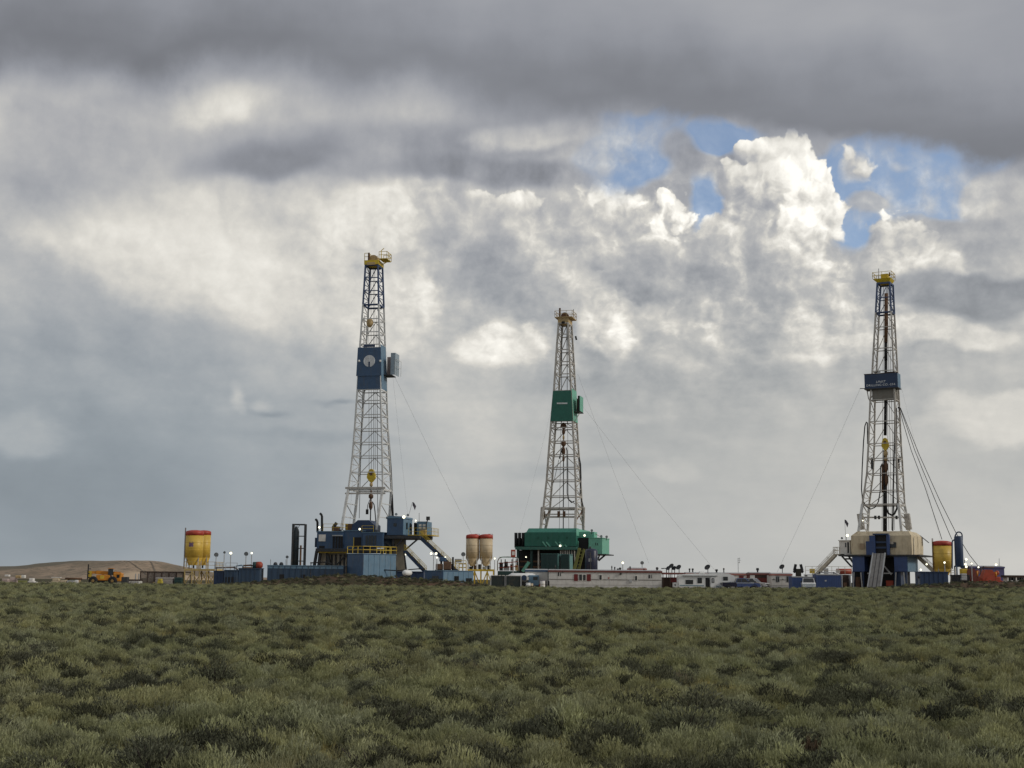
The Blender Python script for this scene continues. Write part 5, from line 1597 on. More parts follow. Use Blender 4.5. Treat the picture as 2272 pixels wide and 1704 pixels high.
# ---- telehandler
M_TANSTEEL0 = mat('dusty_rim', (.26, .17, .06), .7)
def telehandler():
    T = Thing('telehandler', 'orange telescopic handler with big tyres and dark forks raised on the left', 'telehandler', 230, 214, 4)
    H = lambda x, y, d=0.0: T.h(x, y, d)
    a, b, c, d = T.rect(213, 1275.5, 243, 1288, 0)
    ch = MB().bevbox(a, b, 0, 1.9, c, d, .08, 2).obj('chassis', M_ORANGE, T.o)
    MB().box(a + .2, b - .2, .1, 1.8, c - .35, c - .001).obj('belly', M_BLACK, ch)
    T.box('side_panel', M_YEL, 222, 1277, 231, 1284, -.03, .03, ch)
    a2, b2, c2, d2 = T.rect(250, 1271, 269, 1290, 0)
    eb = MB().bevbox(a2, b2, .1, 1.8, c2, d2, .12, 2).obj('engine_cover', M_ORANGE, T.o)
    T.box('grille', M_BLACK, 259, 1275, 265, 1282, .06, .05, eb)
    T.box('counterweight', M_DECK, 268.5, 1280, 282, 1294, .2, 1.6)
    # telescopic boom in two sections
    p0, p1 = H(268, 1273, .9), H(214, 1270, .9)
    bm = MB().beam(p0, p1, .55, .55).obj('boom', M_ORANGE, T.o)
    MB().beam(p1, H(200, 1270, .9), .42, .42).obj('boom_extension', M_ORANGE, bm)
    MB().beam(H(201, 1267, .9), H(199, 1284, .9), .5, .45).obj('boom_head', M_YEL, bm)
    MB().tube([H(240, 1283, .9), H(225, 1273, .9)], .09, 8).obj('lift_cylinder', M_CHROME, bm)
    # fork carriage
    for dy in (.2, 1.5):
        MB().beam(H(196.5, 1252, dy), H(194, 1285, dy), .16, .12).obj('carriage_post', M_BLACK, T.o)
    for py in (1262, 1272, 1281):
        q = H(195.5, py, 0); MB().box(q.x - .08, q.x + .08, .2, 1.5, q.z - .08, q.z + .08).obj('carriage_rail', M_DECK, T.o)
    for dy in (.35, 1.35):
        q = H(194.5, 1286, dy); MB().box(q.x - 1.35, q.x + .1, dy - .08, dy + .08, q.z - .06, q.z + .03).obj('fork', M_BLACK, T.o)
    # cab frame
    ca, cb, cc, cdz = T.rect(240, 1262, 251, 1276, .1)
    cab = MB().bevbox(ca, cb, 0, .85, cc, cdz, .06, 1).obj('cab', M_GLASS, T.o)
    MB().box(ca - .05, cb + .05, -.05, .9, cdz, cdz + .08).obj('cab_roof', M_ORANGE, cab)
    for x, y0 in ((206, -.25), (249, -.25), (206, 1.7), (249, 1.7)):
        q = H(x, 1290, y0)
        w = MB().lathe([(.45, -.22), (.66, -.2), (.70, -.1), (.70, .1), (.66, .2), (.45, .22)], (0, 0), 24).obj('wheel', M_BLACK, T.o, True)
        w.rotation_euler = (R(90), 0, 0); w.location = (q.x, y0 + .15, .70)
        r_ = MB().lathe([(.1, -.24), (.38, -.2), (.42, -.18), (.42, .18), (.38, .2), (.1, .24)], (0, 0), 16).obj('rim', M_TANSTEEL0, w, True)
telehandler()

# ---- netted enclosure with stores
def enclosure():
    T = Thing('netted_enclosure', 'brown netting enclosure on steel posts in front of the hill', 'enclosure', 358, 219, 0)
    a, b, _, z = T.rect(311, 1269, 406, 1290, 0)
    for x in (311, 327, 342, 358, 374, 390, 405.5):
        X = T.h(x, 1290, 0).x
        bar('post', (X, 0, 0), (X, 0, z), .14, M_BROWN, T.o); bar('post', (X, 5, 0), (X, 5, z), .14, M_BROWN, T.o)
    for yy in (0, 5): bar('top_rail', (a, yy, z), (b, yy, z), .16, M_BROWN, T.o)
    for x in (a, b): bar('top_rail', (x, 0, z), (x, 5, z), .14, M_BROWN, T.o)
    XX = [T.h(x, 1290, 0).x for x in (311, 327, 342, 358, 374, 390)]
    for x0, x1 in zip(XX, XX[1:]): MB().box(x0 + .05, x1 - .05, -.01, .01, .02, z - .06).obj('netting', M_MESHF, T.o)
    MB().box(a + .1, XX[-1], 4.98, 5.0, .02, z - .06).obj('netting', M_MESHF, T.o)
    MB().box(a + .05, XX[2], -.05, -.02, .02, z * .55).obj('lower_sheet', mat('grey_sheet', (.16, .14, .11), .9), T.o)
enclosure()
pallet_load('grey wrapped block with yellow top inside the netted enclosure', 343, 1281, 384, 217, mat('grey_wrap', (.34, .32, .31), .7, dirt=.3), slump=.05, dep=2)
pallet_load('yellow bag leaning on the grey wrapped block in the enclosure', 347, 1284, 361, 215.6, mat('yellow_bag', (.48, .40, .06), .7), pallet=False, slump=.3, cat='bag', name='bag')
pallet_load('dark green tarped drums at the right of the netted enclosure', 386, 1281, 403, 217, M_DGREEN, cat='tarped load')
pallet_load('small rusty crate at the foot of the netted enclosure', 337, 1291, 343, 215, M_RUST, pallet=False, cat='crate', name='crate')
def rail_rack():
    T = Thing('pipe_rack', 'low dark rack with white-painted posts between telehandler and enclosure', 'rack', 295, 216)
    a, b, _, z = T.rect(281, 1285.5, 310, 1290, 0)
    MB().box(a, b, 0, .2, z - .25, z).obj('beam', M_BROWN, T.o)
    MB().box(a, b, 1.6, 1.8, z - .25, z).obj('beam', M_BROWN, T.o)
    for i in range(7):
        x = a + (b - a) * (i + .5) / 7
        MB().box(x - .07, x + .07, -.05, 1.85, 0, z - .251).obj('post', M_WRAP if i % 2 else M_WHITE, T.o)
    for x in (a + .55 * (b - a), a + .8 * (b - a)): MB().tube([(x, .9, z), (x, .9, z + .9)], .1, 8).obj('valve_post', M_GALV, T.o)
rail_rack()

# ---- yellow silo pair
silo('yellow silo with red roof, ladder and round emblem on lattice stand', 412, 451, 1176, 1188, 1237, 1254, 220, M_SILO, ladder=True, logo=True, ybase=1262)
silo('yellow silo with red roof half hidden behind the emblem silo', 436, 467, 1176.5, 1187, 1237, 1254, 224, M_SILO, ybase=1262)
def lattice_stand(label, x0, x1, ytop, Y, m, dep=3.6, deck=True, rail=None):
    T = Thing('silo_stand', label, 'stand', (x0 + x1) / 2, Y)
    a, b, _, z = T.rect(x0, ytop, x1, ytop + 20, 0)
    MB().box(a, b, 0, dep, z - .3, z).obj('platform', m, T.o)
    n = 4
    for yy in (.1, dep - .1):
        for i in range(n + 1):
            x = a + .1 + (b - a - .2) * i / n
            bar('leg', (x, yy, 0), (x, yy, z - .3), .17, m, T.o)
        for i in range(n):
            x, x1_ = a + .1 + (b - a - .2) * i / n, a + .1 + (b - a - .2) * (i + 1) / n
            if i % 2 == 0: bar('brace', (x, yy, .1), (x1_, yy, z - .35), .11, m, T.o)
            else: bar('brace', (x, yy, z - .35), (x1_, yy, .1), .11, m, T.o)
    if rail: railing(T, rail, [(a, 0, z), (b, 0, z), (b, dep, z)], 1.1, None, 1.1, .04)
    return T
M_TANSTEEL = mat('tan_steel', (.50, .38, .15), .6, dirt=.45)
lattice_stand('tan lattice stand carrying the two yellow silos', 408, 476, 1262, 218.2, M_TANSTEEL, 7.0, rail=M_TANSTEEL)

for args in (('dark unlit floodlight on short pole right beside the yellow silos', 477, 1231, 215, False),
             ('bare light pole between silos and the lit yellow lamp', 495, 1226, 216, False, 0, 0, .2),
             ('glowing yellow floodlight pole behind the small blue tanks', 509.5, 1227, 216, True, 0, 0, .34),
             ('unlit round floodlight pole left of the white-lit lamp', 543.5, 1229, 216, False, 0, 0, .34),
             ('white-lit floodlight pole above the red and teal machine', 556, 1227, 216, True, 0, 0, .26),
             ('flat-headed light pole next to the black gas separator', 635, 1236, 218, False, 0, 0, .24)):
    pole_light(*args)

# ---- mud tanks left of the blue rig
box_tank('mud_tank', 'short navy mud tank beside the yellow silo stand', 'tank', 474, 1268, 496, 212, M_NAVY, ribs=2, rail=M_GALV)
box_tank('mud_tank', 'navy mud tank with two hatches under the lit floodlights', 'tank', 497, 1266, 528, 211, M_TBLUE, ribs=3, hatch=2, rail=M_GALV)
box_tank('mud_tank', 'blue mud tank with the red and teal machine on it', 'tank', 529, 1262, 577, 211, M_TBLUE, ribs=4)
T, (a, b, z) = box_tank('mud_tank', 'long blue mud tank with pale rim stretching to the blue rig', 'tank', 593, 1256, 762, 212, M_TBLUE, ribs=12, top=M_LBLUE, hatch=3)
MB().box(a, b, -.06, -.002, z - .4, z - .02).obj('upper_band', M_LBLUE, T.o)  # light along the tank's upper edge painted as a pale strip
for px in (611, 624):
    q = T.h(px, 1255, 1.5); MB().lathe([(.32, z + .1), (.34, z + .3), (.2, z + .55), (0, z + .6)], (q.x, 1.5), 14).obj('agitator_motor', M_DECK, T.o, True)
for px in (600, 634, 645):
    q = T.h(px, 1255, 1.2); bar('rail_post', (q.x, 1.2, z + .1), (q.x, 1.2, z + 1.0), .08, M_GALV, T.o)
def machine():
    T = Thing('centrifuge', 'red and teal drum machine lying on the blue mud tank', 'machine', 570, 213)
    zb = T.h(570, 1262.5, 0).z; z = T.h(570, 1254, 0).z
    x0, xm, x1 = T.h(560, 1254, 0).x, T.h(568, 1254, 0).x, T.h(581, 1254, 0).x
    MB().tube([(x0, .6, z), (xm, .6, z)], .52, 16).obj('drum', M_DGREEN, T.o, True)
    MB().tube([(xm + .005, .6, z), (x1 - .25, .6, z), (x1, .6, z)], [.56, .56, .3], 16).obj('motor', M_REDM, T.o, True)
    for x in (x0 + .3, x1 - .4): MB().box(x - .12, x + .12, .2, 1.0, 0, z - .45).obj('stand', M_DECK, T.o)
    MB().tube([T.h(538, 1262, .4), T.h(540, 1255, .4), T.h(557, 1254, .4), T.h(560, 1256, .4)], .13, 8).obj('feed_pipe', M_RUST, T.o, True)
    MB().tube([T.h(524, 1264, .2), T.h(524, 1256, .2), T.h(536, 1254, .2), T.h(540, 1257, .2)], .10, 8).obj('feed_pipe', M_LBLUE, T.o, True)
    MB().box(T.h(540, 1260, .8).x, T.h(560, 1260, .8).x, .8, 1.6, z - .9, z - .3).obj('valve_block', M_ORANGE, T.o)
machine()
def separator():
    T = Thing('gas_separator', 'tall black gas separator cylinder in an open steel frame', 'separator', 663, 224)
    z0 = 0; zt = T.h(663, 1168, 0).z; ztf = T.h(663, 1164, 0).z
    x0, x1 = T.h(650, 1200, 0).x, T.h(677, 1200, 0).x
    cx = T.h(656.5, 1200, 0).x; r = .52
    MB().lathe([(r, 1.2), (r, zt - .9), (r * .75, zt - .45), (.22, zt - .2), (.22, zt), (0, zt)], (cx, 0), 20).obj('vessel', mat('separator_black', (.022, .035, .042), .5, dirt=.2), T.o, True)
    for dx in (-.35, .35): bar('leg', (cx + dx, 0, 0), (cx + dx, 0, 1.3), .14, M_DECK, T.o)
    for (x, y) in ((x0, -.7), (x1, -.7), (x0, .7), (x1, .7)): bar('frame_post', (x, y, 0), (x, y, ztf), .2, M_DECK, T.o)
    for y in (-.7, .7): bar('frame_beam', (x0 - .1, y, ztf), (x1 + .1, y, ztf), .2, M_DECK, T.o)
    for py in (1190, 1217, 1245):
        q = T.h(665, py, 0).z
        bar('frame_beam', (cx + r, -.7, q), (x1, -.7, q), .15, M_DECK, T.o)
    bar('hanger', (cx + .6, 0, ztf), (cx + .25, 0, zt - .3), .07, M_DECK, T.o)
    MB().tube([(cx + r + .35, -.2, .2), (cx + r + .35, -.2, T.h(665, 1210, 0).z)], .16, 8).obj('riser_pipe', M_RUST, T.o, True)
separator()

# ---- tanks in front of the blue rig
T, z1 = corner_tank('water_tank', 'water tank with sunlit light-blue side and yellow top railing below the blue rig floor', 'tank', 804, 210, 45, 6.7, 3.9, 1229, M_BLUE, M_LBLUE, M_YEL)
box_tank('mud_tank', 'low dark navy tank between the light-blue water tank and the stairs', 'tank', 806, 1269, 940, 215, M_NAVY, ribs=8)
def propane():
    T = Thing('propane_tank', 'small white propane tank lying in front of the navy tank', 'tank', 903, 206, 60)
    z = T.h(903, 1271, 0).z
    MB().tube([(-.95, 0, z), (-.85, 0, z), (-.6, 0, z), (.6, 0, z), (.85, 0, z), (.95, 0, z)], [.12, .33, .44, .44, .33, .12], 16).obj('vessel', M_RV, T.o, True)
    for x in (-.5, .5): MB().box(x - .08, x + .08, -.3, .3, 0, z - .3).obj('saddle', M_DECK, T.o)
    MB().tube([(0, 0, z + .42), (0, 0, z + .6)], .12, 8).obj('valve_dome', M_WHITE, T.o, True)
propane()
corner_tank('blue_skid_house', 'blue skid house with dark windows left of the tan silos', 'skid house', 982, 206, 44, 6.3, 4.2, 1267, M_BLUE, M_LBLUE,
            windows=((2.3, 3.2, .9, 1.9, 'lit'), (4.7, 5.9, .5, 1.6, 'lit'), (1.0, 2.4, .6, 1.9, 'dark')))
pole_light('twin white-lit floodlights on a pole beneath the long yellow-railed stair', 961, 1228, 209, True, 0, 0, .3, True)
pole_light('small lit lamp on a post right of the twin floodlights', 968.5, 1237, 212, True, 0, 0, .2)
def pump_set():
    T = Thing('pump_skid', 'orange-brown pump skid with black exhaust behind the blue skid house', 'pump', 985, 212)
    a, b, _, z = T.rect(965, 1251, 1002, 1262, 0)
    MB().box(a, b, 0, 1.8, 0, z - .9).obj('skid', M_DECK, T.o)
    MB().bevbox(a + .1, (a + b) / 2 - .1, .2, 1.5, z - .899, z, .1, 2).obj('motor', M_RUST, T.o)
    MB().bevbox((a + b) / 2, b - .1, .1, 1.6, z - .899, z + .35, .12, 2).obj('pump', M_RUST, T.o)
    MB().tube([T.h(979, 1252, .9), T.h(979, 1237, .9)], .16, 8).obj('exhaust', M_BLACK, T.o, True)
    MB().tube([T.h(1005, 1272, .9), T.h(1005, 1236, .9)], .15, 8).obj('stack', M_BLACK, T.o, True)
    MB().bevbox(T.h(975, 1245, .9).x, T.h(990, 1245, .9).x, .3, 1.4, z + .36, z + 1.0, .1, 2).obj('engine', M_BLUE, T.o)
pump_set()

# ---- tan silo pair and its yellow stand
silo('tan silo with red roof nearer the blue rig', 1034, 1063.5, 1185, 1195, 1239, 1256, 224, M_SILOT, ybase=1263, cw=.42, vent=True)
silo('tan silo with red roof nearer the green rig', 1064, 1093, 1185, 1195, 1239, 1256, 224, M_SILOT, ybase=1263, cw=.42, vent=True)
lattice_stand('yellow lattice stand under the two tan silos', 1037, 1096, 1263, 222.3, M_YEL, 3.4)
T = Thing('blower_unit', 'dark blower machinery under the cones of the tan silos', 'machinery', 1065, 223.5, z=gz(-5, 223))
a, b, c, d = T.rect(1040, 1252, 1090, 1263, .2)
for i in range(5):
    x0 = a + (b - a) * i / 5
    MB().bevbox(x0 + .05, x0 + (b - a) / 5 - .08, .1, 1.4, c, c + (d - c) * (.55 + .45 * ((i * 7) % 3) / 2), .08, 1).obj('blower_housing', (M_DECK, M_RUST, M_DECK, M_GALV, M_DECK)[i], T.o)
MB().box(a, b, .3, 1.2, c - .25, c - .002).obj('base_frame', M_DECK, T.o)
def yellow_step():
    T = Thing('step_platform', 'yellow railed steps up to the tan silo stand', 'steps', 1026, 221)
    for i in range(5):
        a, b, c, d = T.rect(1018, 1250 + i * 8, 1034, 1252 + i * 8, 0)
        MB().box(a, b, i * .0, .9, c, d).obj('step', M_YEL, T.o)
    for px in (1018, 1026, 1034):
        X = T.h(px, 1270, 0).x; zt = T.h(px, 1251, 0).z
        bar('post', (X, 0, 0), (X, 0, zt), .12, M_YEL, T.o); bar('post', (X, .9, 0), (X, .9, zt), .12, M_YEL, T.o)
    for py in (1244, 1250):
        z = T.h(1026, py, 0).z; bar('handrail', (T.h(1010, py, 0).x, 0, z), (T.h(1034, py, 0).x, 0, z), .09, M_YEL, T.o)
    for px in (1010, 1034): bar('post', (T.h(px, 1260, 0).x, 0, 0), (T.h(px, 1260, 0).x, 0, T.h(px, 1244, 0).z), .1, M_YEL, T.o)
    T.box('grey_cabinet', M_GALV, 1009, 1240, 1024, 1248, .2, .8)
yellow_step()
pole_light('unlit round floodlight pole left of the tan silos', 1027, 1230, 220, False, 0, 0, .36)
pole_light('small lit lamp on a post right of the tan silos', 1097, 1239, 222, True, 0, 0, .22)
def shaker():
    T = Thing('shale_shaker', 'grey shaker skid with curved canopy frame beside the green rig', 'shaker', 1128, 226)
    a, b, _, z = T.rect(1104, 1267, 1152, 1275, 0)
    MB().box(a, b, 0, 3, 0, z).obj('skid_tank', M_DGREEN, T.o)
    for yy in (.1, 2.6):
        pts = [T.h(x, y, yy) for x, y in ((1104, 1266), (1104, 1246), (1107, 1239), (1114, 1236), (1128, 1235.5), (1142, 1236.5), (1149, 1239), (1151, 1266))]
        MB().tube(pts, .1, 6).obj('canopy_hoop', M_GALV, T.o, True)
    pa, pb = T.h(1108, 1237.5, .1), T.h(1148, 1237.5, .1)
    MB().box(pa.x, pb.x, 0, 2.7, pa.z + .08, pa.z + .14).obj('canopy_sheet', M_LGREEN, T.o)
    for x0, x1, y0, y1, m in ((1108, 1116, 1248, 1266, M_DECK), (1117, 1130, 1256, 1266, M_GALV), (1119, 1127, 1246, 1256, M_DGREEN), (1132, 1140, 1252, 1266, M_RUST), (1143, 1150, 1254, 1266, M_TANCROWN)):
        T.box('shaker_unit', m, x0, y0, x1, y1, .4, 1.4)
    for x in (1112, 1121, 1136, 1138.5, 1145):
        T.pipe('riser', M_GALV, [(x, 1266, 1.0), (x, 1241, 1.0)], .09)
    c = T.h(1123, 1253, .2); MB().tube([(c.x - .3, .2, c.z), (c.x + .3, .2, c.z)], .35, 12).obj('motor', M_BLACK, T.o, True)
    for y in (1250, 1260): T.pipe('manifold', M_REDM, [(1106, y, .3), (1150, y - 4, .3)], .07)
shaker()
def red_lantern():
    T = Thing('warning_sign', 'red framed white sign on a post beside the green rig floor', 'sign', 1138, 225)
    z = T.h(1138, 1227, 0).z
    MB().tube([(0, 0, 0), (0, 0, z - .5)], .08, 6).obj('post', M_GALV, T.o)
    f = MB().bevbox(-.38, .38, -.12, .12, z - .7, z + .55, .08, 2).obj('frame', M_REDM, T.o)
    MB().box(-.2, .25, -.15, -.121, z - .35, z + .25).obj('plate', M_WRAP, f)
red_lantern()

# ---- tanks in front of the green rig
def tall_tank(name, label, x0, x1, xs_, y0, Y, m, m_side):
    T = Thing(name, label, 'tank', (x0 + x1) / 2, Y, -14)
    a, b, _, z = T.rect(x0, y0, x1, y0 + 30, 0)
    body = MB().bevbox(a, b, 0, 3.0, 0, z, .1, 2).obj('tank_body', m, T.o)
    MB().box(b + .002, b + .04, .1, 2.9, .1, z - .12).obj('side_panel', m_side, body)  # paler sheet paints the sun on the right side
    for i in range(1, 4):
        x = a + (b - a) * i / 4; MB().box(x - .05, x + .05, -.06, -.001, .1, z - .1).obj('rib', m, body)
    MB().box(a - .05, b + .05, -.05, 3.05, z + .002, z + .08).obj('top_rim', m_side, body)
M_TEAL = mat('pale_and_sunlit_teal', (.10, .24, .23), .55, dirt=.3)  # sunlit tone of the dark green tanks' sides; also some pipe ends
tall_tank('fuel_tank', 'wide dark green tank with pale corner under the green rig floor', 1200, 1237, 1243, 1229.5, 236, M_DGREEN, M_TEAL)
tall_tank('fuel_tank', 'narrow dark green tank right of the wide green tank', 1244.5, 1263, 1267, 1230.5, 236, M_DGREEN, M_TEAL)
def dark_vessel():
    T = Thing('vertical_tank', 'dark blue upright cylinder tank under the green dog house', 'tank', 1312, 234)
    a, b, _, z = T.rect(1298, 1217, 1326, 1250, 0); r = (b - a) / 2; cx = (a + b) / 2
    MB().lathe([(r, 0), (r, z - .45), (r * .8, z - .15), (r * .3, z), (0, z)], (cx, 0), 28).obj('shell', mat('tank_midnight', (.018, .025, .055), .4, dirt=.25), T.o, True)
    T.box('name_plate', M_GALV, 1306, 1239, 1312, 1246, -r - .03, .05)
    MB().tube([(cx - .2, 0, z - .05), (cx - .2, 0, z + .35)], .18, 8).obj('manway', M_DECK, T.o, True)
    MB().tube([(cx - r * .2, -r - .12, .1), (cx - r * .2, -r - .12, z - .6)], .09, 6).obj('riser', M_DECK, T.o, True)
dark_vessel()
pole_light('lit floodlight on a post over the long trailer roof', 1382, 1248.5, 226, True, 0, 0, .32)
pole_light('unlit floodlight on a post behind the long trailer roof', 1425, 1249, 226, False, 0, 0, .3)

# ---- trailers
def window(T, body, x0, y0, x1, y1, y, frame=M_SIDINGW, bars=True):
    a, b, c, d = T.rect(x0, y0, x1, y1, y)
    w = MB().box(a - .07, b + .07, y - .05, y - .002, c - .07, d + .07).obj('window', frame, body)
    MB().box(a, b, y - .07, y - .052, c, d).obj('pane', M_GLASS, w)
    return w

def trailer(name, label, x0, x1, y0, Y, yaw, wall, trim, dep=3.0, skirt=True, line=True, trim_h=.28, zroof=None):
    T = Thing(name, label, 'trailer', (x0 + x1) / 2, Y, yaw)
    a, b, _, z = T.rect(x0, y0, x1, y0 + 20, 0)
    w = MB().box(a, b, 0, dep, .75, z - trim_h).obj('wall', wall, T.o)
    # siding boards
    n = max(2, int((b - a) / 1.22))
    for i in range(1, n):
        x = a + (b - a) * i / n; MB().box(x - .012, x + .012, -.018, -.001, .78, z - trim_h).obj('seam', wall, w)
    MB().box(a - .1, b + .1, -.12, dep + .1, z - trim_h + .002, z).obj('fascia', trim, T.o)
    MB().hexa([(a - .05, -.08, z + .002), (b + .05, -.08, z + .002), (b + .05, dep + .06, z + .002), (a - .05, dep + .06, z + .002), (a, dep * .4, z + .16), (b, dep * .4, z + .16), (b, dep * .6, z + .16), (a, dep * .6, z + .16)]).obj('roof', M_GALV, T.o)
    if skirt: MB().box(a + .02, b - .02, .04, dep - .04, 0, .748).obj('skirting', M_SKIRT, T.o)
    if line: MB().box(a, b, -.045, -.001, 1.5, 1.58).obj('trim_strip', mat('trim_grey', (.16, .14, .13), .6), w)
    return T, w, (a, b, z)

T, w, (a, b, z) = trailer('site_trailer', 'long grey site trailer with maroon fascia and maroon shutters', 1218, 1468, 1266, 206, 0, M_SIDING, M_TRIM)
sh = []
for x0, x1 in ((1273.5, 1282), (1302, 1311)): T.box('shutter', M_SHUT, x0, 1274, x1, 1289, -.06, .058, w)
window(T, w, 1285, 1274.5, 1291.5, 1288, 0); window(T, w, 1293.5, 1275, 1299.5, 1288, 0)
window(T, w, 1330, 1276, 1335, 1286.5, 0); window(T, w, 1409, 1278, 1413.5, 1288, 0)
for x0, x1 in ((1238, 1240.3), (1243, 1244.6), (1439, 1442), (1444.5, 1446)): T.box('vent', M_BLACK, x0, 1270 + (x0 - 1238) * .025, x1, 1278 + (x0 - 1238) * .025, -.03, .028, w)
T.box('meter_box', M_GALV, 1396.5, 1286.5, 1402, 1293, -.15, .148, w)
T.box('sign_plate', M_REDM, 1349, 1281, 1352, 1284, -.03, .028, w)
T.box('wall_lamp', M_DECK, 1375, 1271, 1379, 1275, -.2, .198, w); T.box('wall_lamp', M_DECK, 1246.5, 1268, 1249.5, 1270, -.2, .198, w)
for px, h_, r_ in ((1357.5, .75, .1), (1364, .6, .12), (1371, .35, .2), (1376, .5, .2), (1398, .7, .12), (1430, .4, .3), (1458, .6, .22), (1232, .8, .1), (1250, .25, .12)):
    X = T.h(px, 1266, 1.4).x
    MB().lathe([(r_ * .7, z + .1), (r_ * .7, z + h_ * .6), (r_ * 1.15, z + h_ * .62), (r_ * .6, z + h_), (0, z + h_)], (X, 1.4), 10).obj('roof_vent', M_DECK if r_ < .25 else M_ROOFR, T.o, True)
trailer('site_trailer', 'grey site trailer with blue fascia behind the blue tank truck', 1166, 1215.5, 1264.5, 209, 0, M_SIDING, M_BLUE, line=False)
T, w, (a, b, z) = trailer('site_trailer', 'low trailer with faded red roof seen above the long grey trailer', 1396, 1434, 1261.5, 216, 0, M_SIDINGW, M_ROOFR)

T, w, (a, b, z) = trailer('site_trailer', 'white trailer with red roof behind the fifth-wheel camper', 1522, 1662, 1272, 218, 0, M_SIDINGW, M_ROOFR, dep=2.6)
T.box('shutter', M_SHUT, 1640, 1277, 1650, 1290, -.06, .058, w); window(T, w, 1655.5, 1281, 1658, 1286, 0)
for px, h_, r_ in ((1530, .5, .13), (1537, .5, .15), (1590, .4, .2), (1606, .6, .12)):
    X = T.h(px, 1272, 1.2).x; MB().lathe([(r_ * .7, z + .1), (r_ * .7, z + h_), (r_ * 1.2, z + h_), (r_, z + h_ + .25), (0, z + h_ + .25)], (X, 1.2), 10).obj('roof_vent', M_DECK, T.o, True)
T, w, (a, b, z) = trailer('site_hut', 'maroon boarded hut with dark roof between two white trailers', 1664, 1711, 1271.5, 214, 0, M_MAROON, M_TRIM, line=False)
T.box('wall_panel', M_SIDING, 1664.5, 1276, 1675, 1306, -.05, .048, w); T.box('wall_panel', M_SIDING, 1702, 1276, 1710.5, 1306, -.05, .048, w)
T.box('porch_shadow_board', M_BROWN, 1676, 1276, 1701, 1282, -.04, .038, w)
for i in range(5): T.box('board', M_MAROON, 1676.5 + i * 5, 1282.5, 1681 + i * 5, 1306, -.035, .033, w)
X = T.h(1681, 1270, 1).x; MB().lathe([(.12, z + .1), (.12, z + .4), (.25, z + .45), (.2, z + .8), (0, z + .8)], (X, 1), 10).obj('roof_vent', M_DECK, T.o, True)
T, w, (a, b, z) = trailer('site_trailer', 'white trailer with red roof and tall windows beside the blue containers', 1712, 1757, 1273, 212, 0, M_SIDINGW, M_ROOFR)
for x0 in (1722, 1745.5): window(T, w, x0, 1279, x0 + 2.4, 1291, 0, M_GALV); window(T, w, x0 + 4, 1279, x0 + 6.4, 1291, 0, M_GALV)
for x0 in (1716, 1736): T.box('vent', M_DECK, x0, 1284, x0 + 2, 1287, -.03, .028, w)

def porch():
    T = Thing('trailer_porch', 'dark brown covered porch at the end of the long grey trailer', 'porch', 1490, 208)
    a, b, _, z = T.rect(1469.5, 1270.5, 1521, 1290, 0)
    MB().box(a, b, -.2, 2.4, z - .28, z).obj('porch_roof', M_TRIM, T.o)
    pa, pb, pc, pd = T.rect(1471, 1281, 1500, 1306, .2)
    MB().box(pa, pb, .6, 2.2, 0, pd).obj('brown_wall', M_BROWN, T.o)
    T.box('maroon_panel', M_SHUT, 1488, 1281, 1504, 1292, .4, .15)
    T.box('brown_shelf', M_BROWN, 1488, 1292.5, 1504, 1296, .3, .3)
    for px in (1471, 1487, 1504, 1520):
        X = T.h(px, 1290, 0).x; MB().box(X - .06, X + .06, -.1, .02, 0, z - .281).obj('post', M_BROWN, T.o)
porch()

def dish(label, px, py, Y, r=.42, foot=None, name='satellite_dish', group=None, tilt=35, turn=-40):
    T = Thing(name, label, 'satellite dish', px, Y, 0, group)
    z = T.h(px, py, 0).z
    MB().tube([(0, 0, 0), (0, 0, z)], .06, 6).obj('mast', M_DECK, T.o)
    d = MB().lathe([(0, 0), (r * .5, .05), (r * .85, .14), (r, .2), (r * .97, .22), (r * .8, .17), (0, .04)], (0, 0), 18).obj('dish', M_DECK, T.o, True)
    d.location = (0, -.05, z); d.rotation_euler = (R(90 - tilt), 0, R(turn))
    bar('feed_arm', (0, -.05, z - .3), (r * .5 * math.sin(R(-turn)), -.6, z + .15), .05, M_DECK, T.o)
dish('first dark satellite dish beside the hooked pole over the porch', 1484, 1262, 211, .38)
dish('tallest dark satellite dish on a pole over the porch', 1491, 1257, 211, .42)
dish('dark satellite dish right of the tallest one over the porch', 1497, 1262, 211, .38)
dish('dark satellite dish at the camper end of the porch', 1507, 1260, 211, .45)
dish('satellite dish above the fifth-wheel camper roof', 1571, 1260, 213, .5)
dish('satellite dish on the white trailer beside the blue containers', 1736.5, 1259, 215, .45)
def hooked_pole():
    T = Thing('hooked_pole', 'hooked light pole left of the four dishes over the porch', 'pole', 1479, 211)
    z = T.h(1479, 1261, 0).z
    MB().tube([(0, 0, 0), (0, 0, z - .2), (-.12, 0, z), (-.5, 0, z)], .07, 6).obj('pole', M_DECK, T.o, True)
    MB().box(-.8, -.45, -.1, .1, z - .1, z + .04).obj('lamp_head', M_LAMP, T.o)
hooked_pole()
def antenna():
    T = Thing('antenna_mast', 'thin antenna mast with small aerial above the white trailer', 'antenna', 1638.5, 219)
    z = T.h(1638.5, 1238, 0).z
    MB().tube([(0, 0, 0), (0, 0, z)], .045, 5).obj('mast', M_GALV, T.o)
    for dz, w_ in ((-.1, .35), (-.4, .45), (-.75, .3)): bar('element', (-.05, 0, z + dz), (w_, 0, z + dz + .05), .05, M_GALV, T.o)
    bar('boom', (.22, 0, z - .85), (.22, 0, z + .05), .05, M_GALV, T.o)
antenna()

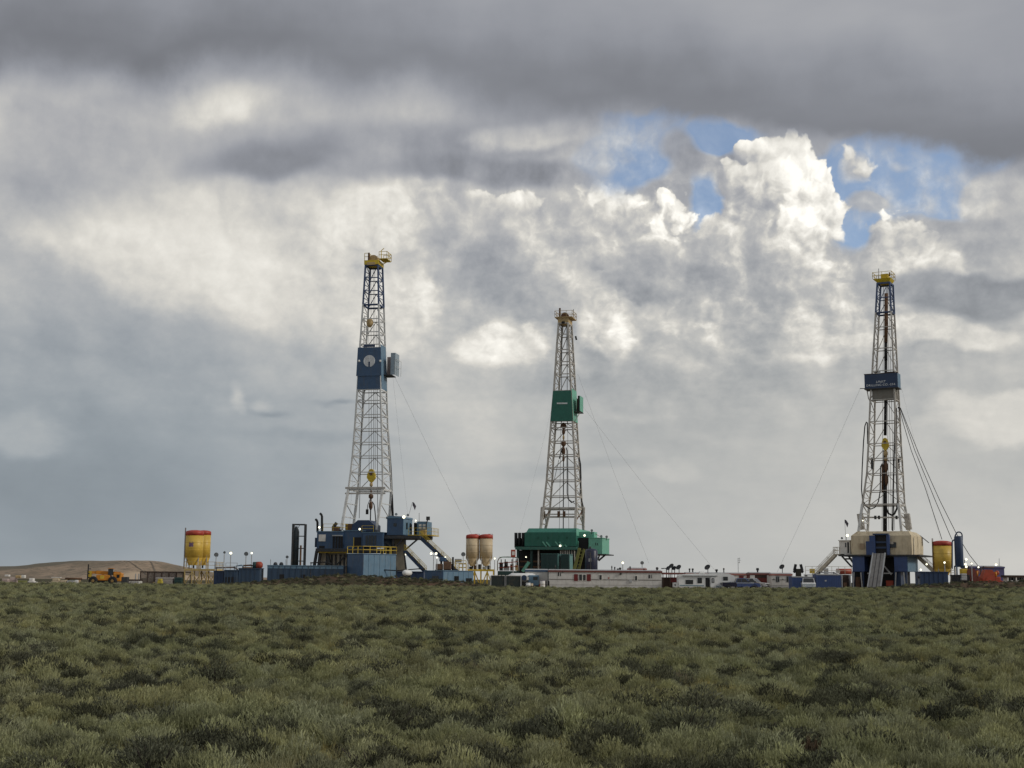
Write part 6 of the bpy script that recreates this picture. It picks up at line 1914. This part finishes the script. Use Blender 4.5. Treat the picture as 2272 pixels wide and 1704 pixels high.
# ---- fifth-wheel camper
def camper():
    T = Thing('camper_trailer', 'white fifth-wheel camper with dark windows and open door', 'camper', 1570, 203)
    H = lambda x, y: T.h(x, y, 0)
    out = [(1506, 1302), (1505.6, 1278), (1508, 1274.5), (1530, 1273), (1600, 1271.8), (1617, 1273.2), (1628, 1277), (1634, 1284), (1636.5, 1289), (1634, 1291.5), (1606, 1296.5), (1603, 1302)]
    pts = [(H(x, y).x, H(x, y).z) for x, y in out]
    body = MB().prism(pts, 0, 2.4).obj('body', M_RV, T.o)
    T.box('lower_skirt', M_RV, 1507, 1301.5, 1602.5, 1304.4, .06, 2.25, body)
    win = [(1521, 1286.5, 1538, 1296), (1547.5, 1282, 1557.5, 1294), (1604.5, 1279.5, 1615, 1288)]
    for (x0, y0, x1, y1) in win:
        a, b, c, d = T.rect(x0, y0, x1, y1, 0)
        w_ = MB().bevbox(a, b, -.05, -.002, c, d, .02, 1).obj('window', M_DECK, body)
        MB().box(a + .06, b - .06, -.06, -.051, c + .06, d - .06).obj('pane', M_GLASS, w_)
    T.box('doorway', M_BLACK, 1565.5, 1282, 1575, 1304, -.03, .028, body)
    dr = T.box('door', M_RV, 1577, 1280.5, 1588.5, 1304, -.12, .09, body)
    T.box('door_window_frame', M_DECK, 1579.3, 1283, 1585, 1293, -.15, .029, dr); T.box('door_window', M_GALV, 1580.6, 1284.5, 1583.6, 1291.5, -.17, .018, dr)
    T.box('stripe', M_RVG, 1508, 1298, 1562, 1300.3, -.03, .028, body)
    T.box('stripe', M_RVG, 1589, 1299.5, 1596, 1302, -.03, .028, body)
    T.bar('stripe', M_RVG, (1598, 1294), (1622, 1292), .1, -.02, parent=body); T.bar('stripe', M_RVG, (1600, 1296), (1618, 1294.4), .08, -.02, parent=body)
    T.box('awning_roll', M_GALV, 1515, 1276.6, 1592, 1278.4, -.22, .2, body)
    a, b, c, d = T.rect(1552, 1267.5, 1563.5, 1272.5, .8)
    MB().bevbox(a, b, .8, 1.6, c, d, .08, 2).obj('air_conditioner', M_RV, T.o)
    for x in (1540, 1574, 1580): T.box('roof_hatch', M_GALV, x, 1270.6, x + 4, 1272.6, 1.0, .5)
    for x in (1524, 1547.5):
        q = T.h(x, 1304, 0)
        for yy in (.05, 2.1):
            wh = MB().lathe([(.2, -.12), (.36, -.12), (.38, -.06), (.38, .06), (.36, .12), (.2, .12)], (0, 0), 20).obj('wheel', M_BLACK, T.o, True)
            wh.rotation_euler = (R(90), 0, 0); wh.location = (q.x, yy + .12, .38)
            MB().lathe([(.05, -.13), (.2, -.12), (.2, .12), (.05, .13)], (0, 0), 12).obj('hub', M_GALV, wh, True)
    gb = T.box('storage_box', M_RV, 1495, 1292.5, 1504.8, 1303, .3, 1.6)
    T.box('vent', M_BLACK, 1496.8, 1295.5, 1499, 1300, .26, .038, gb)
    bar('landing_leg', (H(1600, 1300).x, .4, 0), (H(1600, 1300).x, .4, H(1600, 1300).z), .12, M_DECK, T.o)
camper()

# ---- vehicles
def wheel_at(T, x, y, r=.38, w=.24, rim=M_GALV):
    wh = MB().lathe([(r * .55, -w / 2), (r * .95, -w / 2), (r, -w / 4), (r, w / 4), (r * .95, w / 2), (r * .55, w / 2)], (0, 0), 22).obj('wheel', M_BLACK, T.o, True)
    wh.rotation_euler = (R(90), 0, 0); wh.location = (x, y, r)
    MB().lathe([(.05, -w * .52), (r * .56, -w * .45), (r * .56, w * .45), (.05, w * .52)], (0, 0), 14).obj('rim', rim, wh, True)

def pickup(label, px, Y, yaw, m, bed_m, name='pickup_truck', scale=1.0, visor=False):
    """four-door pickup, nose towards local +x"""
    T = Thing(name, label, 'pickup', px, Y, yaw)
    T.o.scale = (scale,) * 3
    W = 1.9
    side = [(-2.8, .55), (-2.82, 1.12), (-.9, 1.15), (-.55, 1.16), (1.25, 1.12), (1.5, 1.16), (2.55, 1.05), (2.72, .95), (2.75, .55)]
    body = MB().prism(side, 0, W).obj('body', m, T.o)
    MB().box(-2.83, -.72, -.012, W + .012, .56, 1.135).obj('bed_side', bed_m, body)
    MB().box(-2.6, -.85, .12, W - .12, 1.136, 1.16).obj('bed_floor', M_BLACK, body)
    cab = [(-.85, 1.14), (-.62, 1.78), (.62, 1.80), (1.32, 1.15)]
    q = MB()
    v0 = [(x, .06 + (z - 1.14) * .14, z) for x, z in cab]; v1 = [(x, W - .06 - (z - 1.14) * .14, z) for x, z in cab]
    A = [q.bm.verts.new(v) for v in v0]; B = [q.bm.verts.new(v) for v in v1]
    q.bm.faces.new(A); q.bm.faces.new(B[::-1])
    for i in range(4): q.bm.faces.new((A[i], B[i], B[(i + 1) % 4], A[(i + 1) % 4]))
    c = q.obj('cab', m, body)
    def gl(pts, nm='side_window'):
        q = MB(); q.bm.faces.new([q.bm.verts.new(p) for p in pts])
        o = q.obj(nm, M_GLASS, c); s_ = o.modifiers.new('glass_thickness', 'SOLIDIFY'); s_.thickness = .02; s_.offset = 0
    off = lambda z: .06 + (z - 1.14) * .14 - .015
    for xa, xb, xc, xd in ((-.72, -.08, -.08, -.55), (0, 1.05, .55, 0)):
        gl([(xa, off(1.2), 1.2), (xb, off(1.2), 1.2), (xc, off(1.7), 1.7), (xd, off(1.7), 1.7)])
    gl([(1.31, .16, 1.19), (1.31, W - .16, 1.19), (.68, W - .22, 1.76), (.68, .22, 1.76)], 'windscreen')
    gl([(-.865, .16, 1.2), (-.865, W - .16, 1.2), (-.655, W - .22, 1.74), (-.655, .22, 1.74)], 'rear_window')
    MB().box(2.755, 2.80, .25, W - .25, .72, .98).obj('grille', M_CHROME, body)
    for y in (.06, W - .3): MB().box(2.74, 2.79, y, y + .22, .78, .98).obj('headlight', M_CHROME, body)
    MB().bevbox(2.72, 2.92, .02, W - .02, .46, .68, .04, 2).obj('front_bumper', M_CHROME, body)
    MB().bevbox(-2.98, -2.83, .05, W - .05, .46, .66, .04, 2).obj('rear_bumper', M_CHROME, body)
    MB().bevbox(.95, 1.12, -.2, -.02, 1.15, 1.35, .03, 1).obj('door_mirror', M_BLACK, body)
    MB().box(-.8, 1.8, -.015, -.001, 1.05, 1.12).obj('chrome_strip', M_CHROME, body)
    MB().box(-.05, -.03, -.01, -.0005, .6, 1.14).obj('door_seam', M_BLACK, body)
    for x in (-1.95, 1.85):
        wheel_at(T, x, .1); wheel_at(T, x, W - .1)
        MB().tube([(x + .46 * math.cos(t), -.006, .42 + .46 * math.sin(t)) for t in np.linspace(0, math.pi, 12)], .035, 5).obj('wheel_arch', M_BLACK, body)
    return T
pickup('blue pickup with dark bed parked at the camper nose', 1646, 201, 0, M_CAR, mat('bed_navy', (.02, .018, .04), .3))
pickup('white pickup facing the camera in front of the blue containers', 1779, 202, -100, M_CARW, M_CARW)
pickup('silver pickup half hidden behind the blue pickup', 1662, 209, -30, M_CHROME if False else mat('car_silver_paint', (.5, .5, .5), .3, var=.05), M_CARW)

# ---- blue tank truck and dark pipe tubs left of the long trailer
def tub(label, x0, x1, y0, Y):
    T = Thing('pipe_tub', label, 'tub', (x0 + x1) / 2, Y)
    a, b, _, z = T.rect(x0, y0, x1, y0 + 10, 0)
    MB().box(a, b, 0, 2.2, .15, z - .1).obj('tub_body', mat('tub_black_green', (.02, .03, .028), .6, dirt=.3), T.o)
    n = 4
    for i in range(n): MB().box(a + (b - a) * i / n + .05, a + (b - a) * (i + .86) / n, -.04, 2.24, z - .098, z).obj('lid', M_WRAP, T.o)
    for x in (a, b): MB().box(x - .08, x + .08, -.08, -.002, 0, z - .1).obj('corner_post', M_GALV, T.o)
tub('dark lidded tub on the tan silo side, with white lids', 1089, 1121, 1276, 205)
tub('dark lidded tub next to the blue tank truck, with white lids', 1122, 1156, 1276.5, 205)
def tank_truck():
    T = Thing('tank_truck', 'blue tank truck with long white top parked by the long trailer', 'tank truck', 1160, 207.5)
    a, b, _, z = T.rect(1128, 1271.5, 1190, 1280, 0)
    zt = z
    MB().tube([(a, 1.1, zt - .75), (a + .5, 1.1, zt - .72), (b - .6, 1.1, zt - .74), (b, 1.1, zt - .8)], [.45, .72, .74, .5], 18).obj('tank', M_RV, T.o, True)
    ca, cb, cc, cd_ = T.rect(1172, 1276, 1196, 1290, -.02)
    cab = MB().bevbox(ca, cb, -.02, 2.2, .55, cd_, .15, 3).obj('cab', M_LBLUE, T.o)
    MB().box(cb - .9, cb - .2, -.04, -.021, cd_ - .75, cd_ - .25).obj('side_window', M_GLASS, cab)
    T.box('step_light', M_WRAP, 1168.5, 1280, 1173, 1287, -.1, .08, cab)
    MB().box(a + .3, ca - .02, .2, 2.0, .6, .85).obj('chassis', M_DECK, T.o)
    pa = T.h(1163, 1282, -.05); MB().tube([(pa.x, -.08, pa.z), (pa.x, -.02, pa.z)], .42, 16).obj('hose_reel', M_NAVY, T.o)
    for x in (a + .9, a + 1.9, cb - .7): wheel_at(T, x, .25, .5, .3); wheel_at(T, x, 1.95, .5, .3)
    MB().box(cb, cb + .2, .1, 2.1, .45, .75).obj('front_bumper', M_REDM, T.o)
tank_truck()
def drum(label, px, py, Y, m, m_top, r=.36, h=None):
    T = Thing('drum', label, 'drum', px, Y)
    z = T.h(px, py, 0).z
    MB().lathe([(r, 0), (r, z * .32), (r + .02, z * .33), (r, z * .34), (r, z * .65), (r + .02, z * .66), (r, z * .67), (r, z - .04)], (0, 0), 20).obj('shell', m, T.o, True)
    MB().lathe([(r, z - .039), (r + .01, z), (r * .9, z + .01), (0, z + .01)], (0, 0), 20).obj('lid', m_top, T.o, True)
drum('white drum with red base in front of the blue tank truck', 1172, 1293, 202, M_CARW, M_WRAP, .34)
drum('tan drum touching the red-based white drum', 1179, 1294.5, 202.5, M_SACK, M_SACK, .26)
drum('white drum with purple lid at the corner of the long trailer', 1204, 1288, 203, M_WRAP, M_PURPLE, .36)
for lb, px in (('dark post between the purple-lidded drum and long trailer', 1211), ('dark post touching the corner of the long trailer', 1217.5)):
    T = Thing('bollard', lb, 'post', px, 203.5)
    z = T.h(px, 1289, 0).z; MB().tube([(0, 0, 0), (0, 0, z - .05), (0, 0, z)], [.12, .12, .08], 10).obj('post', M_BLACK, T.o, True); MB().lathe([(.2, 0), (.2, .05)], (0, 0), 12).obj('foot_plate', M_DECK, T.o)

# ---- blue containers left of the tan rig
def container(label, x0, x1, y0, Y, m, dark_end=False):
    T = Thing('shipping_container', label, 'container', (x0 + x1) / 2, Y)
    a, b, _, z = T.rect(x0, y0, x1, y0 + 20, 0)
    body = MB().box(a, b, 0, 2.4, .15, z).obj('box', m, T.o)
    n = int((b - a) / .28)
    for i in range(n):
        x = a + .1 + (b - a - .2) * i / n
        MB().hexa([(x, -.002, .3), (x + .2, -.002, .3), (x + .2, -.002, .31), (x, -.002, .31), (x + .05, -.04, z - .2), (x + .15, -.04, z - .2), (x + .15, -.001, z - .2), (x + .05, -.001, z - .2)]) if False else MB().box(x + .04, x + .17, -.035, -.001, .3, z - .16)
        q = MB().box(x + .04, x + .17, -.035, -.001, .3, z - .16); q.obj('corrugation', m, body)
    for x in (a, b - .12): MB().box(x, x + .12, -.05, -.0005, 0, z + .02).obj('corner_post', m, body)
    MB().box(a, b, -.06, .1, z - .14, z + .03).obj('top_rail', M_GALV, body)
    return T, body, (a, b, z)
container('blue shipping container behind the white pickup', 1757, 1803, 1279, 207, M_CBLUE)
T, w, (a, b, z) = container('blue shipping container with small plate, left of the pipe ramp rig', 1811, 1866, 1274, 207, M_CBLUE)
T.box('plate', M_GALV, 1830, 1287, 1834, 1290, -.06, .02, w)
T = Thing('tool_skid', 'dark brown open tool skid between the blue container and the tan rig', 'skid', 1878, 209)
a, b, _, z = T.rect(1868, 1275, 1888, 1290, 0)
MB().box(a, b, 1.0, 2.2, 0, z).obj('back_wall', M_BROWN, T.o); MB().box(a, b, 0, 1.0, 0, .4).obj('deck', M_DECK, T.o)
for x in (a, b - .1): MB().box(x, x + .1, 0, 1.0, .4, z).obj('side_wall', M_GALV, T.o)
MB().bevbox(a + .3, a + .8, .2, .8, .401, 1.1, .06, 2).obj('tool_chest', M_RUST, T.o)
def double_horn():
    T = Thing('exhaust_head', 'black two-pronged exhaust head rising above the blue containers', 'exhaust', 1772, 211)
    z0, z1, z2 = (T.h(1772, y, 0).z for y in (1276, 1262, 1252))
    MB().box(-.38, .38, -.3, .3, 0, z1).obj('stem', mat('soot', (.03, .028, .018), .8), T.o)
    for s_ in (-1, 1):
        MB().beam((s_ * .2, 0, z1 - .1), (s_ * .72, 0, z1 - .55), .5, .34).obj('elbow', M_BLACK, T.o)
        MB().beam((s_ * .62, 0, z1 - .3), (s_ * .38, 0, z2), .36, .36).obj('horn', M_BLACK, T.o)
double_horn()
def catwalk():
    T = Thing('railed_walkway', 'cream railed walkway with winch above the blue containers', 'walkway', 1840, 213)
    a, b, _, z = T.rect(1788, 1275, 1890, 1285, 0)
    MB().box(a, b, 0, 1.6, z - .15, z).obj('deck', M_GALV, T.o)
    for x in np.linspace(a + .2, b - .2, 6): MB().box(x - .08, x + .08, .1, 1.5, 0, z - .151).obj('post', M_DECK, T.o)
    railing(T, M_CREAM, [(a, .1, z), (b, .1, z)], 1.25, None, .9, .035)
    T.box('winch_frame', M_GALV, 1828, 1261, 1838, 1273, .5, .12); T.box('winch_drum', M_YEL, 1798, 1262, 1808, 1272, .4, .6)
    MB().tube([T.h(1856, 1268, .8), T.h(1889, 1268, .8)], .45, 14).obj('drum_roll', M_REDM, T.o, True)
    c = T.h(1859, 1268, .3); MB().tube([(c.x, .2, c.z), (c.x, .35, c.z)], .34, 14).obj('white_cap', M_WRAP, T.o)
catwalk()

# ---- right of the tan rig
silo('single yellow silo with red roof right of the tan canvas rig', 2070, 2111, 1199.5, 1211, 1262, 1276, 222, M_SILO, ladder=True, ybase=1300)
lamp_t = pole_light('lit floodlight pole in front of the single yellow silo', 2097.5, 1248, 214, True, 0, 0, .26)
def blue_vessel():
    T = Thing('gas_separator', 'tall navy separator vessel with hooped top pipe beside the single silo', 'separator', 2127, 219)
    a, b, _, z = T.rect(2117.5, 1189, 2136, 1220, 0); r = (b - a) / 2; cx = (a + b) / 2
    zb = T.h(2127, 1258, 0).z
    MB().lathe([(r * .9, zb), (r, zb + .15), (r, z - .25), (r * .85, z - .05), (0, z)], (cx, 0), 24).obj('vessel', M_NAVY, T.o, True)
    pts = [(cx - .55 + .0, 0, z - .1)] + [(cx + .12 - .5 * math.cos(t), 0, z + .12 + .5 * math.sin(t)) for t in np.linspace(.3, math.pi, 10)] + [(cx + .62, 0, z - .6)]
    MB().tube(pts, .11, 8).obj('hoop_pipe', M_NAVY, T.o, True)
    MB().tube([T.h(2118, 1198, 0), T.h(2114, 1199, 0), T.h(2112.5, 1203, 0), T.h(2112.5, 1262, 0)], .12, 8).obj('down_pipe', M_NAVY, T.o, True)
    for dx in (-.6, .6):
        for yy in (-.5, .5): bar('leg', (cx + dx, yy, 0), (cx + dx, yy, zb + .2), .18, M_BLUE, T.o)
    MB().box(cx - .8, cx + .9, -.7, .7, .0, .25).obj('skid', M_DECK, T.o)
blue_vessel()
def ladder_stand():
    T = Thing('leaning_ladder', 'cream ship ladder leaning against the navy tank', 'ladder', 2114, 213)
    t0, t1 = T.h(2111, 1260, .9), T.h(2119.5, 1260, .9); b0, b1 = T.h(2107, 1294, 0), T.h(2121, 1294, 0)
    b0.z = b1.z = 0
    for p, q in ((t0, b0), (t1, b1)): bar('stile', p, q, .12, M_CREAM, T.o)
    for i in range(1, 9): bar('rung', t0.lerp(b0, i / 9), t1.lerp(b1, i / 9), .09, M_CREAM, T.o)
ladder_stand()
box_tank('mud_tank', 'navy tank below the yellow silo, right of the tan rig', 'tank', 2043, 1270, 2104, 210, M_NAVY, ribs=5, hatch=0)
box_tank('mud_tank', 'small dark tank with pale box behind the cream ladder', 'tank', 2122, 1277, 2152, 211, M_DECK, ribs=2)
pallet_load('pale grey locker on the small dark tank by the ladder', 2133, 1272.5, 2146, 210.4, M_GALV, pallet=False, zb=1.5, cat='locker', name='locker')
T, w, (a, b, z) = trailer('equipment_house', 'long purple-blue equipment house behind the red pumps', 2152, 2228, 1257, 224, 8, M_PURPLE, M_PURPLE, line=False, skirt=True)
MB().box(b + .002, b + .05, .05, 2.9, .8, z - .1).obj('sunlit_end', M_LBLUE, w)  # sunlight on the right end painted as a light-blue sheet
T.pipe('antenna', M_GALV, [(2217, 1257, 1), (2217, 1239, 1)], .05)
lamp(T, 2210, 1253, -.3, .28); lamp(T, 2171, 1258.5, -.3, .2)
def red_pump(label, x0, x1, y0, Y, M_REDM=M_REDM):
    T = Thing('mud_pump', label, 'pump', (x0 + x1) / 2, Y)
    a, b, _, z = T.rect(x0, y0, x1, y0 + 15, 0); L = b - a
    MB().box(a, b, 0, 1.8, 0, .45).obj('skid', M_DECK, T.o)
    MB().prism([(a + L * .05, .451), (a + L * .62, .451), (a + L * .62, z * .8), (a + L * .5, z), (a + L * .18, z), (a + L * .02, z * .6)], .1, 1.7).obj('power_end', M_REDM, T.o)
    MB().bevbox(a + L * .63, a + L * .92, .25, 1.55, .5, z * .66, .1, 2).obj('fluid_end', M_REDM, T.o)
    for i in range(3):
        MB().tube([(a + L * .7, .4 + i * .45, z * .66), (a + L * .7, .4 + i * .45, z * .9)], .17, 10).obj('valve_cap', M_ORANGE, T.o, True)
        MB().tube([(a + L * .92, .4 + i * .45, z * .45), (b + .1, .4 + i * .45, z * .4)], .16, 10).obj('liner_cap', M_REDM, T.o, True)
    MB().ball((a + L * .82, .9, z * .85), .34, 1.1).obj('pulsation_dampener', M_REDM, T.o, True)
    MB().tube([(a + L * .3, -.02, z * .5), (a + L * .3, .1, z * .5)], .42, 16).obj('crank_cover', M_REDM, T.o)
    return T
red_pump('large red and orange mud pump in front of the purple-blue house', 2180, 2225, 1264, 209)
red_pump('smaller dark red pump between the navy vessel and the large pump', 2150, 2178, 1262, 214, mat('old_red_paint', (.17, .04, .03), .6, dirt=.5))
T = Thing('yellow_compressor', 'yellow compressor box with lamps above the small dark tank', 'compressor', 2144, 216)
a, b, _, z = T.rect(2134, 1262, 2153, 1270, 0)
MB().bevbox(a, b, 0, 1.2, z - .9, z, .1, 2).obj('housing', M_YEL, T.o)
MB().box(a + .1, b - .1, .1, 1.1, 0, z - .9).obj('stand', M_DECK, T.o)
MB().tube([((a + b) / 2, .6, z), ((a + b) / 2, .6, T.h(2144, 1242, .6).z)], .06, 6).obj('lamp_mast', M_DECK, T.o)
for (x, y, s) in ((2144, 1241, .26), (2142, 1252, .26), (2144, 1257.5, .26)): lamp(T, x, y, .4, s)
pole_light('small lit lamp pole between the navy vessel and purple-blue house', 2157.5, 1250, 214, True, 0, 0, .2)
def far_rack():
    T = Thing('pipe_rack', 'long dark pipe rack with pale wrapped pipe ends beyond the red pumps', 'rack', 2270, 216)
    a, b, _, z = T.rect(2231, 1276.5, 2310, 1284, 0)
    MB().box(a, b, 0, 2.0, z - .35, z).obj('beam', M_BROWN, T.o)
    for i, x in enumerate(np.linspace(a + .4, b - .4, 12)):
        MB().box(x - .09, x + .09, .02, 1.9, 0, z - .351).obj('post', M_DECK if i % 3 else M_WRAP, T.o)
    for i in range(16):
        x = a + .25 + i * .33
        MB().tube([(x, -.3, z * .5 + .12 * (i % 3)), (x, 1.8, z * .5 + .12 * (i % 3))], .14, 8).obj('pipe_end', M_WRAP if i % 4 != 3 else M_TEAL, T.o, True)
far_rack()
T = Thing('wellhead_light_tower', 'lit lamp cluster post at the foot of the right-hand stair of the tan rig', 'floodlight', 2040, 211)
z = T.h(2043, 1283, 0).z
MB().tube([(0, 0, 0), (0, 0, z)], .09, 8).obj('post', M_GALV, T.o, True); MB().box(-.25, .25, -.12, .12, z, z + .3).obj('lamp_bar', M_LAMP, T.o)

# ---- pipe runs and hoses strung along the tanks
def mud_line(label, pts, Y, r, m, feet=2):
    T = Thing('mud_line', label, 'pipe', pts[0][0], Y)
    P = [T.h(x, y, d) for x, y, d in pts]
    MB().tube(P, r, 8).obj('pipe', m, T.o, True)
    for i in range(feet):
        p = P[min(len(P) - 1, 1 + i)]; bar('stand', (p.x, p.y, 0), (p.x, p.y, p.z), .1, M_DECK, T.o)
    for p in P[1:-1]: MB().ball(p, r * 1.5).obj('coupling', M_DECK, T.o, True)
mud_line('black mud line looping from the long blue tank to the blue rig', [(690, 1254, 1), (690, 1249, 1), (722, 1247, 1), (740, 1252, 1)], 211, .09, M_BLACK)
mud_line('red-brown pipe over the small navy tank by the silos', [(480, 1268, 1), (480, 1260, 1), (520, 1259, 1), (528, 1264, 1)], 211.5, .1, M_RUST)
mud_line('grey pipe run in front of the tan rig stair', [(1806, 1276, 0), (1818, 1270, 0), (1850, 1271, 0), (1868, 1276, 0)], 212, .1, M_GALV)
mud_line('dark hose sagging between the navy tank and the blue skid house', [(820, 1268, 0), (845, 1264, 0), (880, 1266, 0), (930, 1262, 0), (950, 1267, 0)], 213, .08, M_BLACK)
mud_line('rusty pipe rising beside the red pumps', [(2176, 1284, 0), (2176, 1262, 0), (2182, 1258, 0), (2205, 1259, 0)], 213, .1, M_RUST)
